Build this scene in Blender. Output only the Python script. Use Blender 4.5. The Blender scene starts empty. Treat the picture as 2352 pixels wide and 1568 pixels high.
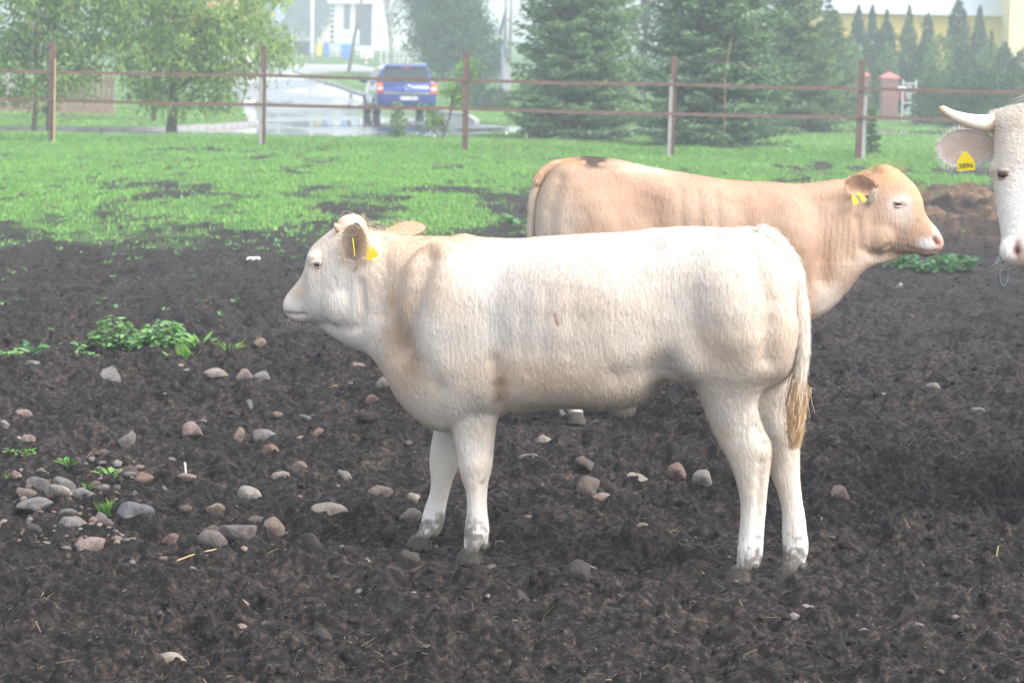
import bpy, bmesh, math, random
import numpy as np
from mathutils import Matrix, Vector

scene = bpy.context.scene
# ---------------------------------------------------------------- camera, sky, sun, exposure
CAM_H = 1.70
LENS, SENSOR = 55.0, 23.5
FPX = LENS / SENSOR * 2352.0                     # focal length in units of the 2352-wide view
PITCH = math.atan((784.0 - 140.0) / FPX)
ROLL = math.radians(1.2)
_F = np.array([0.0, math.cos(PITCH), -math.sin(PITCH)])
_R0 = np.array([1.0, 0.0, 0.0])
_U0 = np.cross(_R0, _F)
RIGHT = math.cos(ROLL) * _R0 + math.sin(ROLL) * _U0
UP = math.cos(ROLL) * _U0 - math.sin(ROLL) * _R0
CAM = np.array([0.0, 0.0, CAM_H])

cam_data = bpy.data.cameras.new("camera")
cam_data.lens = LENS
cam_data.sensor_width = SENSOR
cam_data.clip_start = 0.1
cam_data.clip_end = 3000
cam_data.dof.use_dof = True
cam_data.dof.focus_distance = 8.0
cam_data.dof.aperture_fstop = 4.8
cam = bpy.data.objects.new("camera", cam_data)
scene.collection.objects.link(cam)
cam.matrix_world = Matrix([[RIGHT[0], UP[0], -_F[0], CAM[0]],
                           [RIGHT[1], UP[1], -_F[1], CAM[1]],
                           [RIGHT[2], UP[2], -_F[2], CAM[2]],
                           [0, 0, 0, 1]])
scene.camera = cam

SUN_ELEV, SUN_AZ = math.radians(47), math.radians(122)     # azimuth from +Y (view direction) towards +X
world = bpy.data.worlds.new("World")
scene.world = world
world.use_nodes = True
wn = world.node_tree
sky = wn.nodes.new("ShaderNodeTexSky")
sky.sky_type = 'NISHITA'
sky.sun_disc = False
sky.sun_elevation = SUN_ELEV
sky.sun_rotation = SUN_AZ
sky.air_density = 1.0
sky.dust_density = 2.5
sky.ozone_density = 1.0
hs = wn.nodes.new("ShaderNodeHueSaturation")          # thin even cloud cover greys the blue
hs.inputs["Saturation"].default_value = 0.4
wn.links.new(sky.outputs[0], hs.inputs["Color"])
wn.links.new(hs.outputs[0], wn.nodes["Background"].inputs[0])
wn.nodes["Background"].inputs[1].default_value = 0.15

sun_data = bpy.data.lights.new("sun", 'SUN')
sun_data.energy = 1.3
sun_data.angle = math.radians(40)
sun_data.color = (1.0, 0.965, 0.92)
sun = bpy.data.objects.new("sun", sun_data)
scene.collection.objects.link(sun)
_sd = Vector((math.sin(SUN_AZ) * math.cos(SUN_ELEV), math.cos(SUN_AZ) * math.cos(SUN_ELEV), math.sin(SUN_ELEV)))
sun.rotation_euler = _sd.to_track_quat('Z', 'Y').to_euler()

scene.render.engine = 'CYCLES'
scene.view_settings.view_transform = 'Standard'
scene.view_settings.look = 'None'
scene.view_settings.gamma = 1.0
scene.view_settings.use_curve_mapping = False
scene.view_settings.exposure = 1.48
scene.cycles.use_denoising = True
scene.cycles.max_bounces = 8
scene.cycles.transparent_max_bounces = 8
scene.cycles.volume_bounces = 2
scene.cycles.use_adaptive_sampling = True

# ---------------------------------------------------------------- helpers
rng = np.random.default_rng(7)
COLL = scene.collection

def ray(px, py):
    d = _F + RIGHT * ((px - 1176.0) / FPX) + UP * ((784.0 - py) / FPX)
    return d

def sstep(a, b, x):
    t = np.clip((np.asarray(x, float) - a) / (b - a), 0, 1)
    return t * t * (3 - 2 * t)

def terrain(x, y):
    """large shape of the land: flat paddock, rising gently beyond the road"""
    y = np.asarray(y, float)
    return 1.55 * sstep(80, 135, y) + 0.012 * np.clip(y - 135, 0, 400)

def ground_at(px, py):
    """place in the world where the sight line of a view pixel meets the ground"""
    d = ray(px, py)
    t = 0.0
    prev = 4.0
    z = CAM_H
    for k in range(4000):
        t = prev
        p = CAM + d * t
        if p[2] <= float(terrain(p[0], p[1])):
            lo, hi = max(prev / 1.004, 1), prev
            for _ in range(30):
                m = (lo + hi) / 2
                q = CAM + d * m
                if q[2] <= float(terrain(q[0], q[1])): hi = m
                else: lo = m
            q = CAM + d * hi
            return np.array([q[0], q[1], float(terrain(q[0], q[1]))])
        prev *= 1.004
        if prev > 2500: break
    q = CAM + d * (250.0 / d[1])
    return np.array([q[0], q[1], float(terrain(q[0], q[1]))])

def at_depth(px, py, dist):
    d = ray(px, py)
    return CAM + d * (dist / d[1])

# --- value noise
_perm = np.random.default_rng(3).random(4096)
def _h(ix, iy, s):
    k = (ix * 73856093) ^ (iy * 19349663) ^ (s * 83492791)
    return _perm[np.abs(k) % 4096]
def vnoise(x, y, s=0):
    x = np.asarray(x, float); y = np.asarray(y, float)
    ix = np.floor(x).astype(np.int64); iy = np.floor(y).astype(np.int64)
    fx = x - ix; fy = y - iy
    ux = fx * fx * (3 - 2 * fx); uy = fy * fy * (3 - 2 * fy)
    a = _h(ix, iy, s); b = _h(ix + 1, iy, s); c = _h(ix, iy + 1, s); d = _h(ix + 1, iy + 1, s)
    return (a * (1 - ux) + b * ux) * (1 - uy) + (c * (1 - ux) + d * ux) * uy
def fbm(x, y, o=4, s=0, g=0.5):
    r = 0; a = 1; t = 0
    for k in range(o):
        r = r + a * vnoise(x * 2 ** k + 17.3 * k, y * 2 ** k - 9.1 * k, s + k); t += a; a *= g
    return r / t

# --- materials
MATS = {}
def mat(name, color=(0.5, 0.5, 0.5), rough=0.7, metallic=0.0, spec=0.5, vary=0.0, vscale=8.0, bump=0.0, bscale=40.0,
        attr=None, trans=0.0, coat=0.0, attr_mul=1.0, stretch=None, emission=None):
    """procedural principled material: base colour with noise variation and fine relief"""
    if name in MATS: return MATS[name]
    m = bpy.data.materials.new(name); m.use_nodes = True
    nt = m.node_tree; n = nt.nodes; L = nt.links
    b = n["Principled BSDF"]
    b.inputs["Roughness"].default_value = rough
    b.inputs["Metallic"].default_value = metallic
    b.inputs["Specular IOR Level"].default_value = spec
    if coat: b.inputs["Coat Weight"].default_value = coat
    tc = n.new("ShaderNodeTexCoord")
    src = tc.outputs["Object"]
    if stretch:
        mp = n.new("ShaderNodeMapping"); mp.inputs["Scale"].default_value = stretch
        L.new(src, mp.inputs["Vector"]); src = mp.outputs["Vector"]
    if attr:
        a = n.new("ShaderNodeAttribute"); a.attribute_name = attr
        col = a.outputs["Color"]
    else:
        rgb = n.new("ShaderNodeRGB"); rgb.outputs[0].default_value = (*color, 1); col = rgb.outputs[0]
    if vary:
        nz = n.new("ShaderNodeTexNoise"); nz.inputs["Scale"].default_value = vscale; nz.inputs["Detail"].default_value = 5
        L.new(src, nz.inputs["Vector"])
        mr = n.new("ShaderNodeMapRange"); mr.inputs["From Min"].default_value = 0.25; mr.inputs["From Max"].default_value = 0.75
        mr.inputs["To Min"].default_value = 1 - vary; mr.inputs["To Max"].default_value = 1 + vary
        L.new(nz.outputs["Fac"], mr.inputs["Value"])
        mx = n.new("ShaderNodeVectorMath"); mx.operation = 'MULTIPLY'
        L.new(col, mx.inputs[0]); L.new(mr.outputs["Result"], mx.inputs[1]); col = mx.outputs[0]
    L.new(col, b.inputs["Base Color"])
    if emission:
        b.inputs["Emission Color"].default_value = (*emission[0], 1); b.inputs["Emission Strength"].default_value = emission[1]
    if bump:
        bz = n.new("ShaderNodeTexNoise"); bz.inputs["Scale"].default_value = bscale; bz.inputs["Detail"].default_value = 4
        L.new(src, bz.inputs["Vector"])
        bp = n.new("ShaderNodeBump"); bp.inputs["Strength"].default_value = bump; bp.inputs["Distance"].default_value = 0.02
        L.new(bz.outputs["Fac"], bp.inputs["Height"]); L.new(bp.outputs["Normal"], b.inputs["Normal"])
    if trans:
        tr = n.new("ShaderNodeBsdfTranslucent"); L.new(col, tr.inputs["Color"])
        ms = n.new("ShaderNodeMixShader"); ms.inputs[0].default_value = trans
        L.new(b.outputs[0], ms.inputs[1]); L.new(tr.outputs[0], ms.inputs[2])
        L.new(ms.outputs[0], n["Material Output"].inputs["Surface"])
    MATS[name] = m
    return m

# --- objects
def mesh_from(name, verts, faces, smooth=False, colors=None):
    """verts (N,3), faces: array (M,k) or list of index lists"""
    me = bpy.data.meshes.new(name)
    v = np.asarray(verts, np.float32)
    if isinstance(faces, np.ndarray):
        k = faces.shape[1]; m = len(faces)
        me.vertices.add(len(v)); me.vertices.foreach_set("co", v.ravel())
        me.loops.add(m * k); me.loops.foreach_set("vertex_index", faces.astype(np.int32).ravel())
        me.polygons.add(m)
        me.polygons.foreach_set("loop_start", np.arange(0, m * k, k, dtype=np.int32))
        me.update(calc_edges=True)
    else:
        me.from_pydata([tuple(map(float, q)) for q in v], [], [tuple(int(i) for i in f) for f in faces])
        me.update()
    if smooth:
        me.polygons.foreach_set("use_smooth", np.ones(len(me.polygons), bool))
    if colors is not None:
        set_col(me, colors)
    return me

def set_col(me, colors, name="Col"):
    c = np.ones((len(me.vertices), 4), np.float32); c[:, :3] = colors
    a = me.attributes.new(name, 'FLOAT_COLOR', 'POINT')
    a.data.foreach_set("color", c.ravel())

def link(name, me, material=None, parent=None, loc=None, rot=None):
    o = bpy.data.objects.new(name, me)
    COLL.objects.link(o)
    if material is not None and me is not None and len(me.materials) == 0: me.materials.append(material)
    if parent is not None: o.parent = parent
    if loc is not None: o.location = loc
    if rot is not None: o.rotation_euler = rot
    return o

def empty(name, loc=(0, 0, 0), rz=0.0):
    o = bpy.data.objects.new(name, None); COLL.objects.link(o)
    o.location = loc; o.rotation_euler = (0, 0, rz); o.empty_display_size = 0.2
    return o

def tag(o, label, cat, group=None):
    o["label"] = label; o["category"] = cat
    if group: o["group"] = group
    return o
def kind(o, k, label=None):
    o["kind"] = k
    if label: o["label"] = label
    return o

class MB:
    """collects shapes into one mesh"""
    def __init__(s): s.v = []; s.f = []
    def add(s, verts, faces):
        k = len(s.v); s.v.extend([tuple(map(float, q)) for q in verts]); s.f.extend([tuple(int(i) + k for i in f) for f in faces]); return s
    def box(s, c, size, rz=0.0, bevel=0.0, taper=1.0):
        x, y, z = [q / 2 for q in size]
        pts = []
        b = min(bevel, x * .9, y * .9)
        if b > 0:
            prof = [(-x, -y + b), (-x + b, -y), (x - b, -y), (x, -y + b), (x, y - b), (x - b, y), (-x + b, y), (-x, y - b)]
        else:
            prof = [(-x, -y), (x, -y), (x, y), (-x, y)]
        n = len(prof)
        ca, sa = math.cos(rz), math.sin(rz)
        for zz, tp in ((-z, 1.0), (z, taper)):
            for (a, bb) in prof:
                a2, b2 = a * tp, bb * tp
                pts.append((c[0] + a2 * ca - b2 * sa, c[1] + a2 * sa + b2 * ca, c[2] + zz))
        fs = [tuple(range(n - 1, -1, -1)), tuple(range(n, 2 * n))]
        for i in range(n):
            j = (i + 1) % n; fs.append((i, j, n + j, n + i))
        return s.add(pts, fs)
    def tube(s, path, radii, seg=8, cap=True):
        path = [np.array(p, float) for p in path]
        if not hasattr(radii, '__len__'): radii = [radii] * len(path)
        pts = []; n = len(path)
        ref = np.array([0.0, 0, 1])
        for i, p in enumerate(path):
            t = path[min(i + 1, n - 1)] - path[max(i - 1, 0)]; t = t / (np.linalg.norm(t) + 1e-9)
            r = ref if abs(t @ ref) < 0.95 else np.array([1.0, 0, 0])
            a = np.cross(t, r); a /= np.linalg.norm(a); b = np.cross(t, a)
            for k in range(seg):
                an = 2 * math.pi * k / seg
                pts.append(p + radii[i] * (a * math.cos(an) + b * math.sin(an)))
        fs = []
        for i in range(n - 1):
            for k in range(seg):
                j = (k + 1) % seg
                fs.append((i * seg + k, i * seg + j, (i + 1) * seg + j, (i + 1) * seg + k))
        if cap:
            fs.append(tuple(range(seg - 1, -1, -1))); fs.append(tuple(range((n - 1) * seg, n * seg)))
        return s.add(pts, fs)
    def quad(s, a, b, c, d): return s.add([a, b, c, d], [(0, 1, 2, 3)])
    def prism(s, poly, vec):
        """closed polygon (3D points) pushed along vec"""
        n = len(poly); p = [np.array(q, float) for q in poly]; v = np.array(vec, float)
        pts = p + [q + v for q in p]
        fs = [tuple(range(n - 1, -1, -1)), tuple(range(n, 2 * n))]
        for i in range(n):
            j = (i + 1) % n; fs.append((i, j, n + j, n + i))
        return s.add(pts, fs)
    def mesh(s, name, smooth=False): return mesh_from(name, s.v, s.f, smooth)
    def build(s, name, material, parent=None, smooth=False, loc=None, rot=None):
        me = s.mesh(name, smooth)
        bm = bmesh.new(); bm.from_mesh(me); bmesh.ops.recalc_face_normals(bm, faces=bm.faces); bm.to_mesh(me); bm.free()
        if smooth: me.polygons.foreach_set("use_smooth", np.ones(len(me.polygons), bool))
        return link(name, me, material, parent, loc, rot)

def copy_tree(o, parent=None):
    c = o.copy(); COLL.objects.link(c); c.parent = parent
    for ch in list(o.children): copy_tree(ch, c)
    return c

def text_mesh(name, body, size, material, parent, mtx, shear=0.0, extrude=0.0006, bold=0.0):
    cu = bpy.data.curves.new(name, 'FONT'); cu.body = body; cu.size = size; cu.align_x = 'CENTER'; cu.align_y = 'CENTER'
    cu.extrude = extrude; cu.shear = shear; cu.offset = bold; cu.resolution_u = 2
    tmp = bpy.data.objects.new(name + "_tmp", cu); COLL.objects.link(tmp)
    dg = bpy.context.evaluated_depsgraph_get(); dg.update()
    me = bpy.data.meshes.new_from_object(tmp.evaluated_get(dg))
    bpy.data.objects.remove(tmp)
    me.name = name; me.materials.clear()
    me.transform(mtx)
    return link(name, me, material, parent)
# ================================================================ GROUND
HOOVES = []          # (x, y) places where a hoof presses the soil, filled before the soil is built

def grass_edge(x):
    return 24.4 + np.where(x < 0, 0.86 * x, 1.4 * x)

def grass_mask(x, y):
    x = np.asarray(x, float); y = np.asarray(y, float)
    d = y - grass_edge(x) + 6.0 * (fbm(x * 0.55, y * 0.25, 5, 11, .6) - 0.5)
    m = sstep(-1.0, 2.2, d)
    bare = fbm(x * 1.2 + 40, y * 0.45, 5, 21, .68)
    lim = 0.552 - 0.13 * np.exp(-np.clip(d, 0, None) / 4.5) + 0.16 * sstep(43, 46, y) + 0.03 * sstep(28, 38, y)
    m = m * (1 - .92 * sstep(lim - 0.07, lim + 0.10, bare))
    m = m * (1 - .75 * sstep(.60, .70, fbm(x * 4.0 + 7, y * 1.5, 3, 25)) * (1 - sstep(43, 45, y)))
    track = sstep(2.5, 7, x) * (1 - sstep(40.5, 42.5, y)) * sstep(0.46, 0.54, fbm(x * 0.5, y * 0.4 + 9, 3, 33))
    return m * (1 - 0.8 * track)

def straw_mask(x, y):
    x = np.asarray(x, float); y = np.asarray(y, float)
    r = ((x - 6.3) / 2.6) ** 2 + ((y - 27.5) / 6.0) ** 2
    return np.clip(1.25 - r, 0, 1) * sstep(0.30, 0.55, fbm(x * 1.3, y * 0.6, 4, 51))

def soil_height(x, y):
    x = np.asarray(x, float); y = np.asarray(y, float)
    big = (fbm(x * 1.1, y * 0.9, 3, 1) - 0.5) * 0.10
    clod = fbm(x * 5.5 + 3, y * 5.0, 3, 5)
    ridge = 1 - np.abs(2 * fbm(x * 9 + 8, y * 8, 3, 8) - 1)
    fine = fbm(x * 26, y * 24, 3, 14) - 0.5
    rough = 0.55 + 0.75 * fbm(x * 0.6 + 5, y * 0.6, 2, 17)
    near = 1 - 0.55 * sstep(12, 22, y)
    lump = np.abs(fbm(x * 15 + 2, y * 13, 2, 27) - .5)
    crisp = 1 - np.abs(2 * fbm(x * 38 + 1, y * 34, 2, 37) - 1)
    lumps = sstep(.50, .66, fbm(x * 7.5 + 31, y * 6.5, 3, 43))
    h = big + rough * near * (lumps * .040 + (clod - 0.5) * 0.11 + (ridge - 0.75) * 0.060 + fine * 0.046 - lump * .07 + (crisp - .7) * .016)
    # hoof prints
    pr = fbm(x * 3.2 + 70, y * 3.2, 2, 61)
    h -= 0.03 * sstep(0.62, 0.74, pr) * near
    # trodden hoof prints with raised rims, and loose clods
    wob = fbm(x * 21, y * 19, 2, 63) - .5
    for cell, prob, seed, mode in ((.24, .62, 201, 0), (.34, .42, 205, 1), (.17, .40, 209, 1)):
        ix = np.floor(x / cell).astype(np.int64); iy = np.floor(y / cell).astype(np.int64)
        for ox in (-1, 0, 1):
            for oy in (-1, 0, 1):
                jx, jy = ix + ox, iy + oy
                on = _h(jx, jy, seed) < prob
                cx = (jx + .15 + .7 * _h(jx, jy, seed + 1)) * cell; cy = (jy + .15 + .7 * _h(jx, jy, seed + 2)) * cell
                an = _h(jx, jy, seed + 3) * 6.28; dx, dy = x - cx, y - cy
                q = np.hypot((dx * np.cos(an) + dy * np.sin(an)) / 1.25, -dx * np.sin(an) + dy * np.cos(an)) / cell + .22 * wob
                if mode == 0: h = h + near * on * (-.030 * np.exp(-(q / .24) ** 4) + .013 * np.exp(-((q - .36) / .10) ** 2))
                else: h = h + near * on * (.045 * cell + .022 * _h(jx, jy, seed + 4)) * np.exp(-(q / (.18 + .18 * _h(jx, jy, seed + 5))) ** 4)
    g = grass_mask(x, y)
    h = h * (1 - 0.55 * g)
    r = ((x - 6.3) / 3.0) ** 2 + ((y - 27.5) / 7.0) ** 2
    h += np.clip(1.2 - r, 0, 1) * (0.08 + 0.42 * (fbm(x * 2.2, y * 1.4, 4, 71, .6) - 0.40) + .14 * (1 - np.abs(2 * fbm(x * 4, y * 2.2, 3, 75) - 1) - .7))
    for (hx, hy) in HOOVES:
        d2 = ((x - hx) ** 2 + (y - hy) ** 2) / 0.16 ** 2
        w = np.exp(-d2)
        h = h * (1 - w) - w * 0.010
    # far away the soil settles to the level of the land
    return h * (1 - sstep(44, 46.5, y))

def ground_material():
    m = bpy.data.materials.new("soil_and_turf"); m.use_nodes = True
    nt = m.node_tree; n = nt.nodes; L = nt.links; b = n["Principled BSDF"]
    b.inputs["Roughness"].default_value = 0.85; b.inputs["Specular IOR Level"].default_value = 0.3
    tc = n.new("ShaderNodeTexCoord")
    def noise(scale, detail=6, rough=0.6, st=None):
        k = n.new("ShaderNodeTexNoise"); k.inputs["Scale"].default_value = scale; k.inputs["Detail"].default_value = detail
        k.inputs["Roughness"].default_value = rough
        if st:
            mp = n.new("ShaderNodeMapping"); mp.inputs["Scale"].default_value = st; L.new(tc.outputs["Object"], mp.inputs[0]); L.new(mp.outputs[0], k.inputs["Vector"])
        else: L.new(tc.outputs["Object"], k.inputs["Vector"])
        return k.outputs["Fac"]
    def ramp(fac, stops):
        r = n.new("ShaderNodeValToRGB"); e = r.color_ramp.elements
        while len(e) < len(stops): e.new(0.5)
        for q, (p, c) in zip(e, stops): q.position = p; q.color = (*c, 1)
        L.new(fac, r.inputs[0]); return r.outputs[0]
    def mix(f, a, c):
        k = n.new("ShaderNodeMix"); k.data_type = 'RGBA'
        L.new(f, k.inputs[0]); L.new(a, k.inputs[6]); L.new(c, k.inputs[7]); return k.outputs[2]
    soil = ramp(noise(34, 8, 0.72), [(0.33, (0.0032, 0.0025, 0.0026)), (0.46, (0.0125, 0.0098, 0.0096)), (0.56, (0.046, 0.036, 0.0335)), (0.72, (0.16, 0.125, 0.105))])
    patch = ramp(noise(1.6, 4), [(0.35, (0.65, 0.64, 0.66)), (0.7, (1.5, 1.42, 1.32))])
    mm = n.new("ShaderNodeVectorMath"); mm.operation = 'MULTIPLY'; L.new(soil, mm.inputs[0]); L.new(patch, mm.inputs[1])
    turf = ramp(noise(22, 6), [(0.3, (0.05, 0.085, 0.03)), (0.55, (0.10, 0.20, 0.06)), (0.8, (0.16, 0.20, 0.09))])
    straw = ramp(noise(14, 7, 0.7, (1, 0.6, 1)), [(0.3, (0.035, 0.024, 0.018)), (0.5, (0.16, 0.095, 0.055)), (0.75, (0.34, 0.22, 0.13))])
    at = n.new("ShaderNodeAttribute"); at.attribute_name = "Col"
    sp = n.new("ShaderNodeSeparateColor"); L.new(at.outputs["Color"], sp.inputs[0])
    c = mix(sp.outputs[0], mm.outputs[0], turf)
    c = mix(sp.outputs[1], c, straw)
    L.new(c, b.inputs["Base Color"])
    bp = n.new("ShaderNodeBump"); bp.inputs["Strength"].default_value = 1.0; bp.inputs["Distance"].default_value = 0.022
    L.new(noise(48, 8, 0.75), bp.inputs["Height"]); L.new(bp.outputs[0], b.inputs["Normal"])
    return m
M_SOIL = ground_material()

def build_soil():
    Y = np.concatenate([np.linspace(4.4, 5.9, 60)[:-1], np.linspace(5.9, 10.0, 520)[:-1], np.linspace(10.0, 14.0, 260)[:-1], 14.0 * np.exp(np.arange(301) * math.log(47.0 / 14.0) / 300)])
    rows = len(Y) - 1
    ncol = 600
    U = np.linspace(-1, 1, ncol)
    yy = np.repeat(Y[:, None], ncol, 1)
    xx = U[None, :] * (0.285 * Y[:, None] + 0.9)
    z = soil_height(xx, yy)
    edge = sstep(0.93, 1.0, np.abs(U))[None, :] * 0.12
    z = z - edge - 0.12 * sstep(46.2, 47, yy)
    v = np.stack([xx, yy, z], -1).reshape(-1, 3)
    r, c = np.meshgrid(np.arange(rows), np.arange(ncol - 1), indexing='ij')
    a = (r * ncol + c).ravel()
    f = np.stack([a, a + 1, a + ncol + 1, a + ncol], 1)
    col = np.zeros((len(v), 3)); col[:, 0] = grass_mask(xx, yy).ravel(); col[:, 1] = straw_mask(xx, yy).ravel()
    me = mesh_from("paddock_soil", v, f, True, col)
    o = link("paddock_soil", me, M_SOIL); kind(o, "structure")

def build_land():
    ys = np.concatenate([np.linspace(-80, 44, 12), np.linspace(45.5, 200, 90), np.linspace(210, 440, 24)])
    xs = np.concatenate([np.linspace(-540, -70, 12), np.linspace(-60, 60, 61), np.linspace(70, 540, 12)])
    yy, xx = np.meshgrid(ys, xs, indexing='ij')
    z = terrain(xx, yy) - 0.16 * (1 - sstep(44, 46.2, yy))
    v = np.stack([xx, yy, z], -1).reshape(-1, 3)
    nc = len(xs)
    r, c = np.meshgrid(np.arange(len(ys) - 1), np.arange(nc - 1), indexing='ij')
    a = (r * nc + c).ravel()
    f = np.stack([a, a + 1, a + nc + 1, a + nc], 1)
    col = np.zeros((len(v), 3)); col[:, 0] = (yy > 20).ravel() * 0.9
    o = link("ground", mesh_from("ground", v, f, True, col), M_SOIL); kind(o, "structure")

def blades(x, y, z, h, w, lean, col, seed=0):
    """grass blades: one bent two-triangle blade for each root"""
    r = np.random.default_rng(seed); n = len(x)
    a = r.random(n) * 2 * np.pi; ca, sa = np.cos(a), np.sin(a)
    lx = lean * h * np.cos(a + 1.2 * r.standard_normal(n)); ly = lean * h * np.sin(a + 1.2 * r.standard_normal(n))
    P = np.zeros((n, 4, 3))
    P[:, 0] = np.stack([x - ca * w, y - sa * w, z - 0.01], 1)
    P[:, 1] = np.stack([x + ca * w, y + sa * w, z - 0.01], 1)
    P[:, 2] = np.stack([x + lx * .4 + ca * w * .7, y + ly * .4 + sa * w * .7, z + h * .6], 1)
    P[:, 3] = np.stack([x + lx, y + ly, z + h], 1)
    b = np.arange(n)[:, None] * 4
    f = np.concatenate([b + np.array([[0, 1, 2]]), b + np.array([[0, 2, 3]])])
    C = np.repeat(col[:, None, :], 4, 1)
    return P.reshape(-1, 3), f, C.reshape(-1, 3)

def build_grass():
    r = np.random.default_rng(5)
    mg = mat("grass_blade", rough=0.6, spec=0.3, attr="Col", trans=0.35)
    # paddock turf
    N = 620000
    y = 17.0 + 30.5 * np.sqrt(r.random(N)); x = (r.random(N) * 2 - 1) * (0.262 * y + 0.6)
    g = grass_mask(x, y)
    tuft = fbm(x * 1.7, y * 0.9, 3, 81)
    keep = r.random(N) < g ** 1.5 * (0.25 + 0.9 * tuft)
    x, y, tuft = x[keep], y[keep], tuft[keep]; n = len(x)
    h = (0.015 + 0.028 * tuft + 0.020 * r.random(n)) * (1 + 1.6 * sstep(43.0, 46, y)) * (0.8 + 0.5 * r.random(n))
    w = 0.0045 + 0.004 * r.random(n) + 0.00012 * y
    hue = r.random(n)[:, None]; tone = (0.75 + 0.6 * tuft * r.random(n))[:, None]
    c = ((1 - hue) * np.array([0.15, 0.36, 0.085]) + hue * np.array([0.31, 0.55, 0.15])) * tone
    dry = r.random(n) < 0.05; c[dry] = np.array([0.30, 0.26, 0.13])
    v, f, cc = blades(x, y, soil_height(x, y), h, w, 0.55, c, 3)
    o = link("paddock_grass", mesh_from("paddock_grass", v, f, False, cc), mg); kind(o, "stuff", "short green grazed grass growing over the back of the paddock")
    # verge and lawns beyond the fence
    N = 190000
    y = 46.0 + 70 * r.random(N) ** 1.6; x = (r.random(N) * 2 - 1) * (0.245 * y + 1.0)
    keep = ~on_road(x, y)
    x, y = x[keep], y[keep]; n = len(x); t = fbm(x * 0.9, y * 0.5, 3, 91)
    verge = 1 - sstep(48.5, 51, y)
    h = 0.045 + 0.04 * t + 0.14 * verge * t + 0.02 * r.random(n)
    w = 0.006 + 0.00025 * y * r.random(n)
    hue = r.random(n)[:, None]; tone = (0.75 + 0.5 * t)[:, None]
    c = ((1 - hue) * np.array([0.15, 0.33, 0.08]) + hue * np.array([0.32, 0.52, 0.15])) * tone
    v, f, cc = blades(x, y, terrain(x, y), h, w, 0.5, c, 4)
    o = link("verge_grass", mesh_from("verge_grass", v, f, False, cc), mg); kind(o, "stuff", "green verge and lawn grass beyond the fence")
# ================================================================ ROAD, FORECOURT, KERBS
def resample(pts, n):
    p = np.array(pts, float); s = np.concatenate([[0], np.cumsum(np.linalg.norm(np.diff(p[:, :2], axis=0), axis=1))])
    t = np.linspace(0, s[-1], n); return np.stack([np.interp(t, s, p[:, i]) for i in range(p.shape[1])], 1)
def pxline(l): return [ground_at(x, y) for x, y in l]
ROAD_L = resample(pxline([(578, 292), (566, 270), (552, 240), (536, 212), (516, 190), (490, 172), (450, 157), (380, 146)]), 40)
ROAD_R = resample(pxline([(1100, 288), (1079, 271), (1004, 258), (900, 236), (832, 218), (778, 199), (703, 180), (663, 160), (560, 147)]), 40)
MAIN_F = resample(pxline([(-700, 300), (0, 303), (381, 302), (527, 293), (597, 286), (800, 284), (1079, 276), (1110, 284), (1160, 290), (1763, 296), (2352, 302), (3000, 306)]), 60)
MAIN_N = resample(pxline([(-700, 314), (0, 315), (381, 317), (600, 317), (800, 316), (1060, 313), (1150, 306), (1763, 306), (2352, 312), (3000, 316)]), 60)
COURT_F = resample(pxline([(640, 152), (700, 148), (785, 150), (800, 147), (880, 160)]), 16)
COURT_N = resample(pxline([(664, 161), (700, 172), (760, 168), (800, 166), (890, 170)]), 16)

def _poly_in(px, py, poly):
    inside = np.zeros(len(px), bool); n = len(poly); j = n - 1
    for i in range(n):
        xi, yi = poly[i][:2]; xj, yj = poly[j][:2]
        c = ((yi > py) != (yj > py)) & (px < (xj - xi) * (py - yi) / (yj - yi + 1e-12) + xi)
        inside ^= c; j = i
    return inside
def on_road(x, y):
    r = np.zeros(len(x), bool)
    for a, b in ((ROAD_L, ROAD_R), (MAIN_N, MAIN_F), (COURT_N, COURT_F)):
        r |= _poly_in(x, y, np.concatenate([a, b[::-1]]))
    return r

def strip(name, A, B, lift, material, n=14):
    v = []; k = len(A)
    for i in range(k):
        for j in range(n + 1):
            t = j / n; p = A[i] * (1 - t) + B[i] * t
            v.append((p[0], p[1], float(terrain(p[0], p[1])) + lift))
    r, c = np.meshgrid(np.arange(k - 1), np.arange(n), indexing='ij'); a = (r * (n + 1) + c).ravel()
    f = np.stack([a, a + 1, a + n + 2, a + n + 1], 1)
    o = link(name, mesh_from(name, np.array(v), f, True), material); kind(o, "structure"); return o

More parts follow.
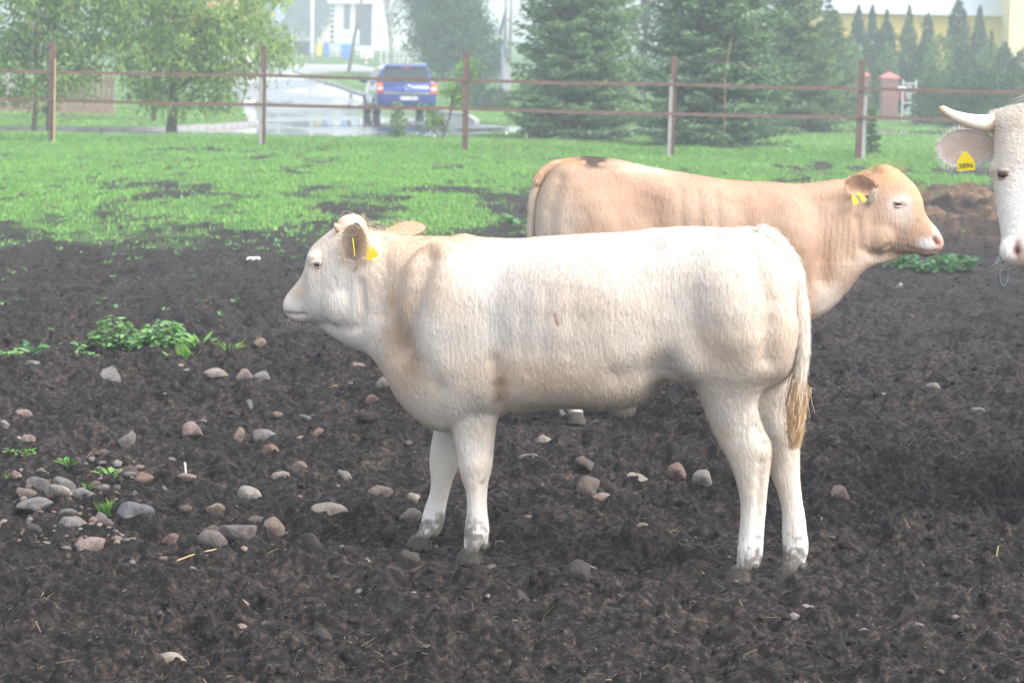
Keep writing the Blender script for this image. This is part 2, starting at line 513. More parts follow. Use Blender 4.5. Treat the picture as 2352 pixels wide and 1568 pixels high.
def wet_asphalt():
    m = bpy.data.materials.new("wet_asphalt"); m.use_nodes = True; nt = m.node_tree; n = nt.nodes; L = nt.links; b = n["Principled BSDF"]
    tc = n.new("ShaderNodeTexCoord")
    mp = n.new("ShaderNodeMapping"); mp.inputs["Scale"].default_value = (0.22, 0.10, 1); L.new(tc.outputs["Object"], mp.inputs[0])
    a = n.new("ShaderNodeTexNoise"); a.inputs["Scale"].default_value = 1.6; a.inputs["Detail"].default_value = 3; L.new(mp.outputs[0], a.inputs["Vector"])
    r = n.new("ShaderNodeMapRange"); r.inputs["From Min"].default_value = 0.44; r.inputs["From Max"].default_value = 0.50; L.new(a.outputs["Fac"], r.inputs["Value"])
    f = n.new("ShaderNodeTexNoise"); f.inputs["Scale"].default_value = 30; f.inputs["Detail"].default_value = 5; L.new(tc.outputs["Object"], f.inputs["Vector"])
    cr = n.new("ShaderNodeValToRGB"); cr.color_ramp.elements[0].color = (0.07, 0.071, 0.077, 1); cr.color_ramp.elements[1].color = (0.15, 0.152, 0.16, 1); L.new(f.outputs["Fac"], cr.inputs[0])
    L.new(cr.outputs[0], b.inputs["Base Color"])
    rr = n.new("ShaderNodeMapRange"); rr.inputs["To Min"].default_value = 0.26; rr.inputs["To Max"].default_value = 0.04; L.new(r.outputs[0], rr.inputs["Value"]); L.new(rr.outputs[0], b.inputs["Roughness"])
    b.inputs["Specular IOR Level"].default_value = 0.6
    bs = n.new("ShaderNodeMath"); bs.operation = 'SUBTRACT'; bs.inputs[0].default_value = 1.0; L.new(r.outputs[0], bs.inputs[1])
    bp = n.new("ShaderNodeBump"); bp.inputs["Distance"].default_value = 0.004; L.new(bs.outputs[0], bp.inputs["Strength"]); L.new(f.outputs["Fac"], bp.inputs["Height"]); L.new(bp.outputs[0], b.inputs["Normal"])
    return m

def kerb_run(pts, name, count, h=0.11):
    """a row of concrete kerb stones"""
    root = empty(name, (0, 0, 0)); kind(root, "structure")
    P = resample(pts, count + 1); M = mat("kerb_concrete", (0.42, 0.41, 0.40), .85, vary=.18, vscale=6, bump=.2)
    for i in range(count):
        a, b = P[i], P[i + 1]; d = b - a; ln = np.linalg.norm(d[:2]); c = (a + b) / 2
        z = float(terrain(c[0], c[1]))
        mb = MB(); mb.box((0, 0, h / 2 - .03), (ln - .012, .15, h + .06 + .008 * math.sin(i * 2.3)), bevel=.012)
        mb.build("kerb_stone", M, root, loc=(c[0], c[1], z), rot=(0, 0, math.atan2(d[1], d[0])))

def build_roads():
    M = wet_asphalt()
    strip("road", ROAD_L, ROAD_R, .014, M)
    strip("main_road", MAIN_N, MAIN_F, .008, M)
    strip("forecourt", COURT_N, COURT_F, .020, mat("forecourt_paving", (0.36, 0.35, 0.34), .6, vary=.12, vscale=3))
    kerb_run([p for p in MAIN_F if -13 < p[0] < ground_at(597, 286)[0] + .1], "kerb", 24)
    kerb_run(ROAD_R[1:30], "kerb", 34, .09)
# ================================================================ CATTLE
class Frame:
    """an animal's own axes: heading h, side n (towards the viewer's side), origin on the ground"""
    def __init__(s, o, yaw):
        s.o = np.array([o[0], o[1]]); s.h = np.array([math.cos(yaw), math.sin(yaw)])
        n = np.array([-s.h[1], s.h[0]])
        s.n = n if n @ (-s.o) > 0 else -n
    def uz(s, px, py, v=0.0):
        d = ray(px, py); q = s.o + v * s.n
        t = ((q - CAM[:2]) @ s.n) / (d[:2] @ s.n)
        p = CAM + d * t
        return float((p[:2] - s.o) @ s.h), float(p[2])
    def w(s, u, v, z):
        p = s.o + u * s.h + v * s.n
        return np.array([p[0], p[1], z])
    def px(s, px, py, v=0.0):
        u, z = s.uz(px, py, v); return s.w(u, v, z)
    def local(s, P):
        d = P[:, :2] - s.o
        return d @ s.h, d @ s.n, P[:, 2]

def catmull(rows, k):
    rows = np.array(rows, float); n = len(rows); out = []
    for i in range(n - 1):
        p0, p1, p2, p3 = rows[max(i - 1, 0)], rows[i], rows[i + 1], rows[min(i + 2, n - 1)]
        for j in range(k):
            t = j / k
            out.append(0.5 * ((2 * p1) + (-p0 + p2) * t + (2 * p0 - 5 * p1 + 4 * p2 - p3) * t * t + (-p0 + 3 * p1 - 3 * p2 + p3) * t ** 3))
    out.append(rows[-1]); return np.array(out)

def loft(mb, secs, side, seg=24, k=4, power=2.3, m=0.5):
    """closed skin through sections; each section = top point, bottom point, half width"""
    flat = [np.concatenate([np.array(a, float), np.array(b, float), [w, (q[0] if q else m)]]) for (a, b, w, *q) in secs]
    R = catmull(flat, k)
    side = np.array([side[0], side[1], 0.0]); pts = []
    e = 2.0 / power
    for r in R:
        A, B, w, mm = r[:3], r[3:6], max(r[6], 0.004), r[7]
        c = B + (A - B) * mm
        for j in range(seg):
            t = 2 * math.pi * j / seg
            ct, st = math.cos(t), math.sin(t)
            cs = math.copysign(abs(ct) ** e, ct); sn = math.copysign(abs(st) ** e, st)
            pts.append(c + side * w * cs + ((A - c) if sn > 0 else (c - B)) * sn)
    n = len(R); f = []
    for i in range(n - 1):
        for j in range(seg):
            q = (j + 1) % seg; f.append((i * seg + j, i * seg + q, (i + 1) * seg + q, (i + 1) * seg + j))
    f.append(tuple(range(seg - 1, -1, -1))); f.append(tuple(range((n - 1) * seg, n * seg)))
    mb.add(pts, f)

def ball(mb, c, ax, ay, az, r, seg=16, rings=10):
    """ellipsoid with axis directions ax, ay, az and radii r"""
    c = np.array(c, float); pts = [c + np.array(az) * r[2]]
    for i in range(1, rings):
        ph = math.pi * i / rings
        for j in range(seg):
            th = 2 * math.pi * j / seg
            pts.append(c + np.array(ax) * r[0] * math.sin(ph) * math.cos(th) + np.array(ay) * r[1] * math.sin(ph) * math.sin(th) + np.array(az) * r[2] * math.cos(ph))
    pts.append(c - np.array(az) * r[2]); f = []
    for j in range(seg): f.append((0, 1 + j, 1 + (j + 1) % seg))
    for i in range(rings - 2):
        for j in range(seg):
            a = 1 + i * seg; q = (j + 1) % seg; f.append((a + j, a + seg + j, a + seg + q, a + q))
    a = 1 + (rings - 2) * seg
    for j in range(seg): f.append((a + j, len(pts) - 1, a + (j + 1) % seg))
    mb.add(pts, f)

def fuse(mb, voxel, smooth=5):
    """one continuous surface out of overlapping shapes"""
    me = mb.mesh("tmp")
    bm = bmesh.new(); bm.from_mesh(me); bmesh.ops.recalc_face_normals(bm, faces=bm.faces); bm.to_mesh(me); bm.free()
    o = bpy.data.objects.new("tmp", me); COLL.objects.link(o)
    r = o.modifiers.new("r", 'REMESH'); r.mode = 'VOXEL'; r.voxel_size = voxel; r.use_smooth_shade = True
    s = o.modifiers.new("s", 'SMOOTH'); s.iterations = smooth; s.factor = 0.5
    dg = bpy.context.evaluated_depsgraph_get(); dg.update()
    out = bpy.data.meshes.new_from_object(o.evaluated_get(dg))
    bpy.data.objects.remove(o)
    n = len(out.vertices); v = np.zeros(n * 3, np.float32); out.vertices.foreach_get("co", v)
    nn = np.zeros(n * 3, np.float32); out.vertices.foreach_get("normal", nn)
    return out, v.reshape(-1, 3).astype(float), nn.reshape(-1, 3).astype(float)

def relax(me, V, weight, iters):
    """smooth the skin where weight is 1 (muscle masses flow into each other), leave it where 0"""
    ne = len(me.edges); e = np.zeros(ne * 2, np.int32); me.edges.foreach_get("vertices", e); e = e.reshape(-1, 2)
    n = len(V); deg = np.bincount(e.ravel(), minlength=n).astype(float)[:, None]; w = (weight * .5)[:, None]
    for _ in range(iters):
        A = np.stack([np.bincount(e[:, 0], V[e[:, 1], k], n) + np.bincount(e[:, 1], V[e[:, 0], k], n) for k in range(3)], 1) / deg
        V = V + (A - V) * w
    me.vertices.foreach_set("co", V.astype(np.float32).ravel()); me.update()
    nn = np.zeros(n * 3, np.float32); me.vertices.foreach_get("normal", nn)
    return V, nn.reshape(-1, 3).astype(float)

def n3(P, s, seed):
    """smooth 3D-ish noise on points"""
    return (vnoise(P[:, 0] * s + P[:, 2] * s * 0.7, P[:, 1] * s + P[:, 2] * s * 0.6, seed) + vnoise(P[:, 0] * s - 3, P[:, 2] * s, seed + 1) + vnoise(P[:, 1] * s, P[:, 2] * s + 5, seed + 2)) / 3

def fbm3(P, s, seed, o=3):
    r = 0; a = 1; t = 0
    for k in range(o): r = r + a * n3(P, s * 2 ** k, seed + 7 * k); t += a; a *= .5
    return r / t

def mixc(c, col, w):
    w = np.clip(w, 0, 1)[:, None]
    return c * (1 - w) + np.array(col) * w

def finish_body(me, V, col, base, parent, material, name="body"):
    me.vertices.foreach_set("co", (V - base).astype(np.float32).ravel()); me.update()
    col = col * TONE
    for a in list(me.attributes):
        if a.name == "Col": me.attributes.remove(a)
    set_col(me, col)
    me.polygons.foreach_set("use_smooth", np.ones(len(me.polygons), bool))
    me.name = name; me.materials.clear()
    return link(name, me, material, parent)

def add_coat(body, n, flow, length, parent, material, name="coat", seed=1, width=0.0011, lift=0.16, sel=None, wav=0.5):
    """short hairs over a body: one slim two-sided blade per hair, laid along the flow of the coat"""
    me = body.data; r = np.random.default_rng(seed)
    me.calc_loop_triangles(); nt = len(me.loop_triangles)
    tri = np.zeros(nt * 3, np.int32); me.loop_triangles.foreach_get("vertices", tri); tri = tri.reshape(-1, 3)
    v = np.zeros(len(me.vertices) * 3, np.float32); me.vertices.foreach_get("co", v); v = v.reshape(-1, 3).astype(float)
    nn = np.zeros(len(me.vertices) * 3, np.float32); me.vertices.foreach_get("normal", nn); nn = nn.reshape(-1, 3).astype(float)
    c = np.zeros(len(me.vertices) * 4, np.float32); me.attributes["Col"].data.foreach_get("color", c); c = c.reshape(-1, 4)[:, :3]
    A, B, C = v[tri[:, 0]], v[tri[:, 1]], v[tri[:, 2]]
    area = np.linalg.norm(np.cross(B - A, C - A), axis=1)
    if sel is not None: area = area * sel((A + B + C) / 3)
    t = r.choice(nt, n, p=area / area.sum())
    a, b = r.random(n), r.random(n); fl = a + b > 1; a[fl], b[fl] = 1 - a[fl], 1 - b[fl]
    w = np.stack([1 - a - b, a, b], 1)[:, :, None]
    P = (v[tri[t]] * w).sum(1); N = (nn[tri[t]] * w).sum(1); N /= np.linalg.norm(N, axis=1)[:, None] + 1e-9
    K = (c[tri[t]] * w).sum(1)
    D = flow(P)
    wave = (fbm3(P, 14, 5, 2) - 0.5) * 2.2 * wav
    side = np.cross(N, D)
    D = D + side * wave[:, None] + 0.16 * r.standard_normal((n, 3))
    D -= N * (D * N).sum(1)[:, None]; D /= np.linalg.norm(D, axis=1)[:, None] + 1e-9
    S = np.cross(N, D); S = S + N * (0.42 * r.standard_normal(n))[:, None]; S /= np.linalg.norm(S, axis=1)[:, None]
    ln = length(P) if callable(length) else np.full(n, length)
    ln = (ln * (0.6 + 0.8 * r.random(n)))[:, None]
    lf = (lift * (0.4 + 1.2 * r.random(n)))[:, None]
    W = (width * (0.6 + 0.8 * r.random(n)))[:, None]
    Q = np.zeros((n, 3, 3))
    Q[:, 0] = P - S * W - N * 0.001; Q[:, 1] = P + S * W - N * 0.001; Q[:, 2] = P + D * ln + N * lf * ln
    f = np.arange(n * 3).reshape(-1, 3)
    tone = (0.88 + 0.20 * r.random(n))[:, None]
    cc = np.repeat((K * tone)[:, None, :], 3, 1).reshape(-1, 3)
    m2 = mesh_from(name, Q.reshape(-1, 3), f, False, cc)
    o = link(name, m2, material, parent); kind(o, "stuff"); return o

def groove(V, N, frame, pts, rad, depth, col, color, cw=1.0, vmin=None):
    """press a crease along a polyline given on the animal's middle plane"""
    u, v, z = frame.local(V); best = np.full(len(V), 9.0)
    for (p, q) in zip(pts[:-1], pts[1:]):
        p = np.array(p); q = np.array(q); d = q - p
        t = np.clip(((u - p[0]) * d[0] + (z - p[1]) * d[1]) / (d @ d), 0, 1)
        best = np.minimum(best, np.hypot(u - p[0] - t * d[0], z - p[1] - t * d[1]))
    w = np.exp(-(best / rad) ** 2)
    if vmin is not None: w = w * (np.abs(v) > vmin)
    V -= N * (w * depth)[:, None]
    return mixc(col, color, w * cw)

def ear_mesh(base, tip, face, width, cup=0.4, rag=0.0, thick=0.006, flat=0.55):
    """leaf-shaped cupped ear shell: base and tip points, direction its hollow faces"""
    base = np.array(base, float); tip = np.array(tip, float); L = np.linalg.norm(tip - base); ax = (tip - base) / L
    fc = np.array(face, float); fc -= ax * (fc @ ax); fc /= np.linalg.norm(fc); sd = np.cross(ax, fc)
    nu, nv = 14, 11; pts = []
    def shell(off):
        for i in range(nu):
            t = i / (nu - 1)
            ww = width * 0.5 * (0.42 + 0.58 * math.sin(min(1.0, t / flat) * math.pi / 2)) * (1.0 if t < flat else max(0.02, math.cos((t - flat) / (1 - flat) * math.pi / 2)) ** 0.6)
            for j in range(nv):
                s = -1 + 2 * j / (nv - 1)
                curl = cup * (1 - t * 0.55)
                th = s * curl * 2.0
                x = ww * (math.sin(th) / max(math.sin(min(curl * 2.0, 1.57)), 0.3)) if curl > 0.05 else ww * s
                y = ww * (1 - math.cos(th)) * 1.1
                pts.append(base + ax * (L * t) + sd * x + fc * (y + off) - fc * (0.012 * math.sin(t * math.pi)))
    shell(0.0); shell(-thick)
    f = []; K = nu * nv
    for i in range(nu - 1):
        for j in range(nv - 1):
            a = i * nv + j
            f.append((a, a + 1, a + nv + 1, a + nv)); f.append((K + a, K + a + nv, K + a + nv + 1, K + a + 1))
    rim = [i * nv for i in range(nu)] + [(nu - 1) * nv + j for j in range(1, nv)] + [i * nv + nv - 1 for i in range(nu - 2, -1, -1)] + [j for j in range(nv - 2, 0, -1)]
    for a, b in zip(rim, rim[1:] + rim[:1]): f.append((a, K + a, K + b, b))
    return np.array(pts), f, (base, ax, fc, sd, L)

def make_ear(parent, base, tip, face, width, c_in, c_rim, c_out, cup=0.4, origin=None, hair=900, seed=2, inner_dark=None, long_=0.0):
    P, f, (b, ax, fc, sd, L) = ear_mesh(base, tip, face, width, cup)
    K = len(P) // 2; col = np.zeros((len(P), 3)); nv = 11
    for i in range(len(P)):
        q = i % K; t = (q // nv) / 13.0; s = abs(-1 + 2 * (q % nv) / 10.0)
        if i < K:
            c = np.array(c_in) * (1 - s ** 3) + np.array(c_rim) * s ** 3
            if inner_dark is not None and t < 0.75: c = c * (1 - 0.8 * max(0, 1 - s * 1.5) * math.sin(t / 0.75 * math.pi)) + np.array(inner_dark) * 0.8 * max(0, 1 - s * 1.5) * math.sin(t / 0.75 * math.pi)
        else: c = np.array(c_out)
        if t > .9: c = c * .6 + np.array(c_rim) * .4
        col[i] = c
    me = mesh_from("ear", P - origin, f, True, col)
    o = link("ear", me, M_COAT, parent)
    # fringe and inner hair
    r = np.random.default_rng(seed); n = hair
    t = r.random(n); s = r.random(n) * 2 - 1; edge = r.random(n) < 0.45; s[edge] = np.sign(s[edge]) * (0.9 + 0.1 * r.random(edge.sum()))
    idx = np.clip((t * 13).astype(int), 0, 13) * nv + np.clip(np.round((s + 1) * 5).astype(int), 0, 10)
    B = P[idx] + 0.004 * r.standard_normal((n, 3))
    D = ax[None] * 0.5 + sd[None] * (s * 0.9)[:, None] + fc[None] * (0.5 * r.random(n))[:, None] + 0.35 * r.standard_normal((n, 3)); D /= np.linalg.norm(D, axis=1)[:, None]
    ln = (0.010 + 0.014 * r.random(n) + long_ * r.random(n) * ~edge)[:, None]
    S = np.cross(D, r.standard_normal((n, 3))); S /= np.linalg.norm(S, axis=1)[:, None]
    Q = np.stack([B - S * .0009, B + S * .0009, B + D * ln], 1).reshape(-1, 3)
    hc = np.repeat((col[idx] * .5 + np.array(c_rim) * .5) * ((0.85 + .3 * r.random(n)) * (1 - .30 * (r.random(n) < .35) * (long_ > 0)))[:, None], 3, 0)
    h = link("ear_hair", mesh_from("ear_hair", Q - origin, np.arange(n * 3).reshape(-1, 3), False, hc), M_COAT, o); kind(h, "stuff")
    return o

def make_tag(parent, c, up, face, w, h, origin, text=None):
    """bent plastic ear tag with its stud and print"""
    c = np.array(c, float); up = np.array(up, float); up /= np.linalg.norm(up); fc = np.array(face, float); fc -= up * (fc @ up); fc /= np.linalg.norm(fc); sd = np.cross(up, fc)
    prof = [(-.5, -.5), (.5, -.5), (.46, .05), (.22, .32), (.12, .5), (-.12, .5), (-.22, .32), (-.46, .05)]
    mb = MB(); poly = [c + sd * a * w + up * b * h - origin for a, b in prof]
    mb.prism(poly, fc * 0.0022)
    o = mb.build("ear_tag", mat("tag_yellow", (0.80, 0.62, 0.015), 0.45, vary=0.08, vscale=30), parent)
    mb = MB(); ball(mb, c + up * h * .33 + fc * .003 - origin, sd, up, fc, (w * .14, w * .14, .005), 10, 6)
    return o, (c, up, fc, sd)

def make_eye(parent, c, look, r, origin, iris=(0.025, 0.012, 0.008)):
    mb = MB(); look = np.array(look, float); look /= np.linalg.norm(look)
    a = np.cross(look, [0, 0, 1.0]); a /= np.linalg.norm(a); b = np.cross(a, look)
    ball(mb, np.array(c) - origin, a, b, look, (r * 1.2, r * 0.82, r * .8), 16, 10)
    return mb.build("eye", mat("eye_dark", iris, 0.12, spec=0.6), parent, smooth=True)

def eyelid(parent, c, look, r, origin, color):
    mb = MB(); look = np.array(look, float); look /= np.linalg.norm(look); a = np.cross(look, [0, 0, 1.0]); a /= np.linalg.norm(a); b = np.cross(a, look)
    ball(mb, np.array(c) - origin + b * r * .62 - look * r * .1, a, b, look, (r * 1.55, r * .60, r * .98), 14, 8)
    ball(mb, np.array(c) - origin - b * r * .80 - look * r * .2, a, b, look, (r * 1.35, r * .40, r * .90), 14, 8)
    return mb.build('eyelid', mat('lid_%d' % int(color[0] * 1000), color, .7, vary=.1, vscale=60, bump=.2), parent, smooth=True)

def lashes(parent, c, side, up, out, n, length, origin, color=(0.85, 0.82, 0.78), span=0.022, seed=3):
    r = np.random.default_rng(seed); mb_v = []
    for i in range(n):
        s = -1 + 2 * (i + r.random()) / n
        b = np.array(c) + np.array(side) * span * s + np.array(up) * (0.004 * (1 - s * s))
        d = np.array(out) * 1.0 - np.array(up) * 0.55 + np.array(side) * 0.4 * s + 0.12 * r.standard_normal(3); d /= np.linalg.norm(d)
        k = np.cross(d, up); k /= np.linalg.norm(k)
        mb_v += [b - k * .0009, b + k * .0009, b + d * length * (0.7 + .5 * r.random())]
    v = np.array(mb_v) - origin
    o = link("eyelash", mesh_from("eyelash", v, np.arange(len(v)).reshape(-1, 3), False, np.tile(color, (len(v), 1))), M_COAT, parent); return o

def relief(V, N, fr, marks, S):
    """raise or hollow the skin along short lines: bones, muscle edges, folds (marks in view pixels, depth in metres)"""
    u, v, z = fr.local(V)
    for pts, rad, dep in marks:
        q = [np.array(fr.uz(x, y, .15)) for x, y in pts]
        if len(q) == 1: d = np.hypot(u - q[0][0], z - q[0][1])
        else:
            d = np.full(len(V), 9.0)
            for p0, p1 in zip(q[:-1], q[1:]):
                e = p1 - p0; t = np.clip(((u - p0[0]) * e[0] + (z - p0[1]) * e[1]) / (e @ e), 0, 1); d = np.minimum(d, np.hypot(u - p0[0] - t * e[0], z - p0[1] - t * e[1]))
        w = np.exp(-(d / (rad * S)) ** 2) * sstep(.25, .7, np.abs(N @ np.array([fr.n[0], fr.n[1], 0])))
        V += N * (w * dep * 1.4)[:, None]

def skin_at(V, fr, u0, z0, s, rad=.016):
    """how far out the skin lies at a spot of the animal's side"""
    u, v, z = fr.local(V); k = (np.hypot(u - u0, z - z0) < rad) & (v * s > 0)
    return float((v[k] * s).max()) * s if k.any() else .09 * s

def make_hoof(parent, fr, u, v, z0, length, height, width, origin, dirn=1.0):
    """cloven hoof: two claws side by side, toe forward"""
    mb = MB()
    for s in (-1, 1):
        secs = []
        for t, hh, ln in ((0.0, 0.0, 1.0), (0.35, height * .35, .92), (0.75, height * .75, .74), (1.0, height, .62)):
            a = fr.w(u + dirn * length * (0.62 * ln + .02), v + s * width * .27, z0 + hh)
            b = fr.w(u - dirn * length * 0.36, v + s * width * .27, z0 + hh + (0.012 if t == 1 else 0))
            secs.append((a - origin, b - origin, width * (0.25 - 0.02 * t)))
        loft(mb, secs, fr.n, 14, 3, 2.2)
    for s in (-1, 1): ball(mb, fr.w(u - dirn * length * .52, v + s * width * .28, z0 + height * 1.25) - origin, (1, 0, 0), (0, 1, 0), (0, 0, 1), (.014, .014, .016), 8, 6)
    return mb.build("hoof", mat("hoof_muddy", (0.080, 0.070, 0.060), 0.75, vary=0.35, vscale=30, bump=0.3, bscale=60), parent, smooth=True)

def strand_tuft(name, parent, path, radius, n, length, colfn, material, origin, seed=4, width=0.0016, curl=0.01):
    """hanging tuft of long hair following a path (tail switch)"""
    r = np.random.default_rng(seed); path = np.array(path, float); V = []; F = []; C = []
    k = len(path)
    for i in range(n):
        t0 = r.random() ** 0.8 * 0.75; t1 = min(1.0, t0 + length * (0.7 + .5 * r.random()))
        off = r.standard_normal(3) * radius * 0.55; ph = r.random() * 6.28; c = colfn(r)
        prev = None; m = 7
        for j in range(m):
            t = t0 + (t1 - t0) * j / (m - 1); q = t * (k - 1); a = int(min(q, k - 2)); p = path[a] + (path[a + 1] - path[a]) * (q - a)
            sp = (0.35 + 0.9 * math.sin(math.pi * min(1, 0.15 + 0.8 * t)))
            p = p + off * sp + np.array([math.sin(ph + t * 9), math.cos(ph + t * 8), 0]) * curl * (j / m)
            w = width * (1 - 0.85 * j / (m - 1))
            sd = np.array([math.cos(ph), math.sin(ph), 0]) * w
            V += [p - sd - origin, p + sd - origin]; C += [c, c]
            if prev is not None: F.append((prev, prev + 1, len(V) - 1, len(V) - 2))
            prev = len(V) - 2
    o = link(name, mesh_from(name, np.array(V), np.array(F), False, np.array(C)), material, parent); kind(o, "stuff"); return o

def coat_mat(name, rough=0.65):
    return mat(name, rough=rough, spec=0.25, attr="Col", vary=0.05, vscale=9.0, bump=0.25, bscale=120, stretch=(1, 1, .3))
M_COAT = coat_mat("coat")
M_SKIN = mat("hide", rough=0.7, spec=0.2, attr="Col", vary=0.05, vscale=14, bump=0.35, bscale=55, stretch=(1.6, 1.6, .45))

PXM = 1 / 680.0
TONE = np.array([0.93, 0.92, 0.91])      # dull, unwashed coats
CREAM = np.array([0.70, 0.615, 0.52]); WHITE = np.array([0.77, 0.73, 0.68]); GINGER = np.array([0.68, 0.42, 0.23]); PINK = np.array([0.62, 0.36, 0.30])

def white_calf():
    g0 = ground_at(1400, 1302)
    fr = Frame(g0[:2], math.pi - math.radians(14)); O = np.array([g0[0], g0[1], 0.0])
    root = empty("calf", O)
    tag(root, "cream white calf standing side-on in front with ginger tail tip", "calf")
    mb = MB()
    P = lambda x, y, v=0.0: fr.px(x, y, v)
    T = [(1838, 655, 790, .05), (1822, 600, 850, .13), (1785, 556, 880, .19), (1745, 530, 895, .215), (1680, 522, 895, .225), (1600, 519, 885, .232), (1540, 520, 868, .24), (1508, 522, 888, .25),
         (1478, 525, 920, .255), (1400, 532, 938, .27), (1300, 541, 934, .275), (1200, 546, 943, .265), (1120, 545, 962, .25), (1060, 542, 985, .235), (1010, 541, 984, .212),
         (965, 541, 958, .185), (925, 538, 916, .165), (893, 532, 862, .148), (860, 530, 818, .132), (825, 528, 803, .118), (795, 560, 790, .085), (765, 600, 772, .055), (738, 650, 754, .03)]
    loft(mb, [(P(x, a), P(x, b), w * .93, .47) for x, a, b, w in T], fr.n, 32, 4, 2.85)
    Hd = [((848, 530), (845, 752), .098), ((806, 499), (822, 756), .108), ((770, 522), (794, 754), .108), ((741, 544), (771, 750), .102), ((717, 568), (750, 746), .096),
          ((709, 598), (735, 743), .085), ((700, 624), (722, 741), .074), ((686, 645), (710, 742), .066), ((672, 662), (697, 743), .061), ((662, 675), (680, 737), .055), ((657, 686), (667, 729), .047), ((655, 695), (660, 717), .032)]
    loft(mb, [(P(*a), P(*b), w, .55) for a, b, w in Hd], fr.n, 24, 4, 2.2)
    # brow, cheek, shoulder and rump muscles
    h3 = np.array([fr.h[0], fr.h[1], 0]); n3_ = np.array([fr.n[0], fr.n[1], 0]); z3 = np.array([0, 0, 1.0])
    for s in (1, -1):
        ball(mb, P(742, 590, 0) + n3_ * s * .075, h3, n3_, z3, (.036, .028, .028))
        ball(mb, P(800, 690, 0) + n3_ * s * .06, h3, n3_, z3, (.08, .055, .085))
        ball(mb, P(1040, 700, 0) + n3_ * s * .135, h3, n3_, z3, (.16, .10, .24))
        ball(mb, P(1075, 830, 0) + n3_ * s * .135, h3, n3_, z3, (.125, .085, .13))
        ball(mb, P(1700, 700, 0) + n3_ * s * .12, h3, n3_, z3, (.20, .115, .26))
        ball(mb, P(1640, 575, 0) + n3_ * s * .12, h3, n3_, z3, (.08, .07, .05))
        ball(mb, P(1812, 640, 0) + n3_ * s * .07, h3, n3_, z3, (.05, .05, .06))
        ball(mb, P(680, 700, 0) + n3_ * s * .026, h3, n3_, z3, (.022, .026, .028))
    ball(mb, P(808, 515), h3, n3_, z3, (.05, .065, .035))
    ball(mb, P(1428, 936), h3, n3_, z3, (.055, .024, .024))
    def leg(rows, v0, v1):
        y0, y1 = rows[0][2], rows[-1][2]; S = []
        for (a, b, y, w) in rows:
            v = v0 + (v1 - v0) * min(1, (y - y0) / (0.45 * (y1 - y0))); S.append((P(a, y, v), P(b, y, v), w, .5))
        loft(mb, S, fr.n, 20, 3, 2.1)
    leg([(1600, 1800, 690, .04), (1570, 1830, 725, .085), (1560, 1832, 765, .11), (1572, 1812, 840, .105), (1592, 1766, 880, .09), (1605, 1745, 915, .076), (1618, 1743, 945, .066), (1634, 1756, 985, .056), (1650, 1774, 1018, .050),
         (1668, 1773, 1048, .046), (1682, 1769, 1080, .042), (1693, 1765, 1115, .037), (1700, 1761, 1150, .034), (1700, 1758, 1188, .033), (1697, 1755, 1225, .034), (1693, 1753, 1260, .039), (1692, 1748, 1290, .040), (1686, 1738, 1308, .036)], .135, .07)
    leg([(1660, 1810, 730, .04), (1650, 1830, 830, .10), (1680, 1815, 900, .08), (1705, 1808, 950, .065), (1725, 1822, 990, .055), (1742, 1836, 1020, .050), (1760, 1837, 1053, .046),
         (1773, 1838, 1096, .041), (1785, 1841, 1129, .036), (1793, 1845, 1159, .034), (1796, 1850, 1188, .033), (1796, 1854, 1225, .034), (1798, 1858, 1260, .039), (1797, 1850, 1290, .040), (1790, 1842, 1310, .036)], -.10, -.05)
    leg([(1040, 1115, 750, .03), (1018, 1140, 785, .065), (1012, 1150, 830, .085), (1017, 1147, 880, .078), (1022, 1145, 914, .070), (1033, 1143, 951, .06), (1042, 1137, 995, .053), (1050, 1133, 1039, .050), (1055, 1130, 1072, .050),
         (1062, 1122, 1104, .045), (1071, 1119, 1126, .038), (1073, 1118, 1159, .034), (1071, 1121, 1190, .035), (1067, 1124, 1218, .040), (1066, 1120, 1247, .041), (1063, 1112, 1266, .037)], .15, .09)
    leg([(1020, 1100, 800, .04), (1000, 1110, 900, .075), (1000, 1095, 950, .066), (997, 1080, 990, .055), (989, 1062, 1031, .050), (987, 1053, 1068, .048), (991, 1040, 1101, .044), (987, 1031, 1134, .037), (975, 1024, 1167, .034),
         (968, 1020, 1195, .037), (960, 1013, 1220, .040), (952, 1000, 1236, .037)], -.13, -.09)
    me, V, N = fuse(mb, 0.0085, 3)
    u, v, z = fr.local(V)
    V, N = relax(me, V, sstep(.42, .62, z) * (1 - sstep(.74, .9, u)), 16); u, v, z = fr.local(V)
    V += N * ((fbm3(V, 5.5, 301, 3) - .5) * .026 * sstep(.40, .60, z) * (1 - sstep(.70, .85, u)))[:, None]
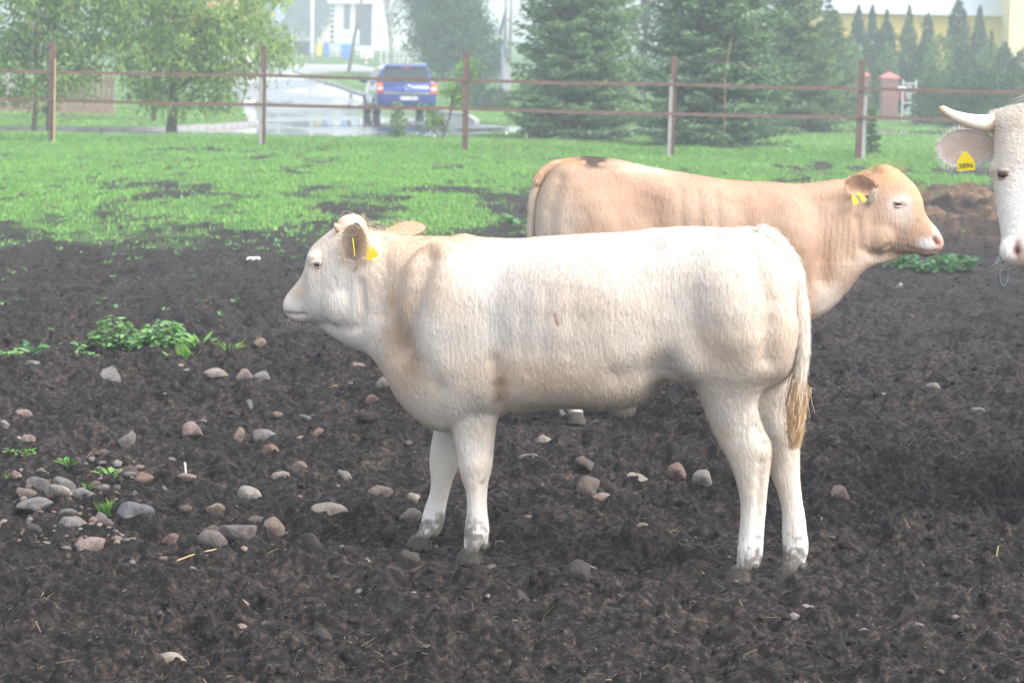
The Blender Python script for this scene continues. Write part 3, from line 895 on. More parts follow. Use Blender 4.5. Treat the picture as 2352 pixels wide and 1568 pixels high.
    relief(V, N, fr, [
        ([(1300, 600), (1290, 760)], 70, .005), ([(1480, 590), (1500, 640)], 55, -.008), ([(1535, 548)], 26, .014), ([(1150, 640), (1142, 730), (1150, 850)], 42, -.010), ([(1068, 650), (1045, 720), (1020, 810)], 46, .008), ([(992, 590), (965, 690), (935, 800)], 26, -.020),
        ([(1558, 888), (1542, 835)], 30, -.012), ([(1600, 840)], 40, .016), ([(1735, 590), (1770, 690), (1765, 820)], 22, -.012), ([(1816, 606)], 16, .012), ([(1155, 890), (1148, 950)], 20, -.016), ([(1020, 890), (1005, 960)], 24, -.006),
        ([(1650, 640), (1690, 760)], 60, .012), ([(1400, 620), (1420, 800)], 60, .006), ([(1222, 640), (1212, 790)], 14, -.002), ([(1275, 660), (1262, 820)], 16, -.002), ([(1332, 650), (1325, 830)], 14, -.0015),
        ([(1742, 1065), (1732, 1250)], 8, -.006), ([(1104, 1115), (1102, 1215)], 7, -.006), ([(1735, 985), (1748, 1020)], 12, -.008), ([(1092, 1070)], 22, .004), ([(1755, 1012)], 10, .006), ([(870, 560), (880, 640), (870, 720)], 24, -.010), ([(1430, 860), (1500, 850)], 30, -.008)], PXM)
    me.vertices.foreach_set("co", V.astype(np.float32).ravel()); me.update()
    uzp = lambda x, y, vv=0.0: np.array(fr.uz(x, y, vv))
    def blob(x, y, rx, ry, vv=0.12, p=1.0):
        c = uzp(x, y, vv); return np.exp(-(((u - c[0]) / (rx * PXM)) ** 2 + ((z - c[1]) / (ry * PXM)) ** 2) ** p)
    col = np.tile(CREAM, (len(V), 1))
    nz = fbm3(V, 5, 31)
    col = mixc(col, WHITE, sstep(.42, .62, nz) * .7)
    col = mixc(col, (0.70, 0.51, 0.36), blob(950, 600, 150, 95) * (0.25 + .8 * nz))
    col = mixc(col, (0.74, 0.52, 0.34), blob(830, 510, 75, 45, 0) * .75)
    col = mixc(col, (0.68, 0.47, 0.31), blob(1010, 552, 170, 24, 0) * .7)
    col = mixc(col, (0.82, 0.79, 0.75), blob(1110, 615, 60, 60, .2) * .8)  # highlights painted white: shoulder here, hip top on the next line
    col = mixc(col, (0.80, 0.77, 0.73), blob(1560, 560, 160, 40, .1) * .6)
    col = mixc(col, (0.62, 0.40, 0.26), blob(905, 686, 12, 20) * .85)
    col = mixc(col, (0.64, 0.43, 0.29), blob(940, 700, 28, 18) * .7)
    col = mixc(col, (0.50, 0.345, 0.235), blob(922, 770, 45, 75, .1) * .85)  # brown coat with the shade under the neck painted in, also next line
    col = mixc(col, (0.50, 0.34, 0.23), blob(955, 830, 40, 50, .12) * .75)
    col = mixc(col, (0.66, 0.50, 0.38), blob(930, 870, 55, 45, .08) * .5)
    col = mixc(col, (0.70, 0.48, 0.32), blob(1155, 880, 22, 55, .18) * .7)
    col = mixc(col, (0.72, 0.52, 0.37), blob(1260, 865, 190, 48, .2) * np.clip(nz * 1.7 - .15, 0, 1))
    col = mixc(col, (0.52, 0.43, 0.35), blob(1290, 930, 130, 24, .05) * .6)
    col = mixc(col, (0.66, 0.50, 0.38), blob(1320, 690, 130, 100, .25) * np.clip(nz * 1.6 - .55, 0, 1))
    col = mixc(col, (0.64, 0.49, 0.36), blob(1690, 800, 120, 110, .2) * np.clip(nz * 1.7 - .35, 0, 1))
    col = mixc(col, (0.66, 0.47, 0.32), blob(1800, 780, 34, 90, .1) * .5)
    col = mixc(col, (0.72, 0.56, 0.42), blob(1660, 1000, 22, 28, .08) * .45)
    col = mixc(col, (0.62, 0.45, 0.30), blob(1065, 1095, 14, 22, .09) * .55)
    col = mixc(col, (0.66, 0.53, 0.42), blob(1764, 1040, 14, 40, .07) * .5)
    col = mixc(col, (0.70, 0.48, 0.31), blob(690, 672, 20, 16, .04) * .8)
    col = mixc(col, (0.76, 0.70, 0.68), blob(672, 712, 26, 18, .04))
    col = mixc(col, (0.80, 0.66, 0.62), blob(657, 690, 9, 14, 0) * .9)
    col = mixc(col, WHITE * .97, blob(760, 660, 70, 60, .06) * .5)
    col = mixc(col, (0.80, 0.56, 0.50), blob(729, 605, 16, 13, .085) * .95)
    low = 1 - sstep(.10, .34, z); col = mixc(col, (0.86, 0.84, 0.82), low * .85)
    dirt = sstep(.40, .66, fbm3(V, 95, 44) + .50 * (1 - sstep(.02, .17, z)) - .16 + 1.3 * (fbm3(V, 38, 48, 2) - .5))
    col = mixc(col, (0.14, 0.12, 0.10), dirt * (1 - sstep(.10, .24, z)) * .85)
    gash = [uzp(1271, 722, .27), uzp(1280, 748, .27)]
    col = groove(V, N, fr, gash, .0045, .003, col, (0.45, 0.10, 0.08), .9)
    col = groove(V, N, fr, [uzp(660, 719, .04), uzp(684, 722, .05), uzp(702, 721, .055)], .0055, .007, col, (0.45, 0.30, 0.26), .75)
    col = groove(V, N, fr, [uzp(800, 756, .09), uzp(828, 748, .1), uzp(840, 715, .1), uzp(832, 650, .1)], .018, .008, col, (0.70, 0.56, 0.45), .3)
    col = groove(V, N, fr, [uzp(1145, 960, .2), uzp(1150, 880, .2), uzp(1135, 830, .22)], .024, .008, col, (0.7, 0.55, 0.42), .2)
    body = finish_body(me, V, col, O, root, M_SKIN)
    muz = fr.px(662, 700); mzl = muz - O
    hx = np.array([fr.h[0], fr.h[1], 0])
    def flow(Q):
        uu = Q[:, 0] * fr.h[0] + Q[:, 1] * fr.h[1]
        d = np.tile(-hx * 0.30 + np.array([0, 0, -1.0]), (len(Q), 1))
        head = sstep(0.72, 0.86, uu)[:, None]
        away = Q - mzl; away /= np.linalg.norm(away, axis=1)[:, None]
        return d * (1 - head) + away * head
    def hl(Q):
        uu = Q[:, 0] * fr.h[0] + Q[:, 1] * fr.h[1]
        l = np.where(Q[:, 2] < 0.38, 0.009, 0.017)
        l = np.where((Q[:, 2] > .5) & (Q[:, 2] < .66) & (uu < .45), .024, l)
        return np.where(uu > .82, 0.008, l)
    add_coat(body, 150000, flow, hl, root, M_COAT, seed=11, width=.0009, lift=.13, wav=.55)
    # poll curls and whiskers
    rr = np.random.default_rng(8)
    topl = [P(x, y) for x, y in ((775, 520), (808, 502), (840, 522), (880, 530), (930, 538), (985, 541))]
    strand_tuft("crest_hair", root, [p - np.array([0, 0, .012]) for p in topl], .035, 380, .14, lambda r: np.array([0.82, 0.62, 0.43]) * (0.85 + .3 * r.random()), M_COAT, O, 6, .0012, .02)
    wv = []
    for i in range(16):
        b = P(662 + rr.random() * 50, 722 + rr.random() * 16) + n3_ * (rr.random() - .5) * .08
        d = np.array([-.9 + 1.1 * rr.random(), -.3 * rr.random(), -1 - .3 * rr.random()]); d /= np.linalg.norm(d); k = np.array([.0004, 0, 0])
        wv += [b - k, b + k, b + d * (.015 + .02 * rr.random())]
    wv = np.array(wv) - O
    link("whiskers", mesh_from("whiskers", wv, np.arange(len(wv)).reshape(-1, 3), False, np.tile((.85, .83, .8), (len(wv), 1))), M_COAT, root)
    # ears
    cin, crim, cout = (0.55, 0.40, 0.30), (0.84, 0.72, 0.58), (0.74, 0.54, 0.37)
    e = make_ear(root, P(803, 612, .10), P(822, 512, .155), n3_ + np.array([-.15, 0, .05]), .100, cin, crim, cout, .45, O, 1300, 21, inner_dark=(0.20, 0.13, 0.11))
    make_tag(e, P(813, 567, .165), P(810, 540, .17) - P(815, 592, .17), n3_ * .35 + hx * .9, .040, .062, O)
    make_tag(e, P(850, 577, .13), P(838, 562, .13) - P(860, 592, .13) + z3 * .02, n3_ + z3 * .1, .040, .052, O)
    make_ear(root, P(880, 540, -.09), P(978, 522, -.20), np.array([0, 0, 1.0]) * -.5 - n3_, .062, cin, (0.50, 0.33, 0.23), (0.42, 0.25, 0.16), .4, O, 300, 22)
    mbh = MB(); loft(mbh, [(P(786, 517, .06) - O, P(782, 536, .06) - O, .018), (P(778, 514, .075) - O, P(773, 532, .075) - O, .015), (P(768, 512, .085) - O, P(767, 522, .085) - O, .006)], fr.n, 10, 3, 2)
    mbh.build("horn_bud", mat("horn_bud", (0.42, 0.30, 0.24), .7, vary=.2), root, smooth=True)
    for s in (1, -1):
        ue, ze = fr.uz(731, 606, .09); ve = skin_at(V, fr, ue, ze, s)
        make_eye(root, fr.w(ue, ve - s * .006, ze), n3_ * s + hx * .3, .0135, O, (0.07, 0.035, 0.03)); eyelid(root, fr.w(ue, ve - s * .006, ze), n3_ * s + hx * .3, .0135, O, (0.50, 0.34, 0.29))
        lashes(root, fr.w(ue, ve + s * .004, ze + .010), hx, z3, n3_ * .6 * s + hx * .35, 30, .022, O, span=.018)
    # hooves
    for (x, y, vv, yb) in ((1702, 1310, .07, 1336), (1812, 1312, -.05, 1338), (1084, 1268, .09, 1293), (968, 1240, -.09, 1260)):
        uu, zz = fr.uz(x, yb, vv); ut, zt = fr.uz(x, y, vv)
        make_hoof(root, fr, uu + .0, vv, min(0.004, zz), .085, max(.045, zt - min(.004, zz) + .012), .075, O)
        w = fr.w(uu, vv, 0); HOOVES.append((w[0], w[1]))
    # tail
    tp = [(1742, 536), (1778, 556), (1808, 592), (1828, 640), (1840, 700), (1845, 770), (1842, 830), (1836, 880), (1830, 930)]
    tv = [0, .0, .0, .03, .05, .06, .06, .06, .06]
    mbt = MB(); pts = [P(x, y, q) - O for (x, y), q in zip(tp, tv)]
    pts = list(catmull(pts, 4)); rad = np.interp(np.linspace(0, 1, len(pts)), [0, .2, .5, .8, 1], [.036, .029, .021, .019, .013])
    mbt.tube(pts, list(rad), 12)
    tail = mbt.build("tail", None, root, smooth=True)
    tv_ = np.zeros(len(tail.data.vertices) * 3, np.float32); tail.data.vertices.foreach_get("co", tv_); tv_ = tv_.reshape(-1, 3)
    set_col(tail.data, mixc(np.tile((0.80, 0.73, 0.64), (len(tv_), 1)), (0.62, 0.43, 0.26), 1 - sstep(.48, .74, tv_[:, 2]))); tail.data.materials.append(M_COAT)
    add_coat(tail, 9000, lambda Q: np.tile((0.05, 0, -1.0), (len(Q), 1)), .022, tail, M_COAT, "tail_hair", 12, .001, .3)
    strand_tuft("tail_switch", tail, [P(x, y, .06) for x, y in ((1838, 850), (1833, 890), (1829, 930), (1827, 965), (1825, 995), (1826, 1030))], .023, 1000, .45,
                lambda r: np.array([0.60, 0.38, 0.19]) * (0.7 + .5 * r.random()) if r.random() < .65 else np.array([0.68, 0.55, 0.40]), M_COAT, O, 9, .0013, .017)
    strand_tuft("tailhead_hair", tail, [P(x, y, 0) for x, y in ((1745, 528), (1775, 542), (1800, 566), (1820, 592), (1835, 625))], .016, 300, .2,
                lambda r: np.array([0.84, 0.76, 0.64]) * (0.85 + .3 * r.random()), M_COAT, O, 10, .0014, .016)
    return root

def tan_calf():
    g0 = ground_at(1560, 968)
    fr = Frame(g0[:2], math.radians(3)); O = np.array([g0[0], g0[1], 0.0])
    root = empty("calf", O)
    tag(root, "tan calf with black patch on its rump behind the white calf", "calf")
    mb = MB(); P = lambda x, y, v=0.0: fr.px(x, y, v)
    T = [(1227, 480, 560, .05), (1238, 428, 620, .14), (1266, 385, 665, .20), (1300, 365, 685, .225), (1358, 360, 690, .235), (1430, 368, 690, .24), (1520, 388, 700, .26), (1629, 408, 715, .275),
         (1700, 414, 726, .27), (1764, 417, 738, .255), (1809, 419, 748, .235), (1845, 421, 745, .21), (1882, 417, 725, .18), (1918, 413, 698, .155), (1950, 410, 662, .14), (1975, 409, 630, .128), (2000, 425, 614, .10), (2030, 470, 606, .055), (2062, 520, 595, .03)]
    loft(mb, [(P(x, a), P(x, b), w * .93, .47) for x, a, b, w in T], fr.n, 32, 4, 2.85)
    Hd = [((1978, 412), (1975, 590), .105), ((2006, 394), (2000, 592), .112), ((2031, 381), (2020, 588), .112), ((2058, 386), (2036, 586), .106), ((2080, 404), (2050, 585), .10), ((2102, 425), (2064, 584), .097),
          ((2117, 455), (2078, 583), .086), ((2123, 485), (2090, 583), .072), ((2135, 504), (2105, 584), .063), ((2151, 524), (2120, 590), .062), ((2162, 541), (2142, 588), .057), ((2167, 555), (2158, 576), .040)]
    loft(mb, [(P(*a), P(*b), w, .55) for a, b, w in Hd], fr.n, 24, 4, 2.2)
    h3 = np.array([fr.h[0], fr.h[1], 0]); n3_ = np.array([fr.n[0], fr.n[1], 0]); z3 = np.array([0, 0, 1.0])
    for s in (1, -1):
        ball(mb, P(2062, 460) + n3_ * s * .082, h3, n3_, z3, (.045, .03, .032))
        ball(mb, P(2010, 540) + n3_ * s * .065, h3, n3_, z3, (.085, .055, .09))
        ball(mb, P(1800, 560) + n3_ * s * .145, h3, n3_, z3, (.17, .10, .25))
        ball(mb, P(1350, 540) + n3_ * s * .13, h3, n3_, z3, (.22, .12, .28))
        ball(mb, P(2146, 558) + n3_ * s * .03, h3, n3_, z3, (.03, .03, .034))
    ball(mb, P(2031, 394), h3, n3_, z3, (.05, .07, .035))
    def leg(rows, v):
        loft(mb, [(P(a, y, v), P(b, y, v), w, .5) for (a, b, y, w) in rows], fr.n, 18, 3, 2.1)
    for v, dx in ((.11, 0), (-.11, -12)):
        leg([(1420 + dx, 1232 + dx, 560, .10), (1412 + dx, 1238 + dx, 640, .095), (1385 + dx, 1270 + dx, 700, .075), (1365 + dx, 1282 + dx, 745, .058), (1345 + dx, 1272 + dx, 790, .050), (1338 + dx, 1276 + dx, 830, .042), (1333 + dx, 1290 + dx, 870, .035), (1334 + dx, 1292 + dx, 910, .035), (1338 + dx, 1294 + dx, 938, .040), (1342 + dx, 1300 + dx, 953, .036)], v)
    for v, dx in ((.12, 0), (-.12, 14)):
        leg([(1850 + dx, 1745 + dx, 600, .08), (1848 + dx, 1752 + dx, 680, .078), (1842 + dx, 1765 + dx, 745, .06), (1836 + dx, 1774 + dx, 800, .050), (1832 + dx, 1782 + dx, 838, .047), (1826 + dx, 1788 + dx, 875, .035), (1826 + dx, 1786 + dx, 915, .036), (1830 + dx, 1786 + dx, 945, .040), (1836 + dx, 1792 + dx, 960, .036)], v)
    me, V, N = fuse(mb, 0.010, 3)
    u, v, z = fr.local(V); V, N = relax(me, V, sstep(.42, .62, z) * (1 - sstep(.80, .92, u)), 18)
    V += N * ((fbm3(V, 5.5, 331, 3) - .5) * .024 * sstep(.40, .60, z) * (1 - sstep(.78, .9, u)))[:, None]
    relief(V, N, fr, [([(1450, 430), (1470, 490)], 34, -.014), ([(1425, 395)], 22, .014), ([(1505, 470), (1500, 540)], 26, -.012), ([(1370, 470), (1400, 540)], 40, .012), ([(1285, 410), (1262, 480), (1260, 560)], 16, -.010), ([(1700, 470), (1705, 600)], 24, -.012), ([(1790, 470), (1810, 560)], 36, .012), ([(1868, 470), (1885, 560), (1890, 640)], 22, -.016), ([(1560, 430), (1560, 560)], 9, -.004), ([(1600, 440), (1602, 560)], 9, -.004), ([(1640, 440), (1645, 560)], 9, -.004)], 1 / 488.0)
    me.vertices.foreach_set('co', V.astype(np.float32).ravel()); me.update()
    u, v, z = fr.local(V); uzp = lambda x, y, vv=0.0: np.array(fr.uz(x, y, vv)); S = 1 / 488.0
    def blob(x, y, rx, ry, vv=0.12, p=1.0):
        c = uzp(x, y, vv); return np.exp(-(((u - c[0]) / (rx * S)) ** 2 + ((z - c[1]) / (ry * S)) ** 2) ** p)
    TAN = np.array([0.50, 0.325, 0.228]); col = np.tile(TAN, (len(V), 1)); nz = fbm3(V, 5, 71)
    col = mixc(col, (0.55, 0.39, 0.29), sstep(.45, .62, nz) * .7)
    col = mixc(col, (0.72, 0.61, 0.50), blob(1250, 520, 70, 90, .15) * .85)
    col = mixc(col, (0.66, 0.36, 0.17), blob(1300, 366, 60, 14, 0) * .7)
    col = mixc(col, (0.74, 0.60, 0.47), blob(1530, 386, 120, 9, 0) * .7)  # pale strip paints the rim light along the back
    col = mixc(col, (0.62, 0.34, 0.16), blob(1800, 415, 120, 9, 0) * .6)
    patch = blob(1366, 368, 36, 16, .05, 1.4) * sstep(.36, .56, fbm3(V, 22, 5) + .06)
    col = mixc(col, (0.075, 0.058, 0.052), np.clip(patch * 1.5, 0, .95))
    col = mixc(col, (0.62, 0.36, 0.18), blob(2040, 400, 50, 32, .05) * .75)
    col = mixc(col, (0.70, 0.42, 0.20), blob(2105, 440, 22, 50, 0) * .6)
    col = mixc(col, (0.86, 0.79, 0.74), blob(2064, 470, 25, 20, .09) * .95)
    col = mixc(col, (0.80, 0.70, 0.60), blob(2075, 500, 28, 22, .08) * .5)
    col = mixc(col, (0.55, 0.27, 0.22), blob(2062, 467, 12, 7, .09) * .95)
    col = mixc(col, (0.86, 0.80, 0.78), blob(2128, 560, 24, 16, .04, 1.6))
    col = mixc(col, (0.84, 0.78, 0.72), blob(2150, 525, 12, 14, 0) * .9)
    col = mixc(col, (0.62, 0.36, 0.29), blob(2154, 554, 12, 16, .03, 1.5) * .95)
    col = mixc(col, (0.78, 0.66, 0.54), blob(1990, 600, 60, 22, .05) * .7)
    col = mixc(col, (0.84, 0.76, 0.67), blob(1900, 690, 40, 50, .05) * .8)
    col = mixc(col, (0.46, 0.28, 0.17), blob(1900, 620, 14, 40, .13) * .6)
    col = mixc(col, (0.42, 0.32, 0.25), blob(2050, 570, 40, 12, .07) * .5)
    col = mixc(col, (0.86, 0.82, 0.77), (1 - sstep(.15, .42, z)) * .9)
    col = mixc(col, (0.13, 0.11, 0.09), sstep(.5, .6, fbm3(V, 24, 44)) * (1 - sstep(.06, .2, z)) * .8)
    col = groove(V, N, fr, [uzp(2152, 576, .03), uzp(2120, 578, .05), uzp(2100, 573, .055), uzp(2080, 566, .06)], .006, .004, col, (0.40, 0.30, 0.25), .5)
    col = groove(V, N, fr, [uzp(2145, 549, .045), uzp(2152, 559, .045)], .011, .016, col, (0.16, 0.06, 0.05), .95)
    col = groove(V, N, fr, [uzp(2040, 566, .08), uzp(2010, 588, .1), uzp(1975, 570, .1), uzp(1968, 500, .1)], .02, .010, col, (0.5, 0.36, 0.26), .25)
    for k in range(7):
        x0 = 1880 + k * 14
        col = groove(V, N, fr, [uzp(x0 + 6, 440, .14), uzp(x0 - 8, 600, .14)], .010, .004, col, (0.58, 0.37, 0.24), .25)
    body = finish_body(me, V, col, O, root, M_SKIN)
    muz = P(2160, 560) - O; hx = h3
    def flow(Q):
        uu = Q[:, 0] * fr.h[0] + Q[:, 1] * fr.h[1]
        head = sstep(.82, .95, uu)[:, None]; away = Q - muz; away /= np.linalg.norm(away, axis=1)[:, None]
        return np.tile(-hx * .45 + np.array([0, 0, -1.0]), (len(Q), 1)) * (1 - head) + away * head
    add_coat(body, 70000, flow, lambda Q: np.where(Q[:, 0] > .85, .008, .014), root, M_COAT, seed=14, width=.0012)
    topl = [P(x, y) for x, y in ((1990, 404), (2015, 390), (2034, 382), (2060, 388), (2085, 408))]
    strand_tuft("crest_hair", root, [p - np.array([0, 0, .012]) for p in topl], .04, 220, .16, lambda r: np.array([0.62, 0.36, 0.18]) * (0.8 + .4 * r.random()), M_COAT, O, 6, .0013, .02)
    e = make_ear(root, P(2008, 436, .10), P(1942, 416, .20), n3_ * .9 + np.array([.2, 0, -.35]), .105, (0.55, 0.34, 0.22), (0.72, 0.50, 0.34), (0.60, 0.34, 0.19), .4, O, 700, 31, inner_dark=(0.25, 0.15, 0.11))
    make_tag(e, P(1978, 452, .215), P(1968, 438, .2) - P(1990, 464, .2), n3_ * .45 + hx * .85, .040, .055, O)
    make_tag(e, P(1962, 458, .16), P(1958, 446, .2) - P(1966, 468, .2), n3_ * .8 + hx * .5, .034, .045, O)
    make_ear(root, P(2012, 424, -.11), P(1975, 400, -.24), -n3_ + np.array([.2, 0, -.2]), .09, (0.55, 0.34, 0.22), (0.72, 0.50, 0.34), (0.60, 0.34, 0.19), .4, O, 200, 32)
    strand_tuft("ear_tuft", root, [P(x, y, .125) for x, y in ((2008, 432), (2006, 445), (2003, 458), (2001, 468))], .014, 220, .5, lambda r: np.array([0.66, 0.58, 0.51]) * (0.8 + .35 * r.random()), M_COAT, O, 15, .0012, .006)
    for s in (1, -1):
        ue, ze = fr.uz(2063, 468, .1); ve = skin_at(V, fr, ue, ze, s)
        make_eye(root, fr.w(ue, ve - s * .005, ze), n3_ * s + hx * .4, .0155, O, (0.10, 0.035, 0.025)); eyelid(root, fr.w(ue, ve - s * .005, ze), n3_ * s + hx * .4, .0155, O, (0.68, 0.50, 0.42))
        lashes(root, fr.w(ue, ve + s * .004, ze + .012), hx, z3, n3_ * .7 * s + hx * .2, 18, .014, O, (.75, .62, .5), .018, 5)
    for (x, yb, vv) in ((1320, 970, .11), (1308, 962, -.11), (1812, 984, .12), (1826, 976, -.12)):
        uu, zz = fr.uz(x, yb, vv); make_hoof(root, fr, uu, vv, .004, .085, .055, .08, O); w = fr.w(uu, vv, 0); HOOVES.append((w[0], w[1]))
    tp = [(1310, 378), (1272, 382), (1242, 404), (1228, 440), (1222, 490), (1219, 540), (1222, 600), (1230, 660)]
    pts = list(catmull([P(x, y, .02) - O for x, y in tp], 4)); mbt = MB(); mbt.tube(pts, list(np.interp(np.linspace(0, 1, len(pts)), [0, .2, .6, 1], [.030, .022, .018, .013])), 12)
    tail = mbt.build("tail", None, root, smooth=True); nvt = len(tail.data.vertices); tvv = np.zeros(nvt * 3, np.float32); tail.data.vertices.foreach_get("co", tvv); tvv = tvv.reshape(-1, 3)
    set_col(tail.data, mixc(np.tile((0.68, 0.44, 0.28), (nvt, 1)), (0.76, 0.66, 0.54), 1 - sstep(.98, 1.22, tvv[:, 2]))); tail.data.materials.append(M_COAT)
    add_coat(tail, 5000, lambda Q: np.tile((-.1, 0, -1.0), (len(Q), 1)), .02, tail, M_COAT, "tail_hair", 12, .001, .3)
    strand_tuft("tail_switch", tail, [P(x, y, .02) for x, y in ((1228, 640), (1236, 690), (1240, 740), (1242, 780))], .02, 300, .5, lambda r: np.array([0.6, 0.36, 0.16]) * (0.8 + .4 * r.random()), M_COAT, O, 9, .0013, .008)
    return root

def horned_cow():
    """grown cow facing the viewer; only half of its head is inside the picture"""
    D = 8.35
    C0 = at_depth(2378, 420, D)
    tocam = CAM - C0; tocam[2] = 0; tocam /= np.linalg.norm(tocam)
    lat = np.array([-tocam[1], tocam[0], 0.0])
    if lat[0] > 0: lat = -lat                        # lat points to the picture's left
    s = D / FPX
    back = -tocam
    O = np.array([C0[0], C0[1], 0.0]) + back * 0.9 + np.array([.35, 0, 0]); O[2] = 0
    root = empty("cow", O)
    tag(root, "horned cream cow facing the viewer at the right edge with yellow ear tag", "cow")
    Zt = lambda y: C0[2] + (420 - y) * s * 1.0
    def H(dx, y, fwd): return np.array([C0[0], C0[1], 0]) + lat * dx + tocam * fwd + np.array([0, 0, Zt(y)])
    mb = MB(); z3 = np.array([0, 0, 1.0])
    # head: sections from poll to muzzle (front point, back point, half width)
    rows = [(243, .02, -.14, .05), (256, .05, -.17, .125), (275, .07, -.19, .150), (310, .09, -.21, .148), (350, .115, -.22, .145), (390, .135, -.215, .144), (425, .155, -.20, .141), (462, .175, -.165, .131),
            (505, .20, -.11, .116), (540, .225, -.06, .105), (565, .245, -.02, .106), (582, .250, .02, .104), (596, .235, .06, .085), (605, .215, .09, .06)]
    loft(mb, [(H(0, y, a), H(0, y, b), w, .62) for y, a, b, w in rows], lat[:2], 28, 4, 2.5)
    loft(mb, [(H(0, 520, -.02), H(0, 560, -.12), .075), (H(0, 570, .06), H(0, 605, -.03), .07), (H(0, 597, .15), H(0, 622, .08), .055), (H(0, 603, .19), H(0, 618, .15), .035)], lat[:2], 16, 3, 2.2)
    for q in (1, -1):
        ball(mb, H(q * .125, 388, .02), lat, tocam, z3, (.035, .05, .04)); ball(mb, H(q * .075, 566, .205), lat, tocam, z3, (.035, .035, .04)); ball(mb, H(q * .13, 285, -.05), lat, tocam, z3, (.05, .05, .045))
    # neck, trunk
    hv = np.array([-.80, -.60, 0.0]); hv /= np.linalg.norm(hv); sv = np.array([hv[1], -hv[0], 0.0])
    N0 = np.array([C0[0], C0[1], 0]) + back * .12
    def B(d, z, q=0): return N0 - hv * d + sv * q + np.array([0, 0, z])
    trunk = [(-.05, 1.50, 1.18, .11), (.12, 1.50, 1.02, .13), (.32, 1.47, .82, .15), (.52, 1.45, .66, .19), (.75, 1.45, .58, .26), (1.0, 1.44, .58, .31), (1.35, 1.42, .60, .36), (1.7, 1.41, .60, .38), (2.05, 1.42, .64, .36), (2.35, 1.44, .72, .31), (2.55, 1.42, .82, .23), (2.66, 1.34, .95, .12)]
    loft(mb, [(B(d, a), B(d, b), w, .52) for d, a, b, w in trunk], sv[:2], 26, 3, 2.3)
    loft(mb, [(B(-.02, 1.15), B(-.02, 1.02), .05), (B(.06, 1.05), B(.06, .88), .05), (B(.2, .9), B(.2, .70), .055), (B(.4, .75), B(.4, .56), .06), (B(.62, .7), B(.62, .52), .08)], sv[:2], 12, 3, 2)
    for d, lean in ((.62, 0), (2.35, .0)):
        for q in (-1, 1):
            hind = d > 1; k = -1
            R = [(.9, .16, .11), (.72, .12, .09), (.55, .075 if not hind else .085, .06), (.44, .06 if not hind else .085, .058), (.34, .042, .042), (.20, .042, .04), (.12, .055, .05), (.07, .05, .045)]
            loft(mb, [(B(d - ln + (.06 if hind and z < .5 else 0), z, q * .2), B(d + ln + (.06 if hind and z < .5 else 0), z, q * .2), w, .5) for z, ln, w in R], sv[:2], 16, 3, 2.1)
    me, V, N = fuse(mb, 0.011, 3)
    V, N = relax(me, V, sstep(.45, .7, V[:, 2]) * sstep(.35, .55, np.linalg.norm(V - C0, axis=1)), 40)
    dl = (V - C0) @ lat; dz = V[:, 2]; fw = (V - C0) @ tocam
    def blob(dx, y, rx, ry, p=1.0, fmin=-.1): return np.exp(-(((dl - dx) / rx) ** 2 + ((dz - Zt(y)) / ry) ** 2) ** p) * (fw > fmin)
    nz = fbm3(V, 6, 21)
    col = np.tile((0.72, 0.65, 0.56), (len(V), 1)); col = mixc(col, (0.80, 0.76, 0.70), sstep(.42, .6, nz) * .8)
    col = mixc(col, (0.62, 0.50, 0.38), blob(0, 300, .12, .09) * nz * 1.1)
    col = mixc(col, (0.84, 0.81, 0.78), blob(.07, 500, .06, .16) * .7)
    col = mixc(col, (0.86, 0.84, 0.83), blob(.10, 575, .05, .045))
    col = mixc(col, (0.86, 0.84, 0.83), blob(-.10, 575, .05, .045))
    col = mixc(col, (0.58, 0.42, 0.34), blob(0, 575, .055, .035, 2))
    for q in (1, -1):
        col = mixc(col, (0.52, 0.27, 0.22), blob(q * .05, 563, .014, .035) * .9)
        w = np.exp(-(((dl - q * .052) / .013) ** 2 + ((dz - Zt(563)) / .024) ** 2)) * (fw > .12); V -= N * (w * .022)[:, None]; col = mixc(col, (0.10, 0.035, 0.03), w)
        col = mixc(col, (0.66, 0.42, 0.34), blob(q * .120, 401, .018, .016) * .9)
        
    body = finish_body(me, V, col, O, root, M_SKIN)
    mz = H(0, 470, .3) - O
    def flow(Q):
        a = Q - mz; a /= np.linalg.norm(a, axis=1)[:, None]; return a * np.array([1, 1, .5]) + np.array([0, 0, -.35])
    ctr = C0 - O
    add_coat(body, 60000, flow, lambda Q: np.where(Q[:, 2] > Zt(300), .028, .014), root, M_COAT, seed=17, width=.0012, sel=lambda c: 0.15 + 1.0 * (np.linalg.norm(c - ctr, axis=1) < .5), lift=.22)
    topl = [H(q, 252, .0) for q in (-.1, -.05, 0, .05, .1)]
    strand_tuft("crest_hair", root, topl, .05, 320, .35, lambda r: np.array([0.74, 0.66, 0.54]) * (0.85 + .3 * r.random()), M_COAT, O, 6, .0014, .02)
    # horns (both), ears (both)
    for q in (1, -1):
        pts = [H(q * .10, 286, -.03), H(q * .155, 287, -.02), H(q * .20, 286, .01), H(q * .25, 279, .04), H(q * .295, 268, .06), H(q * .335, 252, .07)]
        mbh = MB(); pp = list(catmull([p - O for p in pts], 4)); mbh.tube(pp, list(np.interp(np.linspace(0, 1, len(pp)), [0, .2, .5, .8, .95, 1], [.036, .033, .026, .017, .012, .004])), 14)
        hn = mbh.build("horn", None, root, smooth=True)
        hv_ = np.zeros(len(hn.data.vertices) * 3, np.float32); hn.data.vertices.foreach_get("co", hv_); hv_ = hv_.reshape(-1, 3) + O
        hd = np.abs((hv_ - C0) @ lat)
        hc = mixc(np.tile((0.80, 0.72, 0.60), (len(hv_), 1)), (0.62, 0.42, 0.30), sstep(.19, .13, hd)); hc = mixc(hc, (0.66, 0.44, 0.26), sstep(.29, .34, hd)); set_col(hn.data, hc)
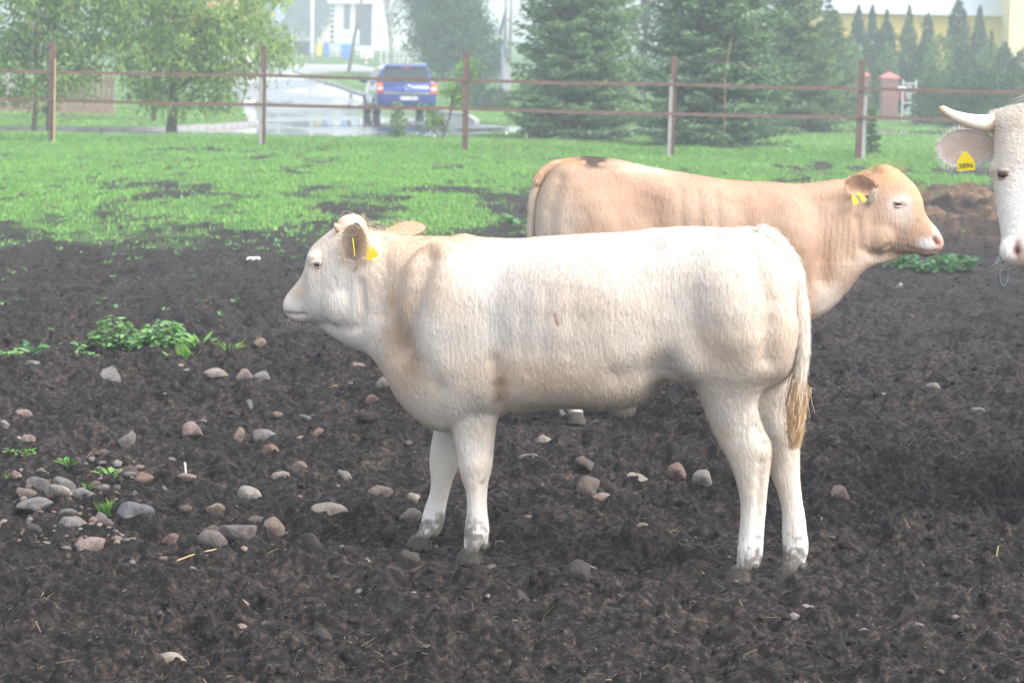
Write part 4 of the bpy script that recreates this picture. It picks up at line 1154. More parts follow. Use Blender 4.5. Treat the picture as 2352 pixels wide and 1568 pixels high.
        hn.data.materials.append(mat("horn_keratin", rough=.38, attr="Col", vary=.08, vscale=25, bump=.1, bscale=40))
        e = make_ear(root, H(q * .135, 345, -.06), H(q * .348, 350, -.01), tocam * .95 + z3 * -.15 + lat * q * .1, .140, (0.80, 0.64, 0.55), (0.88, 0.86, 0.83), (0.74, 0.66, 0.57), .28, O, 1300, 41 + q, long_=.02)
        tg, (tc_, up_, fc_, sd_) = make_tag(e, H(q * .240, 374, .035), z3 + lat * q * .12, tocam + lat * q * .15, .062, .066, O)
        if q == 1:
            mtx = Matrix.Translation(Vector(tc_ - O + fc_ * .0032 - up_ * .017)) @ Matrix([[*sd_[:1], up_[0], fc_[0], 0], [sd_[1], up_[1], fc_[1], 0], [sd_[2], up_[2], fc_[2], 0], [0, 0, 0, 1]])
            text_mesh("tag_number", "3896", .026, mat("tag_print", (0.10, 0.09, 0.03), .6), tg, mtx, extrude=.0003)
        cand = (np.abs(dl - q * .122) < .014) & (np.abs(V[:, 2] - Zt(396)) < .014) & (fw > -.15); ep = V[cand][np.argmax(fw[cand])]
        make_eye(root, ep - tocam * .004, lat * q * .8 + tocam, .021, O, (0.012, 0.010, 0.012)); eyelid(root, ep - tocam * .006, lat * q * .8 + tocam, .0195, O, (0.40, 0.31, 0.26))
        lashes(root, H(q * .146, 392, .05), tocam, z3, lat * q * 1.0 + z3 * .1, 14, .03, O, span=.016, seed=9 + q)
    # whiskers
    rr = np.random.default_rng(5); wv = []
    for i in range(30):
        b = H(.06 + .045 * rr.random(), 580 + 30 * rr.random(), .10 + .1 * rr.random()); d = lat * (.8 + .3 * rr.random()) + np.array([0, 0, -.5 - .4 * rr.random()]) + .2 * rr.standard_normal(3); d /= np.linalg.norm(d); k = np.array([0, 0, .0005])
        wv += [b - k, b + k, b + d * (.03 + .05 * rr.random())]
    wv = np.array(wv) - O
    link("whiskers", mesh_from("whiskers", wv, np.arange(len(wv)).reshape(-1, 3), False, np.tile((.8, .77, .72), (len(wv), 1))), M_COAT, root)
    # neck chain: long link and round ring hanging beside the muzzle
    def pxd(x, y): return at_depth(x, y, D - .02)
    ch = empty("neck_chain", pxd(2298, 580)); tag(ch, "steel chain link and ring hanging beside the horned cow's muzzle", "chain"); cb = np.array(ch.location)
    def ring(name, c, rx, rz, tube, tilt):
        m = MB(); a = [c + np.array([math.cos(tilt), math.sin(tilt), 0]) * rx * math.cos(t) + z3 * rz * math.sin(t) - cb for t in np.linspace(0, 2 * math.pi, 25)]
        m.tube(a, tube, 8, False); return m.build(name, mat("chain_steel", (0.30, 0.31, 0.36), .35, metallic=.85, vary=.15), ch, smooth=True)
    ring("link", pxd(2297, 611), .010, .044, .0038, .5); ring("ring", pxd(2305, 638), .014, .030, .0042, .2)
    ring("link", pxd(2304, 556), .008, .034, .0038, 1.0); ring("link", pxd(2312, 500), .008, .040, .0038, .3)
    for q in (-1, 1):
        for d in (.62, 2.41):
            p = B(d, 0, q * .2); f2 = Frame(p[:2], math.atan2(hv[1], hv[0])); make_hoof(root, f2, 0, 0, 0.004, .12, .085, .11, O); HOOVES.append((p[0], p[1]))
    return root
# ================================================================ FENCE
def build_fence():
    base_px = [(-350, 322), (117, 330), (603, 340), (1070, 346), (1533, 356), (1980, 373), (2440, 383)]
    G = [ground_at(x, y) for x, y in base_px]
    yl = np.polyfit([g[0] for g in G], [g[1] for g in G], 1)
    root = empty("paddock_fence", (0, float(np.polyval(yl, 0)), 0))
    tag(root, "rusty brown steel post and rail fence across the back of the paddock", "fence")
    O = np.array(root.location)
    rust = mat("rusty_steel", (0.15, 0.085, 0.065), .8, vary=.35, vscale=5, bump=.25, bscale=50)
    grey = mat("weathered_grey_wood", (0.36, 0.34, 0.33), .85, vary=.3, vscale=7, stretch=(3, 3, .4), bump=.3)
    black = mat("insulator_black", (0.03, 0.03, 0.03), .5); white = mat("bolt_zinc", (0.7, 0.7, 0.68), .4, metallic=.5)
    xs = [g[0] for g in G]; Y = lambda x: float(np.polyval(yl, x))
    tops = [1.86, 1.87, 1.88, 1.86, 1.85, 1.85, 1.85]
    lean = [0, .003, .004, 0, .012, .012, 0]
    hr = (0.80, 1.33)
    for i, x in enumerate(xs):
        mb = MB(); h = tops[i]; w = .052
        # channel profile: web and two flanges
        for (cx, cy, sx, sy) in ((0, .045, .104, .012), (-.046, 0, .012, .09), (.046, 0, .012, .09), (0, -.02, .104, .03)):
            mb.prism([(cx - sx / 2, cy - sy / 2, -.3), (cx + sx / 2, cy - sy / 2, -.3), (cx + sx / 2, cy + sy / 2, -.3), (cx - sx / 2, cy + sy / 2, -.3)], (lean[i] * h, 0, h + .3 + cx * .02))
        p = mb.build("post", rust, root, loc=np.array([x, Y(x), 0]) - O)
        for z in hr:
            m2 = MB(); ball(m2, (.02, -.048, z), (1, 0, 0), (0, 1, 0), (0, 0, 1), (.014, .008, .014), 8, 6); m2.build("bolt", white, p)
        for z in (.30, .50, .72, h - .07):
            m2 = MB(); m2.tube([(.0, -.035, z), (.0, -.075, z)], [.016, .011], 8); m2.build("insulator", black, p)
        if i in (2, 4):
            m2 = MB(); m2.box((-.035, -.052, .68), (.06, .028, 1.42), bevel=.006); m2.build("batten", grey, p)
        if i == 5:
            m2 = MB(); m2.box((.095, -.01, .56), (.075, .06, 1.26), bevel=.008); m2.build("batten", grey, p)
        if i == 1:
            m2 = MB(); m2.tube([(.05, -.085, -.05), (.075, -.08, 1.56)], .011, 8); m2.build("stick", mat("yellow_stick", (0.72, 0.52, 0.25), .6, vary=.15), p)
    for i in range(len(xs) - 1):
        for k, z in enumerate(hr):
            a = np.array([xs[i] + (.02 if i % 2 else .0), Y(xs[i]) - .012 * (i % 2) - .062 + .02, z + .012 * math.sin(i * 3 + k)]) - O
            b = np.array([xs[i + 1] + .03, Y(xs[i + 1]) - .012 * (i % 2) - .042, z + .012 * math.sin(i * 3 + k + 3)]) - O
            d = b - a; mb = MB(); n = 8; prev = None
            for j in range(n):      # slightly uneven bar
                p0 = a + d * (j / n); p1 = a + d * ((j + 1) / n); s = -.006 * math.sin(j * 1.7 + i)
            mid = (a + b) / 2 + np.array([0, 0, -.012])
            path = catmull([a, mid, b], 5); q = []
            for p in path: q += [p + np.array([0, -.018, -.030]), p + np.array([0, .018, -.030]), p + np.array([0, .018, .030]), p + np.array([0, -.018, .030])]
            fs = []
            for j in range(len(path) - 1):
                for e in range(4): fs.append((j * 4 + e, j * 4 + (e + 1) % 4, (j + 1) * 4 + (e + 1) % 4, (j + 1) * 4 + e))
            fs += [(3, 2, 1, 0), tuple(len(q) - 4 + e for e in range(4))]
            mb.add(q, fs); mb.build("rail", rust, root)
    wire = mat("fence_wire", (0.16, 0.16, 0.16), .6)
    for z in (.30, .50, .72, 1.79):
        pts = []
        for i in range(len(xs) - 1):
            for t in np.linspace(0, 1, 7)[:-1]:
                x = xs[i] * (1 - t) + xs[i + 1] * t; pts.append(np.array([x, Y(x) - .085, z - .06 * 4 * t * (1 - t)]) - O)
        mb = MB(); mb.tube(pts, .0026, 5, False); mb.build("wire", wire, root)

# ================================================================ TREES AND SHRUBS
M_LEAF = mat("leaf", rough=.55, spec=.3, attr="Col", trans=.4)
M_NEEDLE = mat("needle", rough=.7, spec=.2, attr="Col", trans=.2)
M_BARK = mat("bark", (0.11, 0.09, 0.075), .9, vary=.35, vscale=14, bump=.6, bscale=30, stretch=(1, 1, .35))
M_BIRCH = mat("birch_bark", (0.55, 0.54, 0.52), .8, vary=.45, vscale=6, stretch=(1, 1, 2.0))

def leaf_cards(P, D, N, L, W, C):
    """diamond leaves: centre, long axis, normal, length, width"""
    S = np.cross(D, N); S /= np.linalg.norm(S, axis=1)[:, None] + 1e-9
    Q = np.stack([P - D * (L / 2)[:, None], P + S * (W / 2)[:, None], P + D * (L / 2)[:, None], P - S * (W / 2)[:, None]], 1)
    n = len(P); f = np.arange(n * 4).reshape(-1, 4)
    return Q.reshape(-1, 3), f, np.repeat(C, 4, 0)

def unit(v): return v / (np.linalg.norm(v, axis=-1, keepdims=True) + 1e-9)

def palette(r, n, cols, jitter=.25):
    cols = np.array(cols); i = r.integers(0, len(cols), n); j = r.integers(0, len(cols), n); t = r.random(n)[:, None]
    return (cols[i] * t + cols[j] * (1 - t)) * (1 - jitter + 2 * jitter * r.random(n))[:, None]

def broadleaf(name, label, base, lobes, trunk, seed, nleaf=14000, leaf=(.075, .028), cols=None, droop=.8, group=None, clump=.16, per=45, bark=None, specks=None, stems=1):
    """lobes: (dx, dy, z, rx, ry, rz) crown volumes; trunk: (height, radius, lean x)"""
    r = np.random.default_rng(seed); root = empty(name, base); tag(root, label, "tree", group)
    cols = cols or [(0.05, 0.12, 0.03), (0.09, 0.19, 0.045), (0.14, 0.26, 0.07), (0.07, 0.15, 0.05)]
    vol = np.array([l[3] * l[4] * l[5] for l in lobes]); vol = vol ** .75; vol /= vol.sum()
    nc = nleaf // per; k = r.choice(len(lobes), nc, p=vol); Lb = np.array(lobes)
    d = unit(r.standard_normal((nc, 3))); rad = (0.25 + .75 * r.random(nc) ** .45)[:, None]
    cc = Lb[k, :3] + d * rad * Lb[k, 3:6]; cc[:, 2] = np.maximum(cc[:, 2], .22)
    idx = np.repeat(np.arange(nc), per); n = len(idx)
    sp = clump * (0.6 + .8 * r.random(nc))
    P = cc[idx] + r.standard_normal((n, 3)) * sp[idx][:, None] * np.array([1, 1, .9])
    D = unit(r.standard_normal((n, 3)) * .6 + np.array([0, 0, -droop])); N = unit(r.standard_normal((n, 3)) + np.array([0, 0, .4]))
    L = leaf[0] * (0.6 + .8 * r.random(n)); W = leaf[1] * (0.7 + .6 * r.random(n))
    tone = (0.65 + .7 * r.random(nc))[idx][:, None]
    C = palette(r, n, cols) * tone
    if specks:
        s = r.random(n) < specks[0]; C[s] = np.array(specks[1]) * (0.7 + .6 * r.random(s.sum()))[:, None]
    v, f, c = leaf_cards(P, D, N, L, W, C)
    link("crown", mesh_from("crown", v, f, False, c), M_LEAF, root)
    h, tr, lx = trunk; mb = MB()
    for s in range(stems):
        ox = (s - (stems - 1) / 2) * .28
        pts = [(ox + lx * t + .03 * math.sin(5 * t + s), .03 * math.cos(4 * t + s), h * t - .1 * (t == 0)) for t in np.linspace(0, 1, 8)]
        mb.tube(pts, [tr * (1.25 if t == 0 else 1 - .7 * t) for t in np.linspace(0, 1, 8)], 9)
    mb.build("trunk", bark or M_BARK, root, smooth=True)
    mb = MB(); pick = r.choice(nc, min(26, nc), replace=False)
    for q in pick:
        t = np.clip(cc[q][2] / h * .65, .12, .9); st = np.array([lx * t, 0, h * t]); en = cc[q]; m = (st + en) / 2 + np.array([0, 0, .12 * np.linalg.norm(en - st)])
        mb.tube(list(catmull([st, m, en], 3)), list(np.linspace(tr * .38 * (1 - .5 * t), .006, 7)), 6, False)
    mb.build("branches", bark or M_BARK, root, smooth=True)
    return root

def spruce(name, label, base, height, radius, seed, cols=None, group=None, whorls=30, dens=1.0, skirt=.02, power=.8, tips=None, cat="tree"):
    r = np.random.default_rng(seed); root = empty(name, base); tag(root, label, cat, group)
    cols = cols or [(0.030, 0.065, 0.035), (0.045, 0.090, 0.045), (0.06, 0.115, 0.055)]
    tips = tips or (0.12, 0.19, 0.075)
    Pn, Dn, Ln, Cn = [], [], [], []; mb = MB(); mb.tube([(0, 0, -.1), (0, 0, height * .5), (0, 0, height)], [radius * .06 + .02, radius * .035 + .01, .008], 8)
    for w in range(whorls):
        t = w / (whorls - 1); z = height * (skirt + (1 - skirt) * t ** 1.05); rr = radius * (1 - t) ** power + .06
        nb = max(4, int((7 + 9 * (1 - t)) * dens))
        for b in range(nb):
            a = 2 * math.pi * (b + r.random()) / nb + w * 2.4; ln = rr * (0.7 + .45 * r.random())
            dr = np.array([math.cos(a), math.sin(a), 0]); slope = .25 - .55 * (1 - t) + .15 * r.standard_normal()
            segs = max(5, int(ln / .07))
            for s in range(segs):
                q = (s + r.random()) / segs; p = dr * ln * q + np.array([0, 0, z + ln * (slope * q + .28 * q * q)])
                k = max(3, int(7 * dens)); w2 = ln * .34 * (1 - q * .75) + .05
                sd = np.array([-dr[1], dr[0], 0]); off = (r.random(k) * 2 - 1)[:, None] * w2
                pp = p + sd * off + np.array([0, 0, -.25]) * np.abs(off) * .6 + r.standard_normal((k, 3)) * .025
                dd = unit(dr * .7 + sd * np.sign(off) * .75 + np.array([0, 0, -.15]) + .3 * r.standard_normal((k, 3)))
                cl = palette(r, k, cols, .3); tip = np.clip(q * 1.2 - .5 + .5 * r.random(k), 0, 1)[:, None] * .55
                Pn.append(pp); Dn.append(dd); Ln.append(np.full(k, .11) * (0.6 + .7 * r.random(k))); Cn.append(cl * (1 - tip) + np.array(tips) * tip)
            if w % 2 == 0 and b % 2 == 0: mb.tube([(0, 0, z), tuple(dr * ln * .5 + np.array([0, 0, z + ln * slope * .5]))], [.018 * (1 - t) + .006, .004], 5, False)
    P, D, L, C = np.concatenate(Pn), np.concatenate(Dn), np.concatenate(Ln), np.concatenate(Cn); n = len(P)
    v, f, c = leaf_cards(P, D, unit(r.standard_normal((n, 3)) + np.array([0, 0, .6])), L * 1.35, L * .34, C)
    link("crown", mesh_from("crown", v, f, False, c), M_NEEDLE, root)
    mb.build("trunk", M_BARK, root, smooth=True)
    return root

def shrub(name, label, base, prof, seed, n=5000, cols=None, group=None, leaf=(.10, .035), up=.8, cat="shrub", lump=.18):
    """dense rounded or columnar shrub; prof = (height, [(t, radius), ...])"""
    r = np.random.default_rng(seed); root = empty(name, base); tag(root, label, cat, group)
    cols = cols or [(0.03, 0.07, 0.025), (0.05, 0.11, 0.035), (0.08, 0.16, 0.05)]
    h, pr = prof; pr = np.array(pr); t = r.random(n * 2); rad = np.interp(t, pr[:, 0], pr[:, 1]); kp = r.random(n * 2) < rad / pr[:, 1].max() + .05
    t, rad = t[kp][:n], rad[kp][:n]; n = len(t); a = r.random(n) * 2 * np.pi
    bump = 1 + lump * 2 * (vnoise(a * 2.2 + 9, t * h * 2.6, seed) - .5) + lump * (vnoise(a * 5 + 3, t * h * 6, seed + 3) - .5)
    q = (0.55 + .45 * r.random(n) ** .5) * bump
    P = np.stack([np.cos(a) * rad * q, np.sin(a) * rad * q, t * h + .05 * r.standard_normal(n)], 1); P[:, 2] = np.maximum(P[:, 2], .03)
    D = unit(np.stack([np.cos(a) * .5, np.sin(a) * .5, np.full(n, up)], 1) + .45 * r.standard_normal((n, 3)))
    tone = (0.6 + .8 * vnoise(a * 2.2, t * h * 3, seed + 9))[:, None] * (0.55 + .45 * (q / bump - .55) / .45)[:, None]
    v, f, c = leaf_cards(P, D, unit(np.stack([np.cos(a), np.sin(a), np.full(n, .3)], 1) + .7 * r.standard_normal((n, 3))), leaf[0] * (0.6 + .8 * r.random(n)), leaf[1] * (0.7 + .6 * r.random(n)), palette(r, n, cols) * tone)
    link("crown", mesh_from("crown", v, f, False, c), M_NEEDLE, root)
    mb = MB(); mb.tube([(0, 0, -.05), (.02, 0, h * .35), (0, .02, h * .8)], [.05, .035, .01], 7)
    for b in range(5):
        a0 = b * 1.3; mb.tube([(0, 0, .05 + .06 * b), (math.cos(a0) * pr[:, 1].max() * .5, math.sin(a0) * pr[:, 1].max() * .5, h * (.3 + .1 * b))], [.02, .006], 5, False)
    mb.build("stem", M_BARK, root, smooth=True)
    return root

def G2(px, d):
    """ground point at depth d under a view column"""
    p = at_depth(px, 300, d); return np.array([p[0], p[1], float(terrain(p[0], p[1]))])

def build_trees():
    g = ground_at(392, 311)
    broadleaf("garden_tree", "leafy green tree with drooping leaves in front of the kerb, left of the car", g,
              [(.7, 0, 2.0, 1.55, 1.4, .95), (-.45, 0, 1.45, 1.05, 1.1, .75), (1.2, -.2, 1.75, .95, .9, .8), (.8, 0, 2.9, 1.75, 1.5, 1.0), (-.1, 0, 3.8, 1.5, 1.4, 1.1), (-.35, 0, .85, .62, .6, .34), (.25, 0, .75, .5, .6, .28), (.95, 0, .85, .6, .5, .40), (2.1, -.2, 1.85, .55, .5, .42)], (3.8, .105, .15), 101,
              nleaf=18000, leaf=(.135, .045), cols=[(0.15, 0.25, 0.06), (0.25, 0.38, 0.09), (0.40, 0.53, 0.15), (0.29, 0.42, 0.13)], droop=.9, specks=(.012, (0.45, 0.32, 0.06)), clump=.15)
    g = ground_at(92, 311)
    broadleaf("garden_tree", "broad twin-stemmed tree with a few orange leaves at the left edge", g,
              [(-.6, .6, 2.3, 1.6, 1.5, 1.0), (.5, .3, 2.6, 1.5, 1.4, 1.1), (1.3, 0, 3.2, 1.0, 1.0, .9), (-1.3, 0, 1.25, 1.2, .9, .85), (.35, .2, 1.1, .95, .8, .6), (1.2, .3, 1.6, .8, .8, .7), (0, 0, 3.8, 1.6, 1.5, 1.0)], (3.6, .05, .1), 102,
              nleaf=18500, leaf=(.135, .045), cols=[(0.12, 0.21, 0.06), (0.20, 0.33, 0.09), (0.31, 0.45, 0.13)], droop=.9, specks=(.006, (0.55, 0.14, 0.05)), stems=2, clump=.16)
    g = ground_at(290, 296)
    broadleaf("garden_tree", "darker tree behind, its crown between the two leafy trees on the left", g + np.array([-.3, 6, 0]), [(0, 0, 2.6, 1.4, 1.2, 1.1), (.2, 0, 3.8, 1.5, 1.3, 1.0), (-.5, 0, 1.8, .8, .8, .6)], (3.4, .06, 0), 103, nleaf=11000, leaf=(.12, .045),
              cols=[(0.03, 0.085, 0.035), (0.05, 0.12, 0.045)], droop=.7)
    # spruces just beyond the fence
    spruce("spruce", "broad green spruce beside the concrete pole, left of the two by the fence", ground_at(1322, 322), 9.5, 1.42, 111, whorls=60, skirt=.025, power=.42, dens=1.25, cols=[(0.09, 0.17, 0.09), (0.13, 0.23, 0.11), (0.17, 0.28, 0.13)], tips=(.28, .40, .18))
    spruce("spruce", "dark spruce behind the fence post with a bare brown leader, right of the two", ground_at(1636, 346), 9.0, 1.55, 112, whorls=58, skirt=.02, power=.58, dens=1.25, cols=[(0.065, 0.13, 0.085), (0.095, 0.175, 0.10), (0.13, 0.215, 0.115)], tips=(.22, .33, .15))
    # brown dead leader seen in front of the right spruce
    root = empty("dry_sapling", ground_at(1660, 352)); tag(root, "thin dry brown sapling standing against the dark spruce", "sapling"); mb = MB()
    mb.tube([(0, 0, 0), (.02, 0, .8), (0, 0, 1.5), (.10, 0, 2.25)], [.018, .015, .012, .004], 7); mb.build("stem", mat("dry_wood", (0.34, 0.21, 0.12), .8, vary=.2), root, smooth=True)
    for i in range(9):
        z = .35 + i * .17; s = 1 if i % 2 else -1; m2 = MB(); m2.tube([(0, 0, z), (s * (.10 + .03 * (i % 3)), -.03, z + .10)], [.008, .003], 5); m2.build("twig", MATS["dry_wood"], root)
    # trees behind the spruces
    spruce("spruce", "yellow-green young spruce right of the dark one, in front of the yellow wall", G2(1815, 62), 4.6, 1.6, 113, whorls=32, power=.7, dens=1.2, cols=[(0.06, 0.115, 0.05), (0.09, 0.16, 0.06), (0.13, 0.21, 0.08)], tips=(.22, .30, .12))
    spruce("spruce", "slim light green spruce between the yellow-green one and the red pillars", G2(1905, 76), 3.4, 1.3, 114, whorls=26, power=.7, dens=1.2, cols=[(0.05, 0.10, 0.045), (0.08, 0.15, 0.055)], tips=(.2, .28, .1))
    spruce("spruce", "small blue-grey spruce half hidden in the conifer bed left of the pillars", G2(1893, 92), 4.0, .9, 115, whorls=20, cols=[(0.06, 0.10, 0.11), (0.09, 0.14, 0.15)], tips=(.16, .22, .24))
    # large trees left of the concrete pole
    broadleaf("tall_tree", "tall dense green tree left of the concrete pole", G2(1062, 96), [(-.2, 0, 1.9, 1.7, 1.6, 1.3), (-.4, 0, 3.1, 1.3, 1.3, 1.0), (.8, 0, 1.5, .9, 1.2, 1.1), (-.6, 0, 4.4, 1.0, 1.0, 1.0)], (5.5, .14, 0), 121, nleaf=17000, leaf=(.17, .07), cols=[(0.05, 0.11, 0.055), (0.08, 0.16, 0.07), (0.11, 0.20, 0.09)], droop=.5, clump=.2)
    broadleaf("tall_tree", "tall green tree filling the gap above the hedge right of the birch", G2(1015, 108), [(0, 0, 2.6, 1.9, 1.6, 1.8), (0, 0, 5.0, 1.9, 1.6, 1.9), (-.6, 0, 1.4, 1.2, 1, .9)], (5, .13, 0), 122, nleaf=14000, leaf=(.18, .07), cols=[(0.05, 0.11, 0.06), (0.09, 0.17, 0.08)], droop=.6, clump=.22)
    broadleaf("tall_tree", "large green tree behind the gap between the two big spruces", G2(1475, 82), [(0, 0, 2.2, 1.9, 1.2, 1.5), (.2, 0, 4.2, 1.9, 1.3, 1.6), (-.4, 0, 5.8, 1.7, 1.3, 1.4)], (5, .13, 0), 124, nleaf=13000, leaf=(.15, .06), cols=[(0.05, 0.11, 0.05), (0.08, 0.15, 0.06), (0.10, 0.18, 0.07)], droop=.5, clump=.2)
    b = G2(905, 112)
    broadleaf("birch", "leaning birch with pale trunk and hanging twigs behind the car", b, [(.9, 0, 4.6, 1.1, 1.0, 1.5), (1.2, 0, 3.2, .9, .9, 1.1), (-.3, 0, 5.6, 1.2, 1.0, 1.2), (1.6, 0, 2.6, .6, .6, .9)], (6.5, .14, -1.0), 123, nleaf=9000, leaf=(.15, .05), cols=[(0.07, 0.13, 0.06), (0.10, 0.18, 0.08)], droop=1.6, clump=.2, bark=M_BIRCH)
    # saplings by the road
    s = ground_at(1010, 333)
    broadleaf("sapling", "bright green leaning sapling next to the fence post right of the car", s, [(.50, 0, 1.50, .22, .2, .22), (.66, 0, 1.30, .20, .2, .2), (.10, 0, 1.20, .16, .15, .2), (-.1, 0, .55, .20, .15, .22), (.3, 0, 1.0, .18, .15, .2), (.45, 0, .85, .15, .15, .15)], (1.45, .024, .42), 131, nleaf=620, leaf=(.12, .04), cols=[(0.14, 0.27, 0.06), (0.20, 0.36, 0.09)], droop=.6, per=20, clump=.09)
    spruce("spruce_seedling", "tiny spruce seedling in the verge in front of the car", ground_at(912, 318), .72, .20, 132, whorls=7, dens=.35, cat="seedling", cols=[(0.16, 0.26, 0.09), (0.22, 0.33, 0.12)])
    spruce("spruce_seedling", "small young conifer at the foot of the fence post by the red pillar", ground_at(1998, 362), .85, .22, 133, whorls=8, dens=.5, cat="seedling", cols=[(0.07, 0.14, 0.06), (0.10, 0.18, 0.07)])
    # clipped round bushes beside the concrete pole
    shrub("bush", "clipped dark round bush left of the concrete pole", G2(1087, 84), (1.0, [(0, .45), (.4, .55), (.8, .4), (1, .1)]), 141, 2600, cols=[(0.04, 0.09, 0.04), (0.06, 0.13, 0.05)])
    shrub("bush", "low rounded brown-green bush right of the sapling, near the concrete pole", G2(1137, 82), (.75, [(0, .4), (.4, .48), (.8, .35), (1, .1)]), 142, 2200, cols=[(0.07, 0.12, 0.05), (0.10, 0.15, 0.06)])
    # columnar thujas in front of the yellow building
    words = ["leftmost of the dark thujas against the yellow wall", "broad dark thuja second from the left against the yellow wall", "pointed dark thuja third from the left against the yellow wall", "tall light-tipped thuja in the middle of the row along the yellow wall",
             "shorter dark thuja right of the middle along the yellow wall", "tallest dark thuja reaching over the roof edge", "tall thuja next to the downpipe of the yellow building", "bright green thuja standing before the white downpipe"]
    tips = [(1962, 12, 30), (1994, 14, 44), (2027, 24, 46), (2078, 14, 46), (2121, 32, 40), (2191, -4, 52), (2239, 16, 48), (2268, 72, 46)]
    dep = [100, 99, 98, 96, 98, 95, 96, 90]
    DK = [(0.035, 0.075, 0.05), (0.05, 0.10, 0.055), (0.08, 0.14, 0.07)]; LT = [(0.10, 0.19, 0.055), (0.15, 0.26, 0.08), (0.20, 0.32, 0.11)]
    for i, ((x, y, wpx), d) in enumerate(zip(tips, dep)):
        b = G2(x, d); top = at_depth(x, y, d)[2]; h = top - b[2]; w = wpx * d / FPX * .72
        q1, q2, q3 = .85 + .3 * math.sin(i * 2.1), .6 + .18 * math.sin(i * 3.7 + 1), .26 + .12 * math.sin(i * 1.3 + 2)
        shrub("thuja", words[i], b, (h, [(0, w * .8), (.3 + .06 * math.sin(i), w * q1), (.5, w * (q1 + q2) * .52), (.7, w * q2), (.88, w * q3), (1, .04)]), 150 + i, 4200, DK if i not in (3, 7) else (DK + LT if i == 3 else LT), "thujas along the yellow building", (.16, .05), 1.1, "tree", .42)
    # lower mixed conifers between thujas and pillars
    low = [(1948, 88, 2.6, .8, LT, "yellow-green conifer left of the dark thujas"), (1990, 90, 2.4, .7, [(0.06, 0.11, 0.05), (0.09, 0.15, 0.06)], "olive conifer below the second thuja"), (2030, 88, 2.5, .55, LT, "narrow bright green conifer above the left pillar cap"),
           (2065, 89, 1.9, .75, [(0.06, 0.11, 0.10), (0.09, 0.15, 0.14)], "blue-grey juniper above the tall red pillar"), (2110, 88, 2.5, .7, [(0.05, 0.10, 0.045), (0.07, 0.14, 0.05)], "rounded green conifer right of the pillar's mailbox"), (2150, 84, 2.9, .95, LT, "big light green pine bush above the horn tip"),
           (2205, 84, 2.6, .8, [(0.05, 0.11, 0.05), (0.08, 0.15, 0.06)], "green conifer between the tall thuja and the cow's horn"), (2300, 86, 2.6, .6, [(0.06, 0.12, 0.05), (0.10, 0.17, 0.07)], "pale feathery conifer before the downpipe's foot"), (2340, 80, 2.4, .8, DK, "dark conifer at the right edge above the cow's head")]
    for i, (x, d, h, w, c, lab) in enumerate(low):
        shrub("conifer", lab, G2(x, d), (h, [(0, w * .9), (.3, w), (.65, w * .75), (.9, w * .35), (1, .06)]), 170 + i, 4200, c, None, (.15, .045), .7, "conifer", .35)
    hedge = [(1815, 77, 1.15, "low dark hedge bush behind the fence, left part"), (1868, 77, 1.1, "low dark hedge bush behind the fence, middle part"), (1920, 78, 1.05, "low dark hedge bush left of the pillars"), (2150, 74, 1.5, "round dark juniper bush right of the white gate"),
             (2210, 71, 1.6, "spreading green juniper left of the cow's horn base"), (2262, 70, 1.7, "spreading juniper behind the cow's ear and horn"), (2335, 70, 1.7, "spreading juniper behind the cow's poll at the right edge")]
    for i, (x, d, h, lab) in enumerate(hedge):
        w = .55 if i < 3 else .75
        shrub("hedge_bush", lab, G2(x, d), (h, [(0, w), (.4, w * 1.1), (.8, w * .8), (1, .2)]), 190 + i, 4200, [(0.045, 0.10, 0.04), (0.07, 0.14, 0.05), (0.11, 0.20, 0.07)], None, (.12, .04), .4, "bush", .3)
    # woodland far behind the buildings
    far = [(560, 240, 8.5, "far hazy tree at the left end of the distant wood"), (612, 250, 9.5, "far hazy tree behind the thin lamp pole"), (668, 262, 9.0, "far hazy tree above the cream house's left end"), (722, 255, 10, "far hazy tree above the cream house"), (770, 300, 12, "far hazy tree left of the white building's roof")]
    for i, (x, d, h, lab) in enumerate(far):
        broadleaf("far_tree", lab, G2(x, d), [(0, 0, h * .45, 2.6, 2, h * .3), (.6, 0, h * .75, 2.2, 2, h * .22), (-1.2, 0, h * .3, 1.8, 1.5, h * .22)], (h * .7, .2, 0), 210 + i, nleaf=4200, leaf=(.5, .3), cols=[(0.04, 0.10, 0.045), (0.07, 0.15, 0.06), (0.05, 0.11, 0.07)], droop=.3, clump=.45, group="trees of the distant wood")

# ================================================================ BUILDINGS AND STREET THINGS
def face_px(d, x0, y0, x1, y1):
    """a wall rectangle (upright, facing the viewer) at depth d from two view corners"""
    a = at_depth(x0, y1, d); b = at_depth(x1, y0, d); return a[0], a[2], b[0], b[2]

